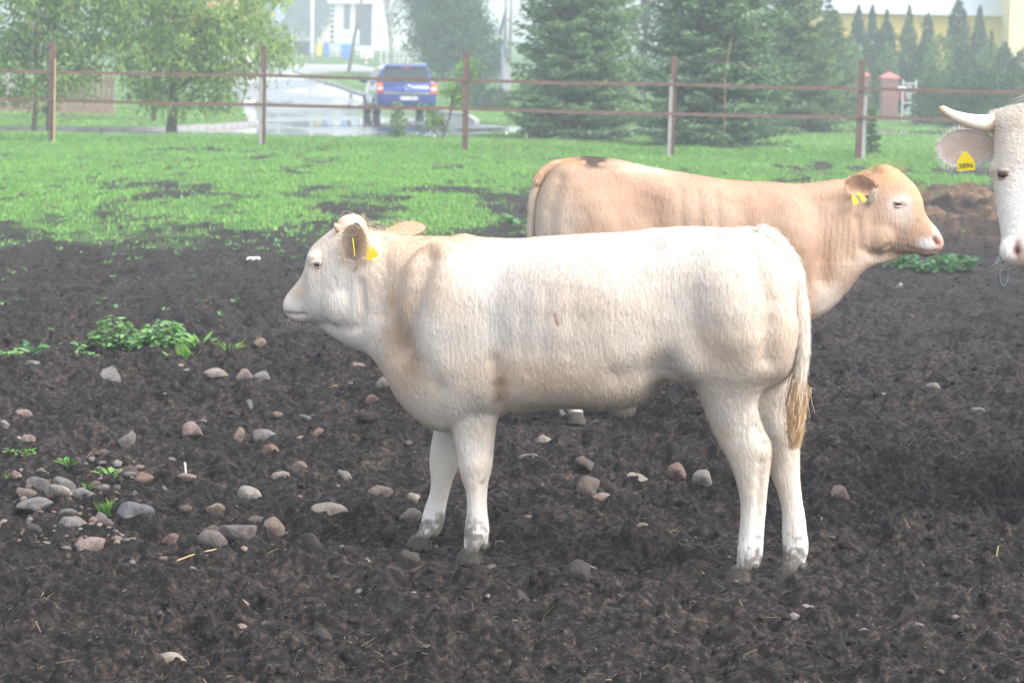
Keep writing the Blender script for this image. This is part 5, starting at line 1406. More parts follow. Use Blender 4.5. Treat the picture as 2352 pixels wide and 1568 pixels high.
def build_town():
    wht = mat("white_render", (0.80, 0.80, 0.80), .8, vary=.04, vscale=1); cream = mat("cream_render", (0.62, 0.56, 0.40), .85, vary=.06, vscale=1.5); dark = mat("dark_slats", (0.07, 0.085, 0.13), .6, vary=.15)
    glass = mat("window_glass", (0.05, 0.07, 0.09), .12, spec=.7); frame = mat("window_frame", (0.72, 0.72, 0.70), .5)
    # cream house
    d = 255; x0, z0, x1, z1 = face_px(d, 667, 48, 750, 104); r = empty("cream_house", ((x0 + x1) / 2, d, z0)); tag(r, "small cream flat-roofed house with one dark window, far behind the lamp pole", "house"); O = np.array(r.location)
    w, h = x1 - x0, z1 - z0
    mb = MB(); mb.box((0, 3, h / 2 - 1), (w, 6, h + 2)); mb.build("wall", cream, r)
    mb = MB(); mb.box((0, 3, h + .06), (w + .3, 6.3, .16)); mb.build("roof", wht, r)
    mb = MB(); mb.box((-w / 2 + .12, -.03, h / 2 - .5), (.26, .08, h + .9)); mb.build("corner_strip", wht, r)
    wx0, wz0, wx1, wz1 = face_px(d, 703, 65, 740, 86); mb = MB(); mb.box(((wx0 + wx1) / 2 - O[0], -.03, (wz0 + wz1) / 2 - O[2]), (wx1 - wx0 + .12, .06, wz1 - wz0 + .12)); win = mb.build("window", frame, r)
    for k in (0, 1):
        c = wx0 + (wx1 - wx0) * (.25 + .5 * k) - O[0]; mb = MB(); mb.box((c, -.075, (wz0 + wz1) / 2 - O[2]), ((wx1 - wx0) / 2 - .06, .02, wz1 - wz0)); mb.build("pane", glass, win)
    mb = MB(); mb.box((.9, 2.5, h + .45), (.22, .4, .75)); mb.build("chimney", mat("brick_red", (0.36, 0.12, 0.08), .85, vary=.2), r)
    # white modern building
    d = 200; x0, z0, x1, z1 = face_px(d, 757, -60, 860, 112); r = empty("white_building", ((x0 + x1) / 2, d, z0)); tag(r, "white modern building with tall dark window and slatted bay behind the sign", "building"); O = np.array(r.location); w, h = x1 - x0, z1 - z0
    mb = MB(); mb.box((0, 5, h / 2 - 1), (w, 10, h + 2)); mb.build("wall", wht, r)
    def panel(name, m, px0, py0, px1, py1, depth, par):
        a0, b0, a1, b1 = face_px(d, px0, py0, px1, py1); q = MB(); q.box(((a0 + a1) / 2 - O[0], -depth / 2, (b0 + b1) / 2 - O[2]), (a1 - a0, depth, b1 - b0)); return q.build(name, m, par)
    wn_ = panel("window", frame, 788, 9, 807, 70, .05, r); panel("pane", glass, 789.5, 11, 805.5, 68, .08, wn_)
    bay = panel("slatted_bay", dark, 816, 9, 855, 104, .05, r)
    for k in range(9): panel("slat", mat("bay_slat", (0.13, 0.15, 0.20), .5), 817.5 + k * 4.2, 10, 819.6 + k * 4.2, 103, .14, bay)
    st = panel("strip_window", glass, 757.5, 12, 769, 100, .06, r)
    for k in range(7): panel("bar", frame, 757.5, 18 + k * 12, 769, 21 + k * 12, .10, st)
    panel("cornice", wht, 753, -18, 866, 7, .5, r)
    x0, z0, x1, z1 = face_px(d, 861, 36, 925, 108); mb = MB(); mb.box(((x0 + x1) / 2 - O[0], 5, (z1 - z0) / 2 - 1), (x1 - x0, 9, z1 - z0 + 2)); mb.build("annex", wht, r)
    # advertising board on the corner
    d = 150; x0, z0, x1, z1 = face_px(d, 769, 70, 825, 104); cx, cz = (x0 + x1) / 2, (z0 + z1) / 2; r = empty("sign_board", (cx, d, float(terrain(cx, d)))); tag(r, "white board with faint script lettering and blue stripe before the white building", "sign"); b = float(terrain(cx, d)); w, h = x1 - x0, z1 - z0
    mb = MB(); mb.box((0, 0, cz - b), (w, .06, h), bevel=.01); mb.build("board", mat("board_white", (0.82, 0.82, 0.82), .5, vary=.03), r)
    mb = MB(); mb.box((0, -.04, z0 + h * .09 - b), (w * .99, .02, h * .16)); mb.build("stripe", mat("stripe_blue", (0.20, 0.50, 0.85), .5), r)
    ink = mat("sign_ink", (0.28, 0.30, 0.50), .6)
    text_mesh("lettering", "Tuerey", .46, ink, r, Matrix.Translation((-.14, -.045, cz - b + .08)) @ Matrix.Rotation(math.pi / 2, 4, 'X'), shear=.35, extrude=.004, bold=.004)
    mb = MB(); mb.tube([(w * .40 * math.cos(t) * (1 if t < 4.6 else .98) - .02, -.042, cz - b + .07 + .30 * math.sin(t)) for t in np.linspace(-1.9, 2.3, 26)], .012, 6); mb.build("swoosh", mat("swoosh_blue", (0.25, 0.55, 0.85), .5), r)
    for sx in (-.62, .62): mb = MB(); mb.tube([(sx, .03, -.1), (sx, .03, z0 - b + .1)], .045, 8); mb.build("post", mat("sign_post", (0.55, 0.57, 0.6), .5), r)
    # containers
    def bin_(name, label, x0p, y0p, x1p, y1p, d, m, cat="bin"):
        a0, b0, a1, b1 = face_px(d, x0p, y0p, x1p, y1p); cx = (a0 + a1) / 2; bz = float(terrain(cx, d)); r = empty(name, (cx, d, bz)); tag(r, label, cat); w, h = a1 - a0, max(b1 - bz, .5)
        mb = MB(); mb.box((0, 0, h * .45 + .04), (w * .9, w * .9, h * .86), bevel=.04, taper=1.1); mb.build("body", m, r)
        mb = MB(); mb.box((0, 0, h * .93), (w * 1.06, w * 1.06, h * .09), bevel=.05); mb.build("lid", m, r)
        for s in (-1, 1): q = MB(); q.tube([(s * w * .3 - .03, w * .35, .07), (s * w * .3 + .03, w * .35, .07)], .07, 10); q.build("wheel", mat("bin_wheel", (0.03, 0.03, 0.03), .7), r)
    bin_("waste_bin", "yellow waste bin by the fence right of the lamp pole", 725, 102, 738, 128, 146, mat("bin_yellow", (0.68, 0.52, 0.08), .5, vary=.08))
    bin_("waste_bin", "tall blue waste bin right of the yellow one", 745, 96, 756, 133, 144, mat("bin_blue", (0.08, 0.20, 0.62), .5, vary=.08))
    bin_("waste_bin", "wide blue container under the white sign board", 784, 103, 807, 138, 140, mat("bin_blue2", (0.10, 0.26, 0.66), .5, vary=.08))
    # metal fence panels
    def panels(name, label, x0p, x1p, y0p, d, n, m, top=None, gap=.35):
        a0, _, a1, b1 = face_px(d, x0p, y0p, x1p, y0p + 5); cx = (a0 + a1) / 2; bz = float(terrain(cx, d)); r = empty(name, (cx, d, bz)); tag(r, label, "fence"); h = b1 - bz; w = (a1 - a0) / n
        for k in range(n): q = MB(); q.box((a0 - cx + w * (k + .5), 0, h / 2), (w * (1 - gap), .05, h), bevel=.008); q.build("slat", m, r)
        q = MB(); q.box((0, .05, h * .75), (a1 - a0, .04, .08)); q.build("crossbar", m, r)
        if top is not None: q = MB(); q.box((0, 0, h + .06), (a1 - a0 + .06, .14, .12)); q.build("cap_rail", top, r)
    grey = mat("panel_grey", (0.42, 0.44, 0.48), .5, vary=.1)
    panels("slat_fence", "grey slatted fence with white cap rail behind the car", 884, 972, 108, 118, 9, mat("panel_light", (0.55, 0.55, 0.56), .6, vary=.1), wht, .42)
    panels("slat_fence", "grey metal panel fence beside the blue containers", 757, 784, 100, 147, 6, grey)
    panels("board_fence", "dark board fence left of the lamp pole", 650, 712, 95, 152, 10, mat("board_dark", (0.06, 0.065, 0.09), .7, vary=.2), None, .06)
    # low white sign, marker
    d = 138; x0, z0, x1, z1 = face_px(d, 827, 114, 858, 132); cx = (x0 + x1) / 2; bz = float(terrain(cx, d)); r = empty("low_sign", (cx, d, bz)); tag(r, "low blank white board on two legs behind the car's roof", "sign")
    mb = MB(); mb.box((0, 0, (z0 + z1) / 2 - bz), (x1 - x0, .05, z1 - z0), bevel=.01); mb.build("board", MATS["board_white"], r)
    for s in (-.3, .3): mb = MB(); mb.tube([(s, .03, -.05), (s, .03, z1 - bz - .05)], .025, 6); mb.build("leg", MATS["sign_post"], r)
    g = ground_at(841, 147); r = empty("marker_post", g); tag(r, "small red and white marker post beside the forecourt", "post")
    for k in range(5): mb = MB(); mb.box((0, 0, .06 + k * .12), (.10, .10, .12), bevel=.01); mb.build("band", mat("marker_red", (0.6, 0.06, 0.05), .5) if k % 2 else mat("marker_white", (0.8, 0.8, 0.8), .5), r)
    # poles
    g = ground_at(715, 137.5); r = empty("lamp_pole", g); tag(r, "light grey street lamp pole rising out of the picture by the bins", "pole"); s = g[1] / FPX
    mb = MB(); mb.tube([(0, 0, -.2), (0, 0, 1.0), (0, 0, 8.5)], [.13, .12, .09], 14); mb.build("pole", mat("galvanised", (0.52, 0.54, 0.58), .5, vary=.08), r, smooth=True)
    mb = MB(); mb.box((0, -.115, .55), (.10, .03, .4)); mb.build("hatch", MATS["galvanised"], r)
    mb = MB(); mb.tube([(0, 0, 8.4), (0, -.5, 8.8), (0, -1.2, 8.9)], .05, 8); mb.build("arm", MATS["galvanised"], r, smooth=True)
    mb = MB(); mb.box((0, -1.45, 8.88), (.22, .6, .1), bevel=.04); mb.build("lamp_head", MATS["galvanised"], r)
    g = G2(638, 190); r = empty("lamp_pole", g); tag(r, "thin far lamp pole with a round sign above the left trees", "pole")
    mb = MB(); mb.tube([(0, 0, -.2), (0, 0, 9)], [.17, .11], 10); mb.build("pole", MATS["galvanised"], r, smooth=True)
    sz = at_depth(638, 33, 190)[2] - g[2]; mb = MB(); mb.tube([(0, -.20, sz), (0, -.24, sz)], .52, 24); mb.build("round_sign", mat("round_sign_blue", (0.35, 0.42, 0.60), .5), r)
    g = ground_at(799, 167); r = empty("wooden_pole", g); tag(r, "slender leaning wooden utility pole left of the car", "pole"); s = g[1] / FPX
    top = at_depth(836, -30, g[1]) - g; mb = MB(); mb.tube([(0, 0, -.2), tuple(top * .5), tuple(top)], [.085, .075, .06], 10); mb.build("pole", mat("pole_wood", (0.27, 0.23, 0.21), .9, vary=.25, vscale=4, stretch=(1, 1, .2)), r, smooth=True)
    ins = top * .97; mb = MB(); mb.tube([tuple(ins + np.array([-.3, 0, 0])), tuple(ins + np.array([.3, 0, 0]))], .03, 6); mb.build("crossarm", MATS["pole_wood"], r)
    g = G2(872, 125); r = empty("thin_post", g); tag(r, "thin grey post left of the slatted fence", "post"); mb = MB(); mb.tube([(0, 0, -.1), (0, 0, 2.0)], .05, 8); mb.build("pole", MATS["galvanised"], r); mb = MB(); mb.box((0, 0, 2.02), (.14, .14, .05)); mb.build("cap", MATS["galvanised"], r)
    # twin-legged concrete pole
    g = ground_at(1162, 246); r = empty("concrete_pole", g); tag(r, "twin-legged concrete utility pole left of the spruces", "pole"); s = g[1] / FPX; conc = mat("pole_concrete", (0.46, 0.45, 0.44), .85, vary=.2, vscale=5, bump=.2)
    mb = MB(); mb.box((0, 0, .75), (.30, .24, 1.9), bevel=.03); mb.build("foot", conc, r)
    for sx in (-1, 1): mb = MB(); mb.tube([(sx * .09, 0, 1.5), (sx * .10 + .04, 0, 4.0), (sx * .07 + .09, 0, 8.5)], [.065, .058, .05], 8); mb.build("leg", conc, r, smooth=True)
    for z in (2.2, 3.1, 4.0, 4.9): mb = MB(); mb.box((.03, 0, z), (.24, .07, .12)); mb.build("brace", conc, r)
    mb = MB(); mb.tube([(-.17, -.05, .1), (-.17, -.05, 2.2)], .045, 8); mb.build("cable_guard", mat("guard_blue", (0.25, 0.32, 0.5), .5), r)
    mb = MB(); mb.prism([(-.32, -.06, 2.6), (-.12, -.06, 3.4), (-.10, -.06, 3.1), (-.22, -.06, 2.5)], (0, .05, 0)); mb.build("bracket", mat("bracket_dark", (0.08, 0.09, 0.13), .6), r)
    # yellow building with metal roof
    d = 112; yel = mat("yellow_render", (0.74, 0.53, 0.13), .85, vary=.05, vscale=1.2); yel2 = mat("lit_yellow_render", (0.74, 0.66, 0.38), .85, vary=.05, vscale=1.2)
    x0, z0, x1, z1 = face_px(d, 1905, 33, 2312, 180); r = empty("yellow_building", ((x0 + x1) / 2, d, float(terrain(0, d)))); tag(r, "yellow building with pale metal roof behind the thujas", "building"); O = np.array(r.location); w = x1 - x0; h = z1 - O[2]
    mb = MB(); mb.box((0, 5, h / 2 - .3), (w, 10, h + .6)); mb.build("wall", yel, r)
    mb = MB(); wx = face_px(d - 2, 2318, 0, 2560, 50); wl, wr = wx[0] - O[0], wx[2] - O[0]
    mb.box(((wl + wr) / 2, 3.4, 3.2), (wr - wl, 11, 7.4)); mb.build("wing", yel2, r)  # same yellow wall, its different lighting put into a paler colour
    roof = mat("metal_roof", (0.60, 0.64, 0.70), .35, metallic=.35, vary=.05, vscale=2)
    # metal roof in overlapping sheets
    n = 7; rise = 2.7; run = 4.6
    for k in range(n):
        ya, yb = -.55 + run * k / n, -.55 + run * (k + 1) / n; za, zb = h - .02 + rise * k / n, h + .0 + rise * (k + 1) / n
        q = MB(); q.prism([(-w / 2 - .5, ya, za + .05), (-w / 2 - .5, yb + .06, zb + .035), (-w / 2 - .5, yb + .06, zb - .02), (-w / 2 - .5, ya, za - .02)], (w + .62, 0, 0)); q.build("roof_sheet", roof, r)
    q = MB(); q.box((.05, -.62, h - .06), (w + 1.0, .13, .12), bevel=.03); q.build("gutter", mat("gutter_white", (0.62, 0.65, 0.70), .45), r)
    dx = at_depth(2311, 50, d)[0] - O[0]; q = MB(); q.tube([(dx, -.14, 0), (dx, -.14, h - .05)], .065, 10); q.build("downpipe", MATS["gutter_white"], r)
    # pale building part behind spruces on the right
    d = 128; x0, z0, x1, z1 = face_px(d, 1705, 22, 1908, 180); r = empty("cream_building", ((x0 + x1) / 2, d, float(terrain(0, d)))); tag(r, "long cream building with flat dark-edged roof glimpsed above the conifers", "building"); O = np.array(r.location); w = x1 - x0; h = z1 - O[2]
    mb = MB(); mb.box((0, 4, h / 2 - .3), (w, 8, h + .6)); mb.build("wall", mat("cream_wall", (0.78, 0.72, 0.55), .85, vary=.04), r); mb = MB(); mb.box((0, 4, h + .10), (w + .4, 8.4, .18)); mb.build("roof_edge", mat("roof_edge", (0.40, 0.44, 0.52), .6), r)
    # brick pillars with caps, mailbox, white gate
    brick = mat("brick", (0.30, 0.155, 0.14), .85, vary=.22, vscale=9, bump=.3); cap = mat("cap_red", (0.48, 0.17, 0.16), .7, vary=.1); mortar = mat("mortar", (0.40, 0.33, 0.31), .9)
    bm_ = MB(); bm_.box((0, 0, 0), (.20, .07, .085), bevel=.006); brick_mesh = bm_.mesh("brick"); brick_mesh.materials.append(brick)
    def pillar(px, py, d, h, w, label):
        p = at_depth(px, py, d); b = np.array([p[0], d, float(terrain(p[0], d))]); r = empty("gate_pillar", b); tag(r, label, "pillar", "red brick gate pillars")
        q = MB(); q.box((0, 0, h / 2), (w - .02, w - .02, h)); q.build("core", mortar, r)
        rows = int(h / .10); nb = 3
        for k in range(rows):
            for s in range(nb):
                off = (s - 1) * (w / nb) + (.02 if k % 2 else -.02)
                link("brick", brick_mesh, None, r, loc=(off * .97, -w / 2 + .01, .055 + k * .10))
            for s in range(nb):
                link("brick", brick_mesh, None, r, loc=(w / 2 - .01, (s - 1) * (w / nb), .055 + k * .10), rot=(0, 0, math.pi / 2))
        q = MB(); t = w * .62; q.add([(-t, -t, h), (t, -t, h), (t, t, h), (-t, t, h), (-t, -t, h + .06), (t, -t, h + .06), (t, t, h + .06), (-t, t, h + .06), (0, 0, h + .24)], [(3, 2, 1, 0), (0, 1, 5, 4), (1, 2, 6, 5), (2, 3, 7, 6), (3, 0, 4, 7), (4, 5, 8), (5, 6, 8), (6, 7, 8), (7, 4, 8)]); q.build("cap", cap, r)
        return r, b
    _, b = pillar(2039, 270, 79, 1.36, .52, "tall red brick pillar with pyramid cap, right of the fence post"); pillar(1972, 270, 79.6, 1.42, .50, "red brick pillar top showing just left of the fence post"); pillar(1912, 270, 80, 1.25, .5, "faint red brick pillar farthest left, half hidden in the conifers")
    mbx = empty("mailbox", b + np.array([.40, -.12, .72])); tag(mbx, "dark red mailbox with bright white lid on the brick pillar", "mailbox")
    q = MB(); q.box((0, 0, .14), (.26, .18, .34), bevel=.01); q.build("box", mat("mailbox_red", (0.22, 0.05, 0.05), .45), mbx); q = MB(); q.prism([(-.17, -.13, .31), (-.17, .12, .37), (-.17, .12, .40), (-.17, -.13, .34)], (.34, 0, 0)); q.build("lid", mat("mailbox_lid", (0.85, 0.85, 0.85), .25), mbx)
    # wrought white gate
    gx0 = at_depth(2072, 250, 78)[0]; gx1 = at_depth(2102, 250, 78)[0]; r = empty("scroll_gate", ((gx0 + gx1) / 2, 78, 0)); tag(r, "white scrolled metal gate right of the tall brick pillar", "gate"); w = gx1 - gx0; gm = mat("gate_white", (0.58, 0.60, 0.62), .45)
    for sx in (-w / 2, w / 2): q = MB(); q.box((sx, 0, .68), (.045, .045, 1.36)); q.build("stile", gm, r)
    for z in (.12, .62, 1.24): q = MB(); q.box((0, 0, z), (w - .046, .04, .04)); q.build("bar", gm, r)
    for z, rr, ph in ((.95, .15, 0), (1.12, .09, 2), (.80, .10, 1), (.38, .17, 3), (.30, .09, 1.5)):
        q = MB(); q.tube([(rr * (1 - t / 9) * math.cos(t + ph), -.03, z + rr * (1 - t / 9) * math.sin(t + ph)) for t in np.linspace(0, 7.5, 24)], .022, 6); q.build("scroll", gm, r, smooth=True)
    q = MB(); q.box((0, 0, .03), (w + .1, .25, .06)); q.build("threshold", gm, r)
    # red-brown picket fence and white gate piers behind the left trees
    r = empty("picket_fence", G2(170, 66)); tag(r, "red-brown picket fence on low brick base behind the left trees", "fence"); O = np.array(r.location); pk = mat("picket_red", (0.25, 0.15, 0.125), .8, vary=.15)
    a, b = G2(-60, 66)[0] - O[0], G2(262, 66)[0] - O[0]; n = 26; q = MB(); q.box((0, 0, .06), (.1, .13, .10)); 
    q2 = MB(); q2.box(((a + b) / 2, .05, .12), (b - a, .2, .26)); q2.build("base", mat("fence_brick", (0.30, 0.19, 0.155), .85, vary=.2), r)
    for k in range(n):
        x = a + (b - a) * (k + .5) / n
        if -.35 < x - (a + (b - a) * .42) < .5: continue
        q = MB(); q.prism([(x - .055, 0, .26), (x + .055, 0, .26), (x + .055, 0, 1.02), (x, 0, 1.12), (x - .055, 0, 1.02)], (0, .03, 0)); q.build("picket", pk if k > 11 else mat("picket_pale", (0.60, 0.58, 0.58), .7), r)
    for z in (.42, .9): q = MB(); q.box(((a + b) / 2, .06, z), (b - a, .04, .07)); q.build("rail", pk, r)
    # house glimpsed behind the left tree
    d = 120; x0, z0, x1, z1 = face_px(d, 455, 55, 560, 150); r = empty("pale_house", ((x0 + x1) / 2, d, float(terrain(0, d)))); tag(r, "pale house glimpsed through the tree left of the road", "house"); O = np.array(r.location); w = x1 - x0; h = z1 - O[2]
    mb = MB(); mb.box((0, 3, h / 2 - .3), (w, 6, h + .6)); mb.build("wall", wht, r); q = MB(); q.prism([(-w / 2 - .3, -.4, h), (-w / 2 - .3, 3, h + 1.4), (-w / 2 - .3, 6.4, h)], (w + .6, 0, 0)); q.build("roof", mat("roof_tile", (0.42, 0.22, 0.15), .8, vary=.2), r)
    for k in (.3, .7): q = MB(); q.box((-w / 2 + w * k, -.02, h * .55), (.6, .06, .8)); f = q.build("window", frame, r); q = MB(); q.box((-w / 2 + w * k, -.06, h * .55), (.48, .03, .68)); q.build("pane", glass, f)
# ================================================================ CAR
def ring_loft(mb, rings):
    n = len(rings[0]); pts = [p for r in rings for p in r]; fs = []
    for i in range(len(rings) - 1):
        for k in range(n):
            j = (k + 1) % n; fs.append((i * n + k, i * n + j, (i + 1) * n + j, (i + 1) * n + k))
    fs += [tuple(range(n - 1, -1, -1)), tuple((len(rings) - 1) * n + k for k in range(n))]
    mb.add(pts, fs)

def build_car():
    g = ground_at(934, 271); yaw = math.radians(9.6)
    root = empty("car", (g[0], g[1], 0.014), yaw); root.scale = (1.0, .95, .87)
    tag(root, "dark blue estate car driving away on the wet road", "car")
    paint = mat("car_paint_blue", (0.022, 0.05, 0.26), .25, metallic=.4, coat=1.0); glass = mat("car_glass", (0.02, 0.025, 0.035), .25, spec=.25); black = mat("car_plastic", (0.025, 0.025, 0.03), .5)
    chrome = mat("car_chrome", (0.75, 0.76, 0.78), .15, metallic=1.0); red = mat("lamp_red", (0.62, 0.03, 0.03), .15, coat=1.0); clear = mat("lamp_clear", (0.72, 0.66, 0.66), .15, coat=1.0); amber = mat("lamp_amber", (0.80, 0.30, 0.03), .15, coat=1.0)
    # lower body
    mb = MB(); rings = []
    for y, zt, zb, w in ((0.0, .90, .40, .76), (.03, 1.00, .34, .83), (.10, 1.10, .31, .865), (.35, 1.12, .29, .885), (1.0, 1.10, .27, .89), (2.0, 1.07, .26, .89), (3.0, 1.04, .26, .885), (3.5, 1.00, .27, .87), (4.0, .90, .29, .82), (4.3, .74, .33, .72), (4.44, .60, .38, .55)):
        rings.append([(-w * .93, y, zb), (-w * .99, y, zb + .12), (-w, y, (zt + zb) / 2), (-w * .985, y, zt - .10), (-w * .95, y, zt), (w * .95, y, zt), (w * .985, y, zt - .10), (w, y, (zt + zb) / 2), (w * .99, y, zb + .12), (w * .93, y, zb)])
    ring_loft(mb, rings)
    rings = []
    for y, zt, wb, wr in ((.06, 1.12, .83, .80), (.14, 1.32, .835, .735), (.26, 1.56, .84, .66), (.34, 1.665, .845, .63), (.6, 1.71, .85, .63), (1.2, 1.735, .85, .63), (2.0, 1.725, .85, .62), (2.5, 1.67, .845, .60), (2.9, 1.50, .84, .64), (3.3, 1.25, .83, .72), (3.62, 1.02, .80, .78)):
        rings.append([(-wb, y, .95), (-wb, y, 1.10), (-wr - .02, y, zt - .07), (-wr * .86, y, zt - .008), (-wr * .4, y, zt + .012), (wr * .4, y, zt + .012), (wr * .86, y, zt - .008), (wr + .02, y, zt - .07), (wb, y, 1.10), (wb, y, .95)])
    ring_loft(mb, rings)
    mb.build("body", paint, root, smooth=True)
    def plate(name, m, quad, t, par=None):
        a, b, c, d = [np.array(q, float) for q in quad]; n = np.cross(b - a, d - a); n /= np.linalg.norm(n); q = MB(); q.prism([a, b, c, d], n * t); return q.build(name, m, par or root)
    rw = plate("rear_window", glass, [(-.70, .070, 1.15), (.70, .070, 1.15), (.60, .285, 1.60), (-.60, .285, 1.60)], .028)
    plate("wiper", black, [(-.05, .045, 1.17), (.42, .045, 1.16), (.42, .052, 1.185), (-.05, .052, 1.195)], .015, rw)
    for s in (-1, 1):
        for (y0, y1, z1a, z1b) in ((.42, .95, 1.56, 1.58), (1.02, 1.86, 1.58, 1.59), (1.94, 2.72, 1.59, 1.50)):
            q = [(s * .865, y0 - .06, 1.14), (s * .865, y1 + (.12 if y1 > 2.5 else 0), 1.14), (s * .685, y1, z1b), (s * .685, y0, z1a)]
            if s < 0: q = q[::-1]
            plate("side_window", glass, [tuple(p) for p in q], .012)
        plate("sill", black, [(s * .90, .9, .30), (s * .90, 3.0, .30), (s * .91, 3.0, .40), (s * .91, .9, .40)], .02)
        mb = MB(); mb.tube([(s * .60, .55, 1.715), (s * .61, .75, 1.765), (s * .61, 1.9, 1.77), (s * .60, 2.25, 1.72)], .022, 8); mb.build("roof_rail", mat("rail_silver", (0.6, 0.62, 0.66), .3, metallic=.6), root, smooth=True)
        lamp = plate("tail_lamp", red, [(s * .665, .005, .80), (s * .868, .055, .80), (s * .862, .075, 1.15), (s * .70, .03, 1.15)] if s > 0 else [(-.868, .055, .80), (-.665, .005, .80), (-.70, .03, 1.15), (-.862, .075, 1.15)], .03)
        plate("reversing_lens", clear, [(s * .70, -.022, .90), (s * .85, .022, .90), (s * .85, .03, 1.0), (s * .71, -.012, 1.0)] if s > 0 else [(-.85, .022, .90), (-.70, -.022, .90), (-.71, -.012, 1.0), (-.85, .03, 1.0)], .008, lamp)
        plate("indicator_lens", amber, [(s * .715, -.012, 1.03), (s * .845, .028, 1.03), (s * .845, .036, 1.11), (s * .73, -.004, 1.11)] if s > 0 else [(-.845, .028, 1.03), (-.715, -.012, 1.03), (-.73, -.004, 1.11), (-.845, .036, 1.11)], .008, lamp)
        mb = MB(); ball(mb, (s * 1.0, 2.75, 1.16), (1, 0, 0), (0, 1, 0), (0, 0, 1), (.11, .06, .08), 12, 8); mb.box((s * .90, 2.76, 1.12), (.10, .05, .05)); mb.build("wing_mirror", paint, root, smooth=True)
        for y in (.80, 3.48):
            mb = MB(); prof = [(.30, -.10), (.325, -.075), (.325, .075), (.30, .10), (.20, .095), (.20, -.095)]; nseg = 28; pts = []; fs = []
            for k in range(nseg):
                a = 2 * math.pi * k / nseg
                for (r, x) in prof: pts.append((s * .80 + x, y + r * math.cos(a), .325 + r * math.sin(a)))
            m = len(prof)
            for k in range(nseg):
                for e in range(m): fs.append((k * m + e, k * m + (e + 1) % m, ((k + 1) % nseg) * m + (e + 1) % m, ((k + 1) % nseg) * m + e))
            mb.add(pts, fs); wheel = mb.build("wheel", mat("tyre", (0.02, 0.02, 0.022), .8), root, smooth=True)
            mb = MB(); mb.tube([(s * .80 + s * .03, y, .325), (s * .80 + s * .085, y, .325)], [.205, .20], 20)
            for k in range(5): a = k * 1.257; mb.box((s * .89, y + .1 * math.cos(a), .325 + .1 * math.sin(a)), (.02, .05, .05))
            mb.build("rim", mat("rim_alloy", (0.5, 0.5, 0.52), .35, metallic=.7), wheel)
            mb = MB(); aa = np.linspace(0, math.pi, 13); mb.tube([(s * .872, y + .365 * math.cos(t), .325 + .365 * math.sin(t)) for t in aa], .022, 6); mb.build("wheel_arch", black, root)
    plate("chrome_strip", chrome, [(-.655, -.012, .755), (.66, -.012, .755), (.655, -.004, .835), (-.65, -.004, .835)], .02)
    np_ = plate("number_plate", mat("plate_white", (0.80, 0.80, 0.78), .4), [(-.22, -.022, .575), (.30, -.022, .575), (.30, -.016, .69), (-.22, -.016, .69)], .012)
    plate("plate_band", mat("plate_blue", (0.03, 0.10, 0.45), .4), [(-.219, -.036, .577), (-.18, -.036, .577), (-.18, -.032, .688), (-.219, -.032, .688)], .003, np_)
    text_mesh("plate_text", "PY 10683", .105, mat("plate_ink", (0.02, 0.02, 0.02), .5), np_, Matrix.Translation((.06, -.040, .632)) @ Matrix.Rotation(math.pi / 2, 4, 'X'), extrude=.002)
    plate("plate_recess", mat("recess_blue", (0.025, 0.05, 0.20), .4, coat=.5), [(-.36, -.012, .54), (.44, -.012, .54), (.40, -.010, .73), (-.32, -.010, .73)], .008)
    # round emblem with bolt
    mb = MB(); mb.tube([(.02 + .085 * math.cos(t), -.005, .985 + .085 * math.sin(t)) for t in np.linspace(0, 2 * math.pi, 25)], .014, 8, False); em = mb.build("emblem", chrome, root, smooth=True)
    mb = MB(); mb.prism([(-.075, -.012, .985), (.005, -.012, .972), (.005, -.012, .99), (.115, -.012, .985), (.035, -.012, 1.0), (.035, -.012, .98)], (0, -.012, 0)); mb.build("emblem_bolt", chrome, em)
    plate("bumper", paint, [(-.80, .0, .42), (.80, .0, .42), (.80, -.012, .54), (-.80, -.012, .54)], .035)
    plate("bumper_skirt", black, [(-.78, .005, .26), (.78, .005, .26), (.80, .0, .405), (-.80, .0, .405)], .03)
    plate("tailgate_spoiler", paint, [(-.62, .24, 1.645), (.62, .24, 1.645), (.60, .42, 1.715), (-.60, .42, 1.715)], .03)
    plate("brake_light", red, [(-.12, .228, 1.618), (.12, .228, 1.618), (.12, .238, 1.64), (-.12, .238, 1.64)], .015)
    mb = MB(); mb.tube([(0, .75, 1.73), (0, .52, 1.98)], [.008, .004], 6); mb.build("antenna", black, root)
    mb = MB(); mb.tube([(-.45, .02, .28), (-.45, -.06, .27)], .03, 10); mb.build("exhaust", chrome, root)
    for s in (-1, 1):
        mb = MB(); mb.tube([(s * .905, 1.55, .98), (s * .905, 1.72, .98)], .016, 6); mb.build("door_handle", paint, root)
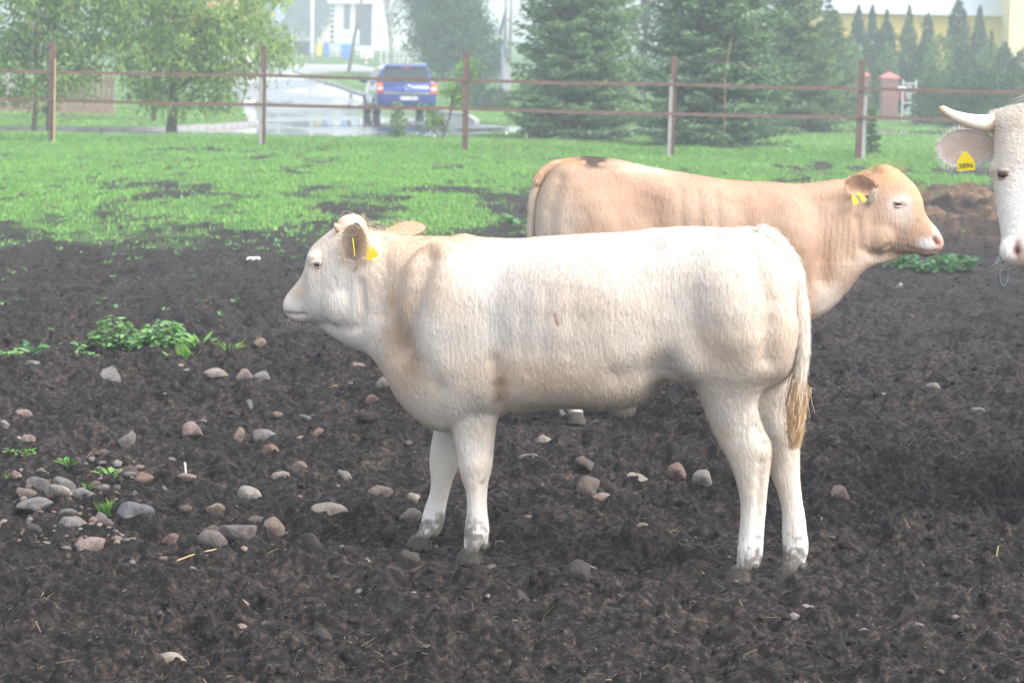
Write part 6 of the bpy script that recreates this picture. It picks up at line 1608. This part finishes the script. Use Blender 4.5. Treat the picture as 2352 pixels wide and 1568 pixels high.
# ================================================================ STONES, STRAW, WEEDS
GREY, BEIGE, TANS, PNK, RED, BRN, MAUVE, BLUE, MUD, PALE = (0.27, 0.25, 0.24), (0.40, 0.33, 0.26), (0.38, 0.26, 0.17), (0.40, 0.25, 0.22), (0.38, 0.19, 0.15), (0.22, 0.155, 0.12), (0.28, 0.22, 0.22), (0.25, 0.26, 0.29), (0.085, 0.072, 0.065), (0.52, 0.47, 0.40)
STONES = [
 (244, 865, 46, 40, GREY, "large rough grey stone just below the nettle clump"), (75, 862, 30, 18, GREY, "small grey stone below the weeds at the left edge"), (406, 803, 24, 12, PNK, "small pink stone at the nettles' right foot"), (595, 793, 25, 16, TANS, "small tan stone alone right of the nettles, below the calf's muzzle"),
 (420, 857, 32, 9, PALE, "thin flat whitish stone right below the nettles"), (494, 891, 44, 16, BEIGE, "long beige stone left of the pink speckled one"), (560, 891, 32, 20, PNK, "pink speckled stone, middle of three in a row left of the calf's chest"), (599, 873, 32, 24, GREY, "speckled grey-brown stone, right end of the row of three"),
 (567, 926, 35, 34, GREY, "smooth light grey stone leaning on a tan one"), (537, 943, 31, 25, TANS, "tan stone leaning against the smooth light grey one"), (260, 904, 32, 16, BLUE, "dark grey stone right under the large rough grey one"), (47, 949, 42, 22, PNK, "pinkish stone near the left edge beside the straw tuft"),
 (8, 978, 20, 17, GREY, "grey stone cut by the left edge of the picture"), (25, 1009, 48, 20, BEIGE, "pale oval stone at the left edge beside a pink-beige one"), (64, 1017, 32, 14, PNK, "pink-beige stone tucked against the pale oval one at the left"), (291, 1009, 40, 34, GREY, "grey egg-shaped stone standing alone, left of the pink oval one"),
 (440, 1008, 51, 27, PNK, "large pink oval stone in the open soil"), (547, 997, 30, 25, TANS, "greyish tan stone beside the long flat grey one"), (602, 1000, 58, 20, GREY, "long flat grey stone with soil on its side"), (620, 1034, 37, 27, RED, "reddish brown stone below the long flat grey one"),
 (691, 1066, 44, 31, BRN, "round brown-grey stone left of the white calf's far fore leg"), (645, 1089, 35, 25, BEIGE, "small oval tan-grey stone below left of the round brown-grey one"), (788, 1074, 36, 27, GREY, "grey wedge stone nearest left of the fore legs at knee height"), (568, 1118, 48, 36, PALE, "angular whitish beige stone in the middle of the stone field"),
 (492, 1150, 46, 27, TANS, "tan wedge-shaped stone left of the angular whitish one"), (230, 1060, 40, 27, BRN, "brown stone half sunk in soil above a grey-beige pair"), (290, 1078, 50, 21, BEIGE, "grey-beige flat stone under a thin pink one"), (307, 1066, 27, 10, PNK, "thin pink stone lying on the grey-beige flat one"),
 (297, 1106, 50, 21, BRN, "brown flat stone touching a rusty one"), (330, 1120, 37, 31, RED, "rusty red-brown stone right of the brown flat one"), (261, 1049, 21, 14, GREY, "little grey stone above the brown sunk one"), (147, 1146, 54, 31, GREY, "big light grey stone at the top of the left stone heap"),
 (81, 1143, 48, 21, GREY, "grey stone left of the heap's big light grey one"), (188, 1166, 56, 23, GREY, "grey oval stone at the right of the left heap"), (133, 1174, 50, 22, BEIGE, "beige-grey stone in the middle of the left heap"), (178, 1188, 40, 24, TANS, "square tan stone below the grey oval one in the heap"),
 (68, 1189, 80, 26, GREY, "largest flat grey stone at the left of the heap"), (97, 1208, 32, 20, TANS, "tan stone under the largest flat grey one"), (54, 1176, 37, 12, BRN, "brown stone behind the largest flat grey one"), (301, 1197, 70, 31, BLUE, "large bluish grey oval stone beside the green grass tuft"),
 (486, 1207, 37, 31, BRN, "upright brown-grey stone left of the beige block"), (234, 1220, 46, 21, MAUVE, "mauve-brown stone below the bluish grey oval one"), (158, 1231, 54, 25, GREY, "dark grey round stone at the heap's lower end"), (158, 1211, 35, 12, BLUE, "flat grey stone on top of the dark round one"),
 (384, 1236, 44, 19, RED, "reddish slanting stone between the oval and the upright ones"), (627, 1236, 50, 43, TANS, "square pinkish beige block, the boldest stone before the calf"), (755, 1183, 68, 25, BEIGE, "long beige stone left of the calf's far fore hoof"), (593, 1172, 50, 16, BRN, "low brown-grey stone above the beige block"),
 (672, 1219, 44, 13, GREY, "flat grey stone right of the beige block"), (741, 1220, 52, 14, GREY, "flat grey stone below the long beige one"), (207, 1262, 62, 26, PNK, "pale pink slanting slab at the bottom of the left heap"), (488, 1267, 58, 33, MAUVE, "mauve lump touching the long mauve slab"),
 (546, 1255, 100, 21, MAUVE, "long flat mauve slab left of the beige block"), (448, 1252, 35, 11, GREY, "small flat grey stone left of the mauve slab"), (569, 1238, 31, 15, BRN, "small brown stone on the mauve slab's far side"), (712, 1270, 48, 44, MUD, "round stone caked in dark mud right of the beige block"),
 (876, 1124, 48, 30, BRN, "brown stone left of the fore hooves, uppermost of its group"), (930, 1140, 31, 25, PNK, "pinkish brown stone leaning by the far fore leg"), (946, 1157, 33, 20, BEIGE, "beige pebble next to the far fore pastern"), (942, 1193, 48, 27, MAUVE, "mauve-brown stone just above the far fore hoof"),
 (938, 1304, 48, 42, MUD, "round muddy stone in front of the fore hooves"), (10, 1221, 30, 14, PNK, "small pink stone at the left edge beside the heap"), (374, 1289, 20, 12, BRN, "tiny brown stone above the yellow straw stalk"), (75, 1262, 32, 22, MUD, "mossy dark stone at the lower left of the heap"),
 (423, 1113, 38, 10, PNK, "flat pink fragments left of the angular whitish stone"), (820, 840, 30, 24, PNK, "pink round stone under the white calf's throat"), (878, 877, 42, 26, GREY, "grey stone touching the white calf's brisket outline"), (852, 917, 30, 14, RED, "small red stone below the grey one at the brisket"),
 (694, 943, 30, 13, BLUE, "small blue-grey stone left of the brisket"), (730, 981, 26, 15, RED, "small reddish stone left of the brisket, lower"), (1245, 1000, 36, 22, BEIGE, "beige stone under the belly of the white calf"), (1375, 963, 32, 16, PNK, "pink stone beside the hind hoof seen under the belly"),
 (1213, 1050, 45, 14, GREY, "thin grey stone behind the near fore leg"), (1343, 1075, 42, 26, BRN, "brown-pink broken stone under the belly"), (1463, 1082, 54, 26, BEIGE, "flat beige stone left of the near hind leg"), (1557, 1075, 48, 33, RED, "red granite stone close to the near hind hock"),
 (1615, 1111, 40, 31, PALE, "pale whitish stone below the red granite one"), (1357, 1126, 56, 44, BRN, "large brown stone in the middle under the belly"), (1386, 1160, 46, 20, PNK, "pinkish flat stone below the large brown one"), (1471, 1224, 34, 18, PNK, "small pink stone between fore and hind hooves"),
 (1927, 1145, 42, 24, PNK, "pinkish grey stone right of the hind legs"), (2032, 908, 32, 17, BEIGE, "beige pebble right of the tail switch"), (2145, 883, 30, 17, PALE, "pale pebble in the open soil at the right"), (2245, 971, 28, 12, GREY, "grey pebble farthest right in the soil"),
 (2066, 665, 18, 12, PALE, "small white stone below the tan calf's throat"), (1890, 795, 28, 8, PNK, "thin pink stone just right of the white calf's rump"), (1332, 1353, 50, 42, MUD, "mud-covered stone at the bottom right of the pair before the calf"), (1198, 1357, 50, 40, MUD, "mud-covered stone at the bottom left of the pair before the calf"),
 (393, 1495, 58, 25, BEIGE, "pale speckled stone alone near the bottom edge"), (741, 1468, 46, 30, MUD, "muddy stone near the bottom edge, right of the pale speckled one"),
]

def stone_mesh(rr, w, d, h, seed):
    bm = bmesh.new(); bmesh.ops.create_icosphere(bm, subdivisions=3, radius=1.0)
    a = rr.random(3) * 50; p = 2.0 + 1.0 * rr.random()
    cuts = [(unit(rr.standard_normal(3)), .50 + .32 * rr.random()) for _ in range(8)]
    for v in bm.verts:
        q = np.array(v.co)
        for nrm, lim in cuts:
            k = q @ nrm
            if k > lim: q = q - nrm * (k - lim) * .92
        n = vnoise(q[0] * 1.6 + a[0], q[1] * 1.6 + q[2] * 1.3 + a[1], seed) - .5
        n2 = vnoise(q[0] * 4 + a[1], q[2] * 4 + q[1] * 3, seed + 2) - .5
        q = q * (1.12 + .32 * n + .12 * n2); v.co = (q[0] * w / 2, q[1] * d / 2, q[2] * h / 2)
    me = bpy.data.meshes.new("stone"); bm.to_mesh(me); bm.free()
    me.polygons.foreach_set("use_smooth", np.ones(len(me.polygons), bool)); return me

def stone_material(name, c):
    if name in MATS: return MATS[name]
    m = mat(name, c, .85, spec=.25, vary=.28, vscale=26, bump=.45, bscale=90)
    nt = m.node_tree; n = nt.nodes; L = nt.links; b = n["Principled BSDF"]; src = b.inputs["Base Color"].links[0].from_socket
    tc = n.new("ShaderNodeTexCoord"); z = n.new("ShaderNodeTexNoise"); z.inputs["Scale"].default_value = 13; z.inputs["Detail"].default_value = 7; z.inputs["Roughness"].default_value = .68; L.new(tc.outputs["Object"], z.inputs["Vector"])
    r = n.new("ShaderNodeMapRange"); r.inputs["From Min"].default_value = .44; r.inputs["From Max"].default_value = .66; r.inputs["To Max"].default_value = .9; L.new(z.outputs["Fac"], r.inputs["Value"])
    mx = n.new("ShaderNodeMix"); mx.data_type = 'RGBA'; L.new(r.outputs[0], mx.inputs[0]); L.new(src, mx.inputs[6]); mx.inputs[7].default_value = (0.045, 0.037, 0.033, 1); L.new(mx.outputs[2], b.inputs["Base Color"])
    return m

def build_stones():
    rr = np.random.default_rng(19); cache = {}; names = {GREY: "grey", BEIGE: "beige", TANS: "tan", PNK: "pink", RED: "red", BRN: "brown", MAUVE: "mauve", BLUE: "blue_grey", MUD: "muddy", PALE: "pale"}
    for i, (x, y, w, h, c, lab) in enumerate(STONES):
        g = ground_at(x, y + h * .34); s = g[1] / FPX * (1.18 if x < 340 and y > 1120 else 1.06); W = w * s; Hh = h * s
        hz = max(Hh * 1.5, W * .5); me = stone_mesh(rr, W * 1.10, W * (.7 + .3 * rr.random()), hz, i)
        k = 0.56 + .24 * rr.random(); gm = sum(c) / 3; cc = tuple((float(q) * .62 + gm * .38 * (1.06, 1.0, .92)[e]) * k for e, q in enumerate(c))
        z = float(soil_height(g[0], g[1]))
        o = link("stone", me, stone_material("stone_%s_%d" % (names[c], i % 3), cc), None, (g[0], g[1] + W * .25, z + hz * .10 + .008), (0.3 * rr.standard_normal() * .5, .25 * rr.standard_normal() * .5, 0.5 * rr.standard_normal() * .6))
        tag(o, lab, "stone", "stones scattered on the soil")

def build_crumbs():
    r = np.random.default_rng(23)
    # soil crumbs and clods
    ico = bmesh.new(); bmesh.ops.create_icosphere(ico, subdivisions=1, radius=1.0); bv = np.array([v.co[:] for v in ico.verts]); bf = np.array([[v.index for v in f.verts] for f in ico.faces]); ico.free()
    n = 16000; y = 5.6 * np.exp(r.random(n) ** 1.15 * math.log(24 / 5.6)); x = (r.random(n) * 2 - 1) * (.25 * y + .3)
    keep = r.random(n) < .25 + 1.1 * (fbm(x * 1.4, y * 1.2, 3, 131) > .47); x, y = x[keep], y[keep]; n = len(x)
    sz = .0035 + .011 * r.random(n) ** 3 + .016 * (r.random(n) < .012)
    sc = sz[:, None] * (0.6 + .8 * r.random((n, 3))) * np.array([1.25, 1, .8])
    jit = 1 + 1.0 * (r.random((n, len(bv), 1)) - .5)
    V = bv[None] * jit * sc[:, None, :]; a = r.random(n) * 6.28; ca, sa = np.cos(a)[:, None], np.sin(a)[:, None]
    V = np.stack([V[..., 0] * ca - V[..., 1] * sa, V[..., 0] * sa + V[..., 1] * ca, V[..., 2]], -1)
    V += np.stack([x, y, soil_height(x, y) + sc[:, 2] * .1], 1)[:, None, :]
    F = (bf[None] + (np.arange(n) * len(bv))[:, None, None]).reshape(-1, 3)
    t = (0.6 + .9 * r.random(n))[:, None]; C = np.array([0.026, 0.020, 0.0175]) * t; C[r.random(n) < .05] = (0.10, 0.08, 0.065)
    o = link("soil_crumbs", mesh_from("soil_crumbs", V.reshape(-1, 3), F, False, np.repeat(C, len(bv), 0)), mat("crumb", rough=.9, spec=.2, attr="Col", vary=.3, vscale=60, bump=.5, bscale=120)); kind(o, "stuff", "dark crumbs and clods of soil")
    # straw and root fibres
    n = 45000; y = 5.6 * np.exp(r.random(n) ** 1.1 * math.log(22 / 5.6)); x = (r.random(n) * 2 - 1) * (.25 * y + .3)
    ln = .006 + .020 * r.random(n) ** 2 + .04 * (r.random(n) < .006); w = .0007 + .0009 * r.random(n) ** 2; a = r.random(n) * 6.28; tilt = .45 * r.standard_normal(n)
    D = np.stack([np.cos(a) * np.cos(tilt), np.sin(a) * np.cos(tilt), np.sin(tilt)], 1); S = unit(np.cross(D, r.standard_normal((n, 3)))); P = np.stack([x, y, soil_height(x, y) + .003 + .004 * r.random(n) + np.abs(np.sin(tilt)) * ln * .4], 1)
    big = ln > .04; w[big] = .0016
    K = np.stack([P - D * ln[:, None] / 2 + S * w[:, None], P - D * ln[:, None] / 2 - S * w[:, None], P + D * ln[:, None] / 2 - S * w[:, None] * .6, P + D * ln[:, None] / 2 + S * w[:, None] * .6], 1)
    F = np.arange(n * 4).reshape(-1, 4)
    C = palette(r, n, [(0.13, 0.098, 0.072), (0.06, 0.046, 0.038), (0.24, 0.18, 0.115), (0.10, 0.076, 0.06), (0.08, 0.06, 0.05)], .2); C[big] = np.array([0.22, 0.16, 0.09])
    o = link("straw_litter", mesh_from("straw_litter", K.reshape(-1, 3), F, False, np.repeat(C, 4, 0)), mat("straw", rough=.8, attr="Col")); kind(o, "stuff", "bits of straw and root fibre on the dark soil")
    # small half-buried pebbles
    n = 420; u0 = r.random(n); px = np.where(u0 < .6, 30 + 300 * r.random(n), 2200 * r.random(n)); py = np.where(u0 < .6, 1080 + 200 * r.random(n), 850 + 600 * r.random(n))
    G = np.array([ground_at(a, b) for a, b in zip(px, py)]); sz = .006 + .016 * r.random(n) ** 2; sc = sz[:, None] * (0.7 + .6 * r.random((n, 3))) * np.array([1.2, 1, .75]); V = bv[None] * (1 + .5 * (r.random((n, len(bv), 1)) - .5)) * sc[:, None, :]
    V += np.stack([G[:, 0], G[:, 1], soil_height(G[:, 0], G[:, 1]) + sc[:, 2] * .25], 1)[:, None, :]; F = (bf[None] + (np.arange(n) * len(bv))[:, None, None]).reshape(-1, 3)
    C = palette(r, n, [(0.20, 0.175, 0.155), (0.16, 0.145, 0.14), (0.24, 0.17, 0.145), (0.13, 0.105, 0.09)], .25)
    o = link("gravel", mesh_from("gravel", V.reshape(-1, 3), F, True, np.repeat(C, len(bv), 0)), mat("gravel_stone", rough=.9, spec=.2, attr="Col", vary=.35, vscale=50, bump=.5, bscale=120)); kind(o, "stuff", "small dusty pebbles half buried in the soil")
    # a few single pieces
    sm = mat("straw_yellow", (0.46, 0.34, 0.15), .6, vary=.12); wh = mat("peeled_twig", (0.72, 0.66, 0.54), .7, vary=.1)
    for (x0, y0, x1, y1, rad, m, nm, lab, cat) in ((402, 1294, 505, 1282, .0028, sm, "straw_stalk", "long yellow straw stalk below the mauve slab", "straw"), (427, 1061, 424, 1090, .005, wh, "twig", "short upright whitish twig in the stone field", "twig"), (758, 880, 775, 866, .003, sm, "straw_stalk", "short yellow straw stalk left of the calf's brisket", "straw"),
                                          (2286, 1290, 2290, 1322, .003, sm, "straw_stalk", "upright straw stalk at the far right of the soil", "straw"), (1650, 1168, 1705, 1166, .003, sm, "straw_stalk", "thin straw stalk lying behind the near hind leg", "straw"), (310, 895, 372, 888, .0035, sm, "straw_stalk", "flat bundle of orange straw below the nettles", "straw")):
        a, b = ground_at(x0, max(y0, y1)), ground_at(x1, max(y0, y1) if abs(x1 - x0) < 25 else y1); s = a[1] / FPX
        a[2] = float(soil_height(a[0], a[1])) + .01; b[2] = float(soil_height(b[0], b[1])) + .012 + (abs(y1 - y0) * s if abs(x1 - x0) < 25 else 0)
        mb = MB(); mid = (a + b) / 2 + np.array([0, 0, .006]); mb.tube([p - a for p in catmull([a, mid, b], 3)], rad, 6); o = mb.build(nm, m, None, loc=a); tag(o, lab, cat)
    g = ground_at(582, 599); r2 = np.random.default_rng(2); gx = np.linspace(-.055, .055, 7); gy = np.linspace(-.03, .03, 5); v = [(a, b, .012 + .03 * r2.random()) for b in gy for a in gx]; f = [(j * 7 + i, j * 7 + i + 1, j * 7 + i + 8, j * 7 + i + 7) for j in range(4) for i in range(6)]
    o = link("paper_scrap", mesh_from("paper_scrap", np.array(v), f, False), mat("paper_white", (0.8, 0.8, 0.8), .7, vary=.05), None, (g[0], g[1], float(soil_height(g[0], g[1])))); md = o.modifiers.new("t", 'SOLIDIFY'); md.thickness = .003; tag(o, "crumpled white paper scrap on the soil left of the calf's brow", "paper")

M_WEED = mat("weed_leaf", rough=.5, spec=.35, attr="Col", trans=.3)
def leaf_shape(P, D, N, L, W, C):
    """pointed oval leaves of six faces' worth of outline, folded along the midrib"""
    n = len(P); S = unit(np.cross(D, N)); N = np.cross(S, D)
    def at(t, s, f): return P + D * (L * t)[:, None] + S * (W * s)[:, None] + N * (W * f)[:, None]
    V = np.stack([at(0, 0, 0), at(.28, .42, .12), at(.62, .36, .06), at(1, 0, -.15), at(.62, -.36, .06), at(.28, -.42, .12), at(.45, 0, -.04)], 1)
    q = np.array([[0, 1, 6], [1, 2, 6], [2, 3, 6], [3, 4, 6], [4, 5, 6], [5, 0, 6]]); F = (q[None] + (np.arange(n) * 7)[:, None, None]).reshape(-1, 3)
    return V.reshape(-1, 3), F, np.repeat(C, 7, 0)

def weed(name, label, px, py, wpx, hpx, seed, n, leaf, cols, cat="weed", flat=0.0, stems=12, round_=.6):
    r = np.random.default_rng(seed); g = ground_at(px, py); s = g[1] / FPX; W, H = wpx * s, hpx * s; g[2] = float(soil_height(g[0], g[1]))
    root = empty(name, g); tag(root, label, cat)
    k = r.random(n); a = r.random(n) * 6.28; q = np.sqrt(r.random(n)); zz = H * (1 - .75 * q ** 2) * (0.25 + .75 * r.random(n)) if not flat else H * r.random(n) * .8
    P = np.stack([np.cos(a) * q * W / 2, np.sin(a) * q * W * .32, zz], 1)
    D = unit(np.stack([np.cos(a) + .6 * r.standard_normal(n), np.sin(a) + .6 * r.standard_normal(n), .15 - .5 * r.random(n) + flat], 1)); N = unit(np.array([0, 0, 1.0]) + .45 * r.standard_normal((n, 3)))
    v, f, c = leaf_shape(P, D, N, leaf * (0.55 + .7 * r.random(n)), leaf * round_ * (0.8 + .4 * r.random(n)), palette(r, n, cols, .25))
    link("leaves", mesh_from("leaves", v, f, False, c), M_WEED, root)
    mb = MB()
    for i in range(stems):
        j = r.integers(0, n); p = P[j]; mb.tube([(p[0] * .5, p[1] * .5, -.01), (p[0] * .8, p[1] * .8, p[2] * .6), tuple(p)], [.0035, .003, .0015], 5, False)
    mb.build("stems", mat("weed_stem", (0.10, 0.19, 0.06), .6, vary=.15), root)

def grass_tuft(label, px, py, wpx, hpx, seed, n=40, cols=None):
    r = np.random.default_rng(seed); g = ground_at(px, py); s = g[1] / FPX; W, H = wpx * s, hpx * s; g[2] = float(soil_height(g[0], g[1])); mb = MB()
    x = r.standard_normal(n) * W * .16; y = r.standard_normal(n) * W * .12
    c = palette(r, n, cols or [(0.12, 0.28, 0.05), (0.20, 0.38, 0.08)], .2)
    P, f, cc = blades(x, y, np.zeros(n), H * (0.5 + .6 * r.random(n)), .0025 + .002 * r.random(n), W / H * .45, c, seed)
    o = link("grass_tuft", mesh_from("grass_tuft", P, f, False, cc), MATS["grass_blade"], None, g); tag(o, label, "grass tuft")

def build_weeds():
    NT = [(0.11, 0.25, 0.08), (0.18, 0.38, 0.12), (0.28, 0.48, 0.19), (0.17, 0.33, 0.14)]; YG = [(0.14, 0.30, 0.06), (0.22, 0.40, 0.09)]; GG = [(0.09, 0.22, 0.09), (0.16, 0.32, 0.14), (0.12, 0.25, 0.12)]
    weed("nettle_clump", "largest leafy green nettle clump on the soil at the left", 375, 808, 130, 92, 301, 560, .056, NT, "nettles")
    weed("nettle_clump", "smaller nettle clump left of the largest one", 262, 796, 110, 78, 302, 360, .048, NT + [(0.20, 0.24, 0.10)], "nettles")
    weed("weed", "low spreading weed left of the nettle clumps", 165, 800, 90, 36, 303, 90, .045, NT)
    weed("weed", "bright broad-leaved weed right below the nettles", 455, 818, 70, 28, 304, 34, .085, YG, flat=.6, round_=.3)
    weed("weed", "thin grassy weed right of the bright broad-leaved one", 525, 826, 48, 22, 305, 22, .075, YG, flat=.8, round_=.16)
    weed("weed", "yellow-green weed at the left edge below the nettles", 22, 832, 48, 26, 306, 40, .045, YG + NT)
    weed("weed", "three-leaved green seedling right of the left-edge weed", 78, 842, 46, 22, 307, 14, .06, GG, flat=.5)
    weed("weed", "small creeping weed left of the large rough stone", 235, 826, 60, 16, 308, 26, .045, YG)
    weed("weed", "pale bluish clover patch under the tan calf's muzzle", 2130, 622, 200, 40, 309, 240, .075, GG, "weed", flat=.2, stems=20, round_=.9)
    weed("weed", "small clover sprig right of the clover patch", 2222, 606, 44, 26, 310, 24, .065, GG, flat=.2, round_=.9)
    weed("weed", "lone green seedling on the mud mound right of the tan calf's brow", 2172, 478, 40, 20, 311, 16, .10, GG, flat=.4)
    weed("weed", "large-leaved weed left of the tan calf's rump", 1192, 522, 44, 24, 312, 16, .14, GG, flat=.5)
    weed("weed", "tiny two-leaved seedling in the left stone field", 252, 1117, 30, 16, 313, 8, .05, YG, flat=.7)
    weed("weed", "small green seedling above the left stone heap", 160, 1098, 38, 14, 314, 10, .05, YG, flat=.5)
    weed("weed", "creeping green sprig at the left edge beside the pale oval stone", 40, 1052, 90, 18, 315, 40, .028, YG, flat=.3)
    grass_tuft("green grass tuft next to the bluish grey oval stone", 243, 1190, 46, 34, 321, 46)
    grass_tuft("thin grass tuft left of the light grey stone of the heap", 28, 1138, 40, 30, 322, 26)
    grass_tuft("short grass tuft above the heap's grey oval stone", 200, 1139, 30, 12, 323, 20)
    grass_tuft("bright grass tuft at the nettles' lower right", 425, 832, 50, 40, 324, 40)
    # scattered small green sprouts along the ragged edge of the turf
    r = np.random.default_rng(33); n = 2600; y = 12 + 14 * r.random(n); x = (r.random(n) * 2 - 1) * (.25 * y + .3); d = y - grass_edge(x); k = r.random(n) < np.exp(-np.abs(d) / 1.6) + .10 * (x < -1.8) * (y < 18) * (y > 13); x, y = x[k], y[k]; n = len(x)
    per = 5; P = np.repeat(np.stack([x, y, soil_height(x, y) + .006], 1), per, 0) + .012 * r.standard_normal((n * per, 3)) * np.array([1, 1, .2]); m = len(P); a = r.random(m) * 6.28
    D = unit(np.stack([np.cos(a), np.sin(a), .2 + .8 * r.random(m)], 1)); v, f, c = leaf_shape(P, D, unit(np.array([0, 0, 1.0]) + .4 * r.standard_normal((m, 3))), .022 + .035 * r.random(m), .016 + .012 * r.random(m), palette(r, m, YG + NT + GG, .2))
    o = link("sprouts", mesh_from("sprouts", v, f, False, c), M_WEED); kind(o, "stuff", "small green sprouts along the ragged edge of the turf")
    # white wild flowers under the fence
    px = [(960, 322), (990, 318), (1005, 326), (1240, 318), (1205, 325), (1385, 318), (1420, 326), (1440, 322), (1460, 330), (1420, 312), (1530, 328), (1660, 340), (1690, 338), (1720, 332), (1810, 352), (1160, 322)]
    V = []; F = []
    for (a, b) in px:
        for j in range(3):
            g = ground_at(a + 26 * r.standard_normal() * .5, b + 8 + 2 * r.standard_normal()); h = .13 + .12 * r.random(); c0 = np.array([g[0], g[1], h]); rad = .011 + .009 * r.random(); k0 = len(V); nrm = unit(np.array([0, -.6, .8]) + .3 * r.standard_normal(3)); e1 = unit(np.cross(nrm, [1, 0, 0])); e2 = np.cross(nrm, e1)
            V.append(c0 + nrm * .006); V += [c0 + rad * (e1 * math.cos(t) + e2 * math.sin(t)) for t in np.linspace(0, 6.283, 9)[:-1]]; F += [(k0, k0 + 1 + i, k0 + 1 + (i + 1) % 8) for i in range(8)]
    o = link("wild_flowers", mesh_from("wild_flowers", np.array(V), F, False), mat("petal_white", (0.8, 0.8, 0.78), .6)); kind(o, "stuff", "small white wild flowers in the verge under the fence")

def build_haze():
    mb = MB(); mb.box((0, 170, 11), (1100, 560, 25)); o = mb.build("haze", None); kind(o, "stuff", "pale even haze added for the veil of lens glare")
    m = bpy.data.materials.new("haze_veil"); m.use_nodes = True; nt = m.node_tree; nt.nodes.clear(); out = nt.nodes.new("ShaderNodeOutputMaterial"); v = nt.nodes.new("ShaderNodeVolumePrincipled")  # even haze volume added to imitate veiling lens glare
    v.inputs["Color"].default_value = (0.86, 0.95, 1.0, 1); v.inputs["Density"].default_value = HAZE; v.inputs["Anisotropy"].default_value = 0.0
    nt.links.new(v.outputs[0], out.inputs["Volume"]); o.data.materials.append(m)
HAZE = 0.0028
# ================================================================ ASSEMBLE
build_land()
build_roads()
white_calf(); tan_calf(); horned_cow()
build_soil()
build_fence()
build_trees()
build_town()
build_car()
build_grass()
build_stones()
build_weeds()
build_crumbs()
build_haze()
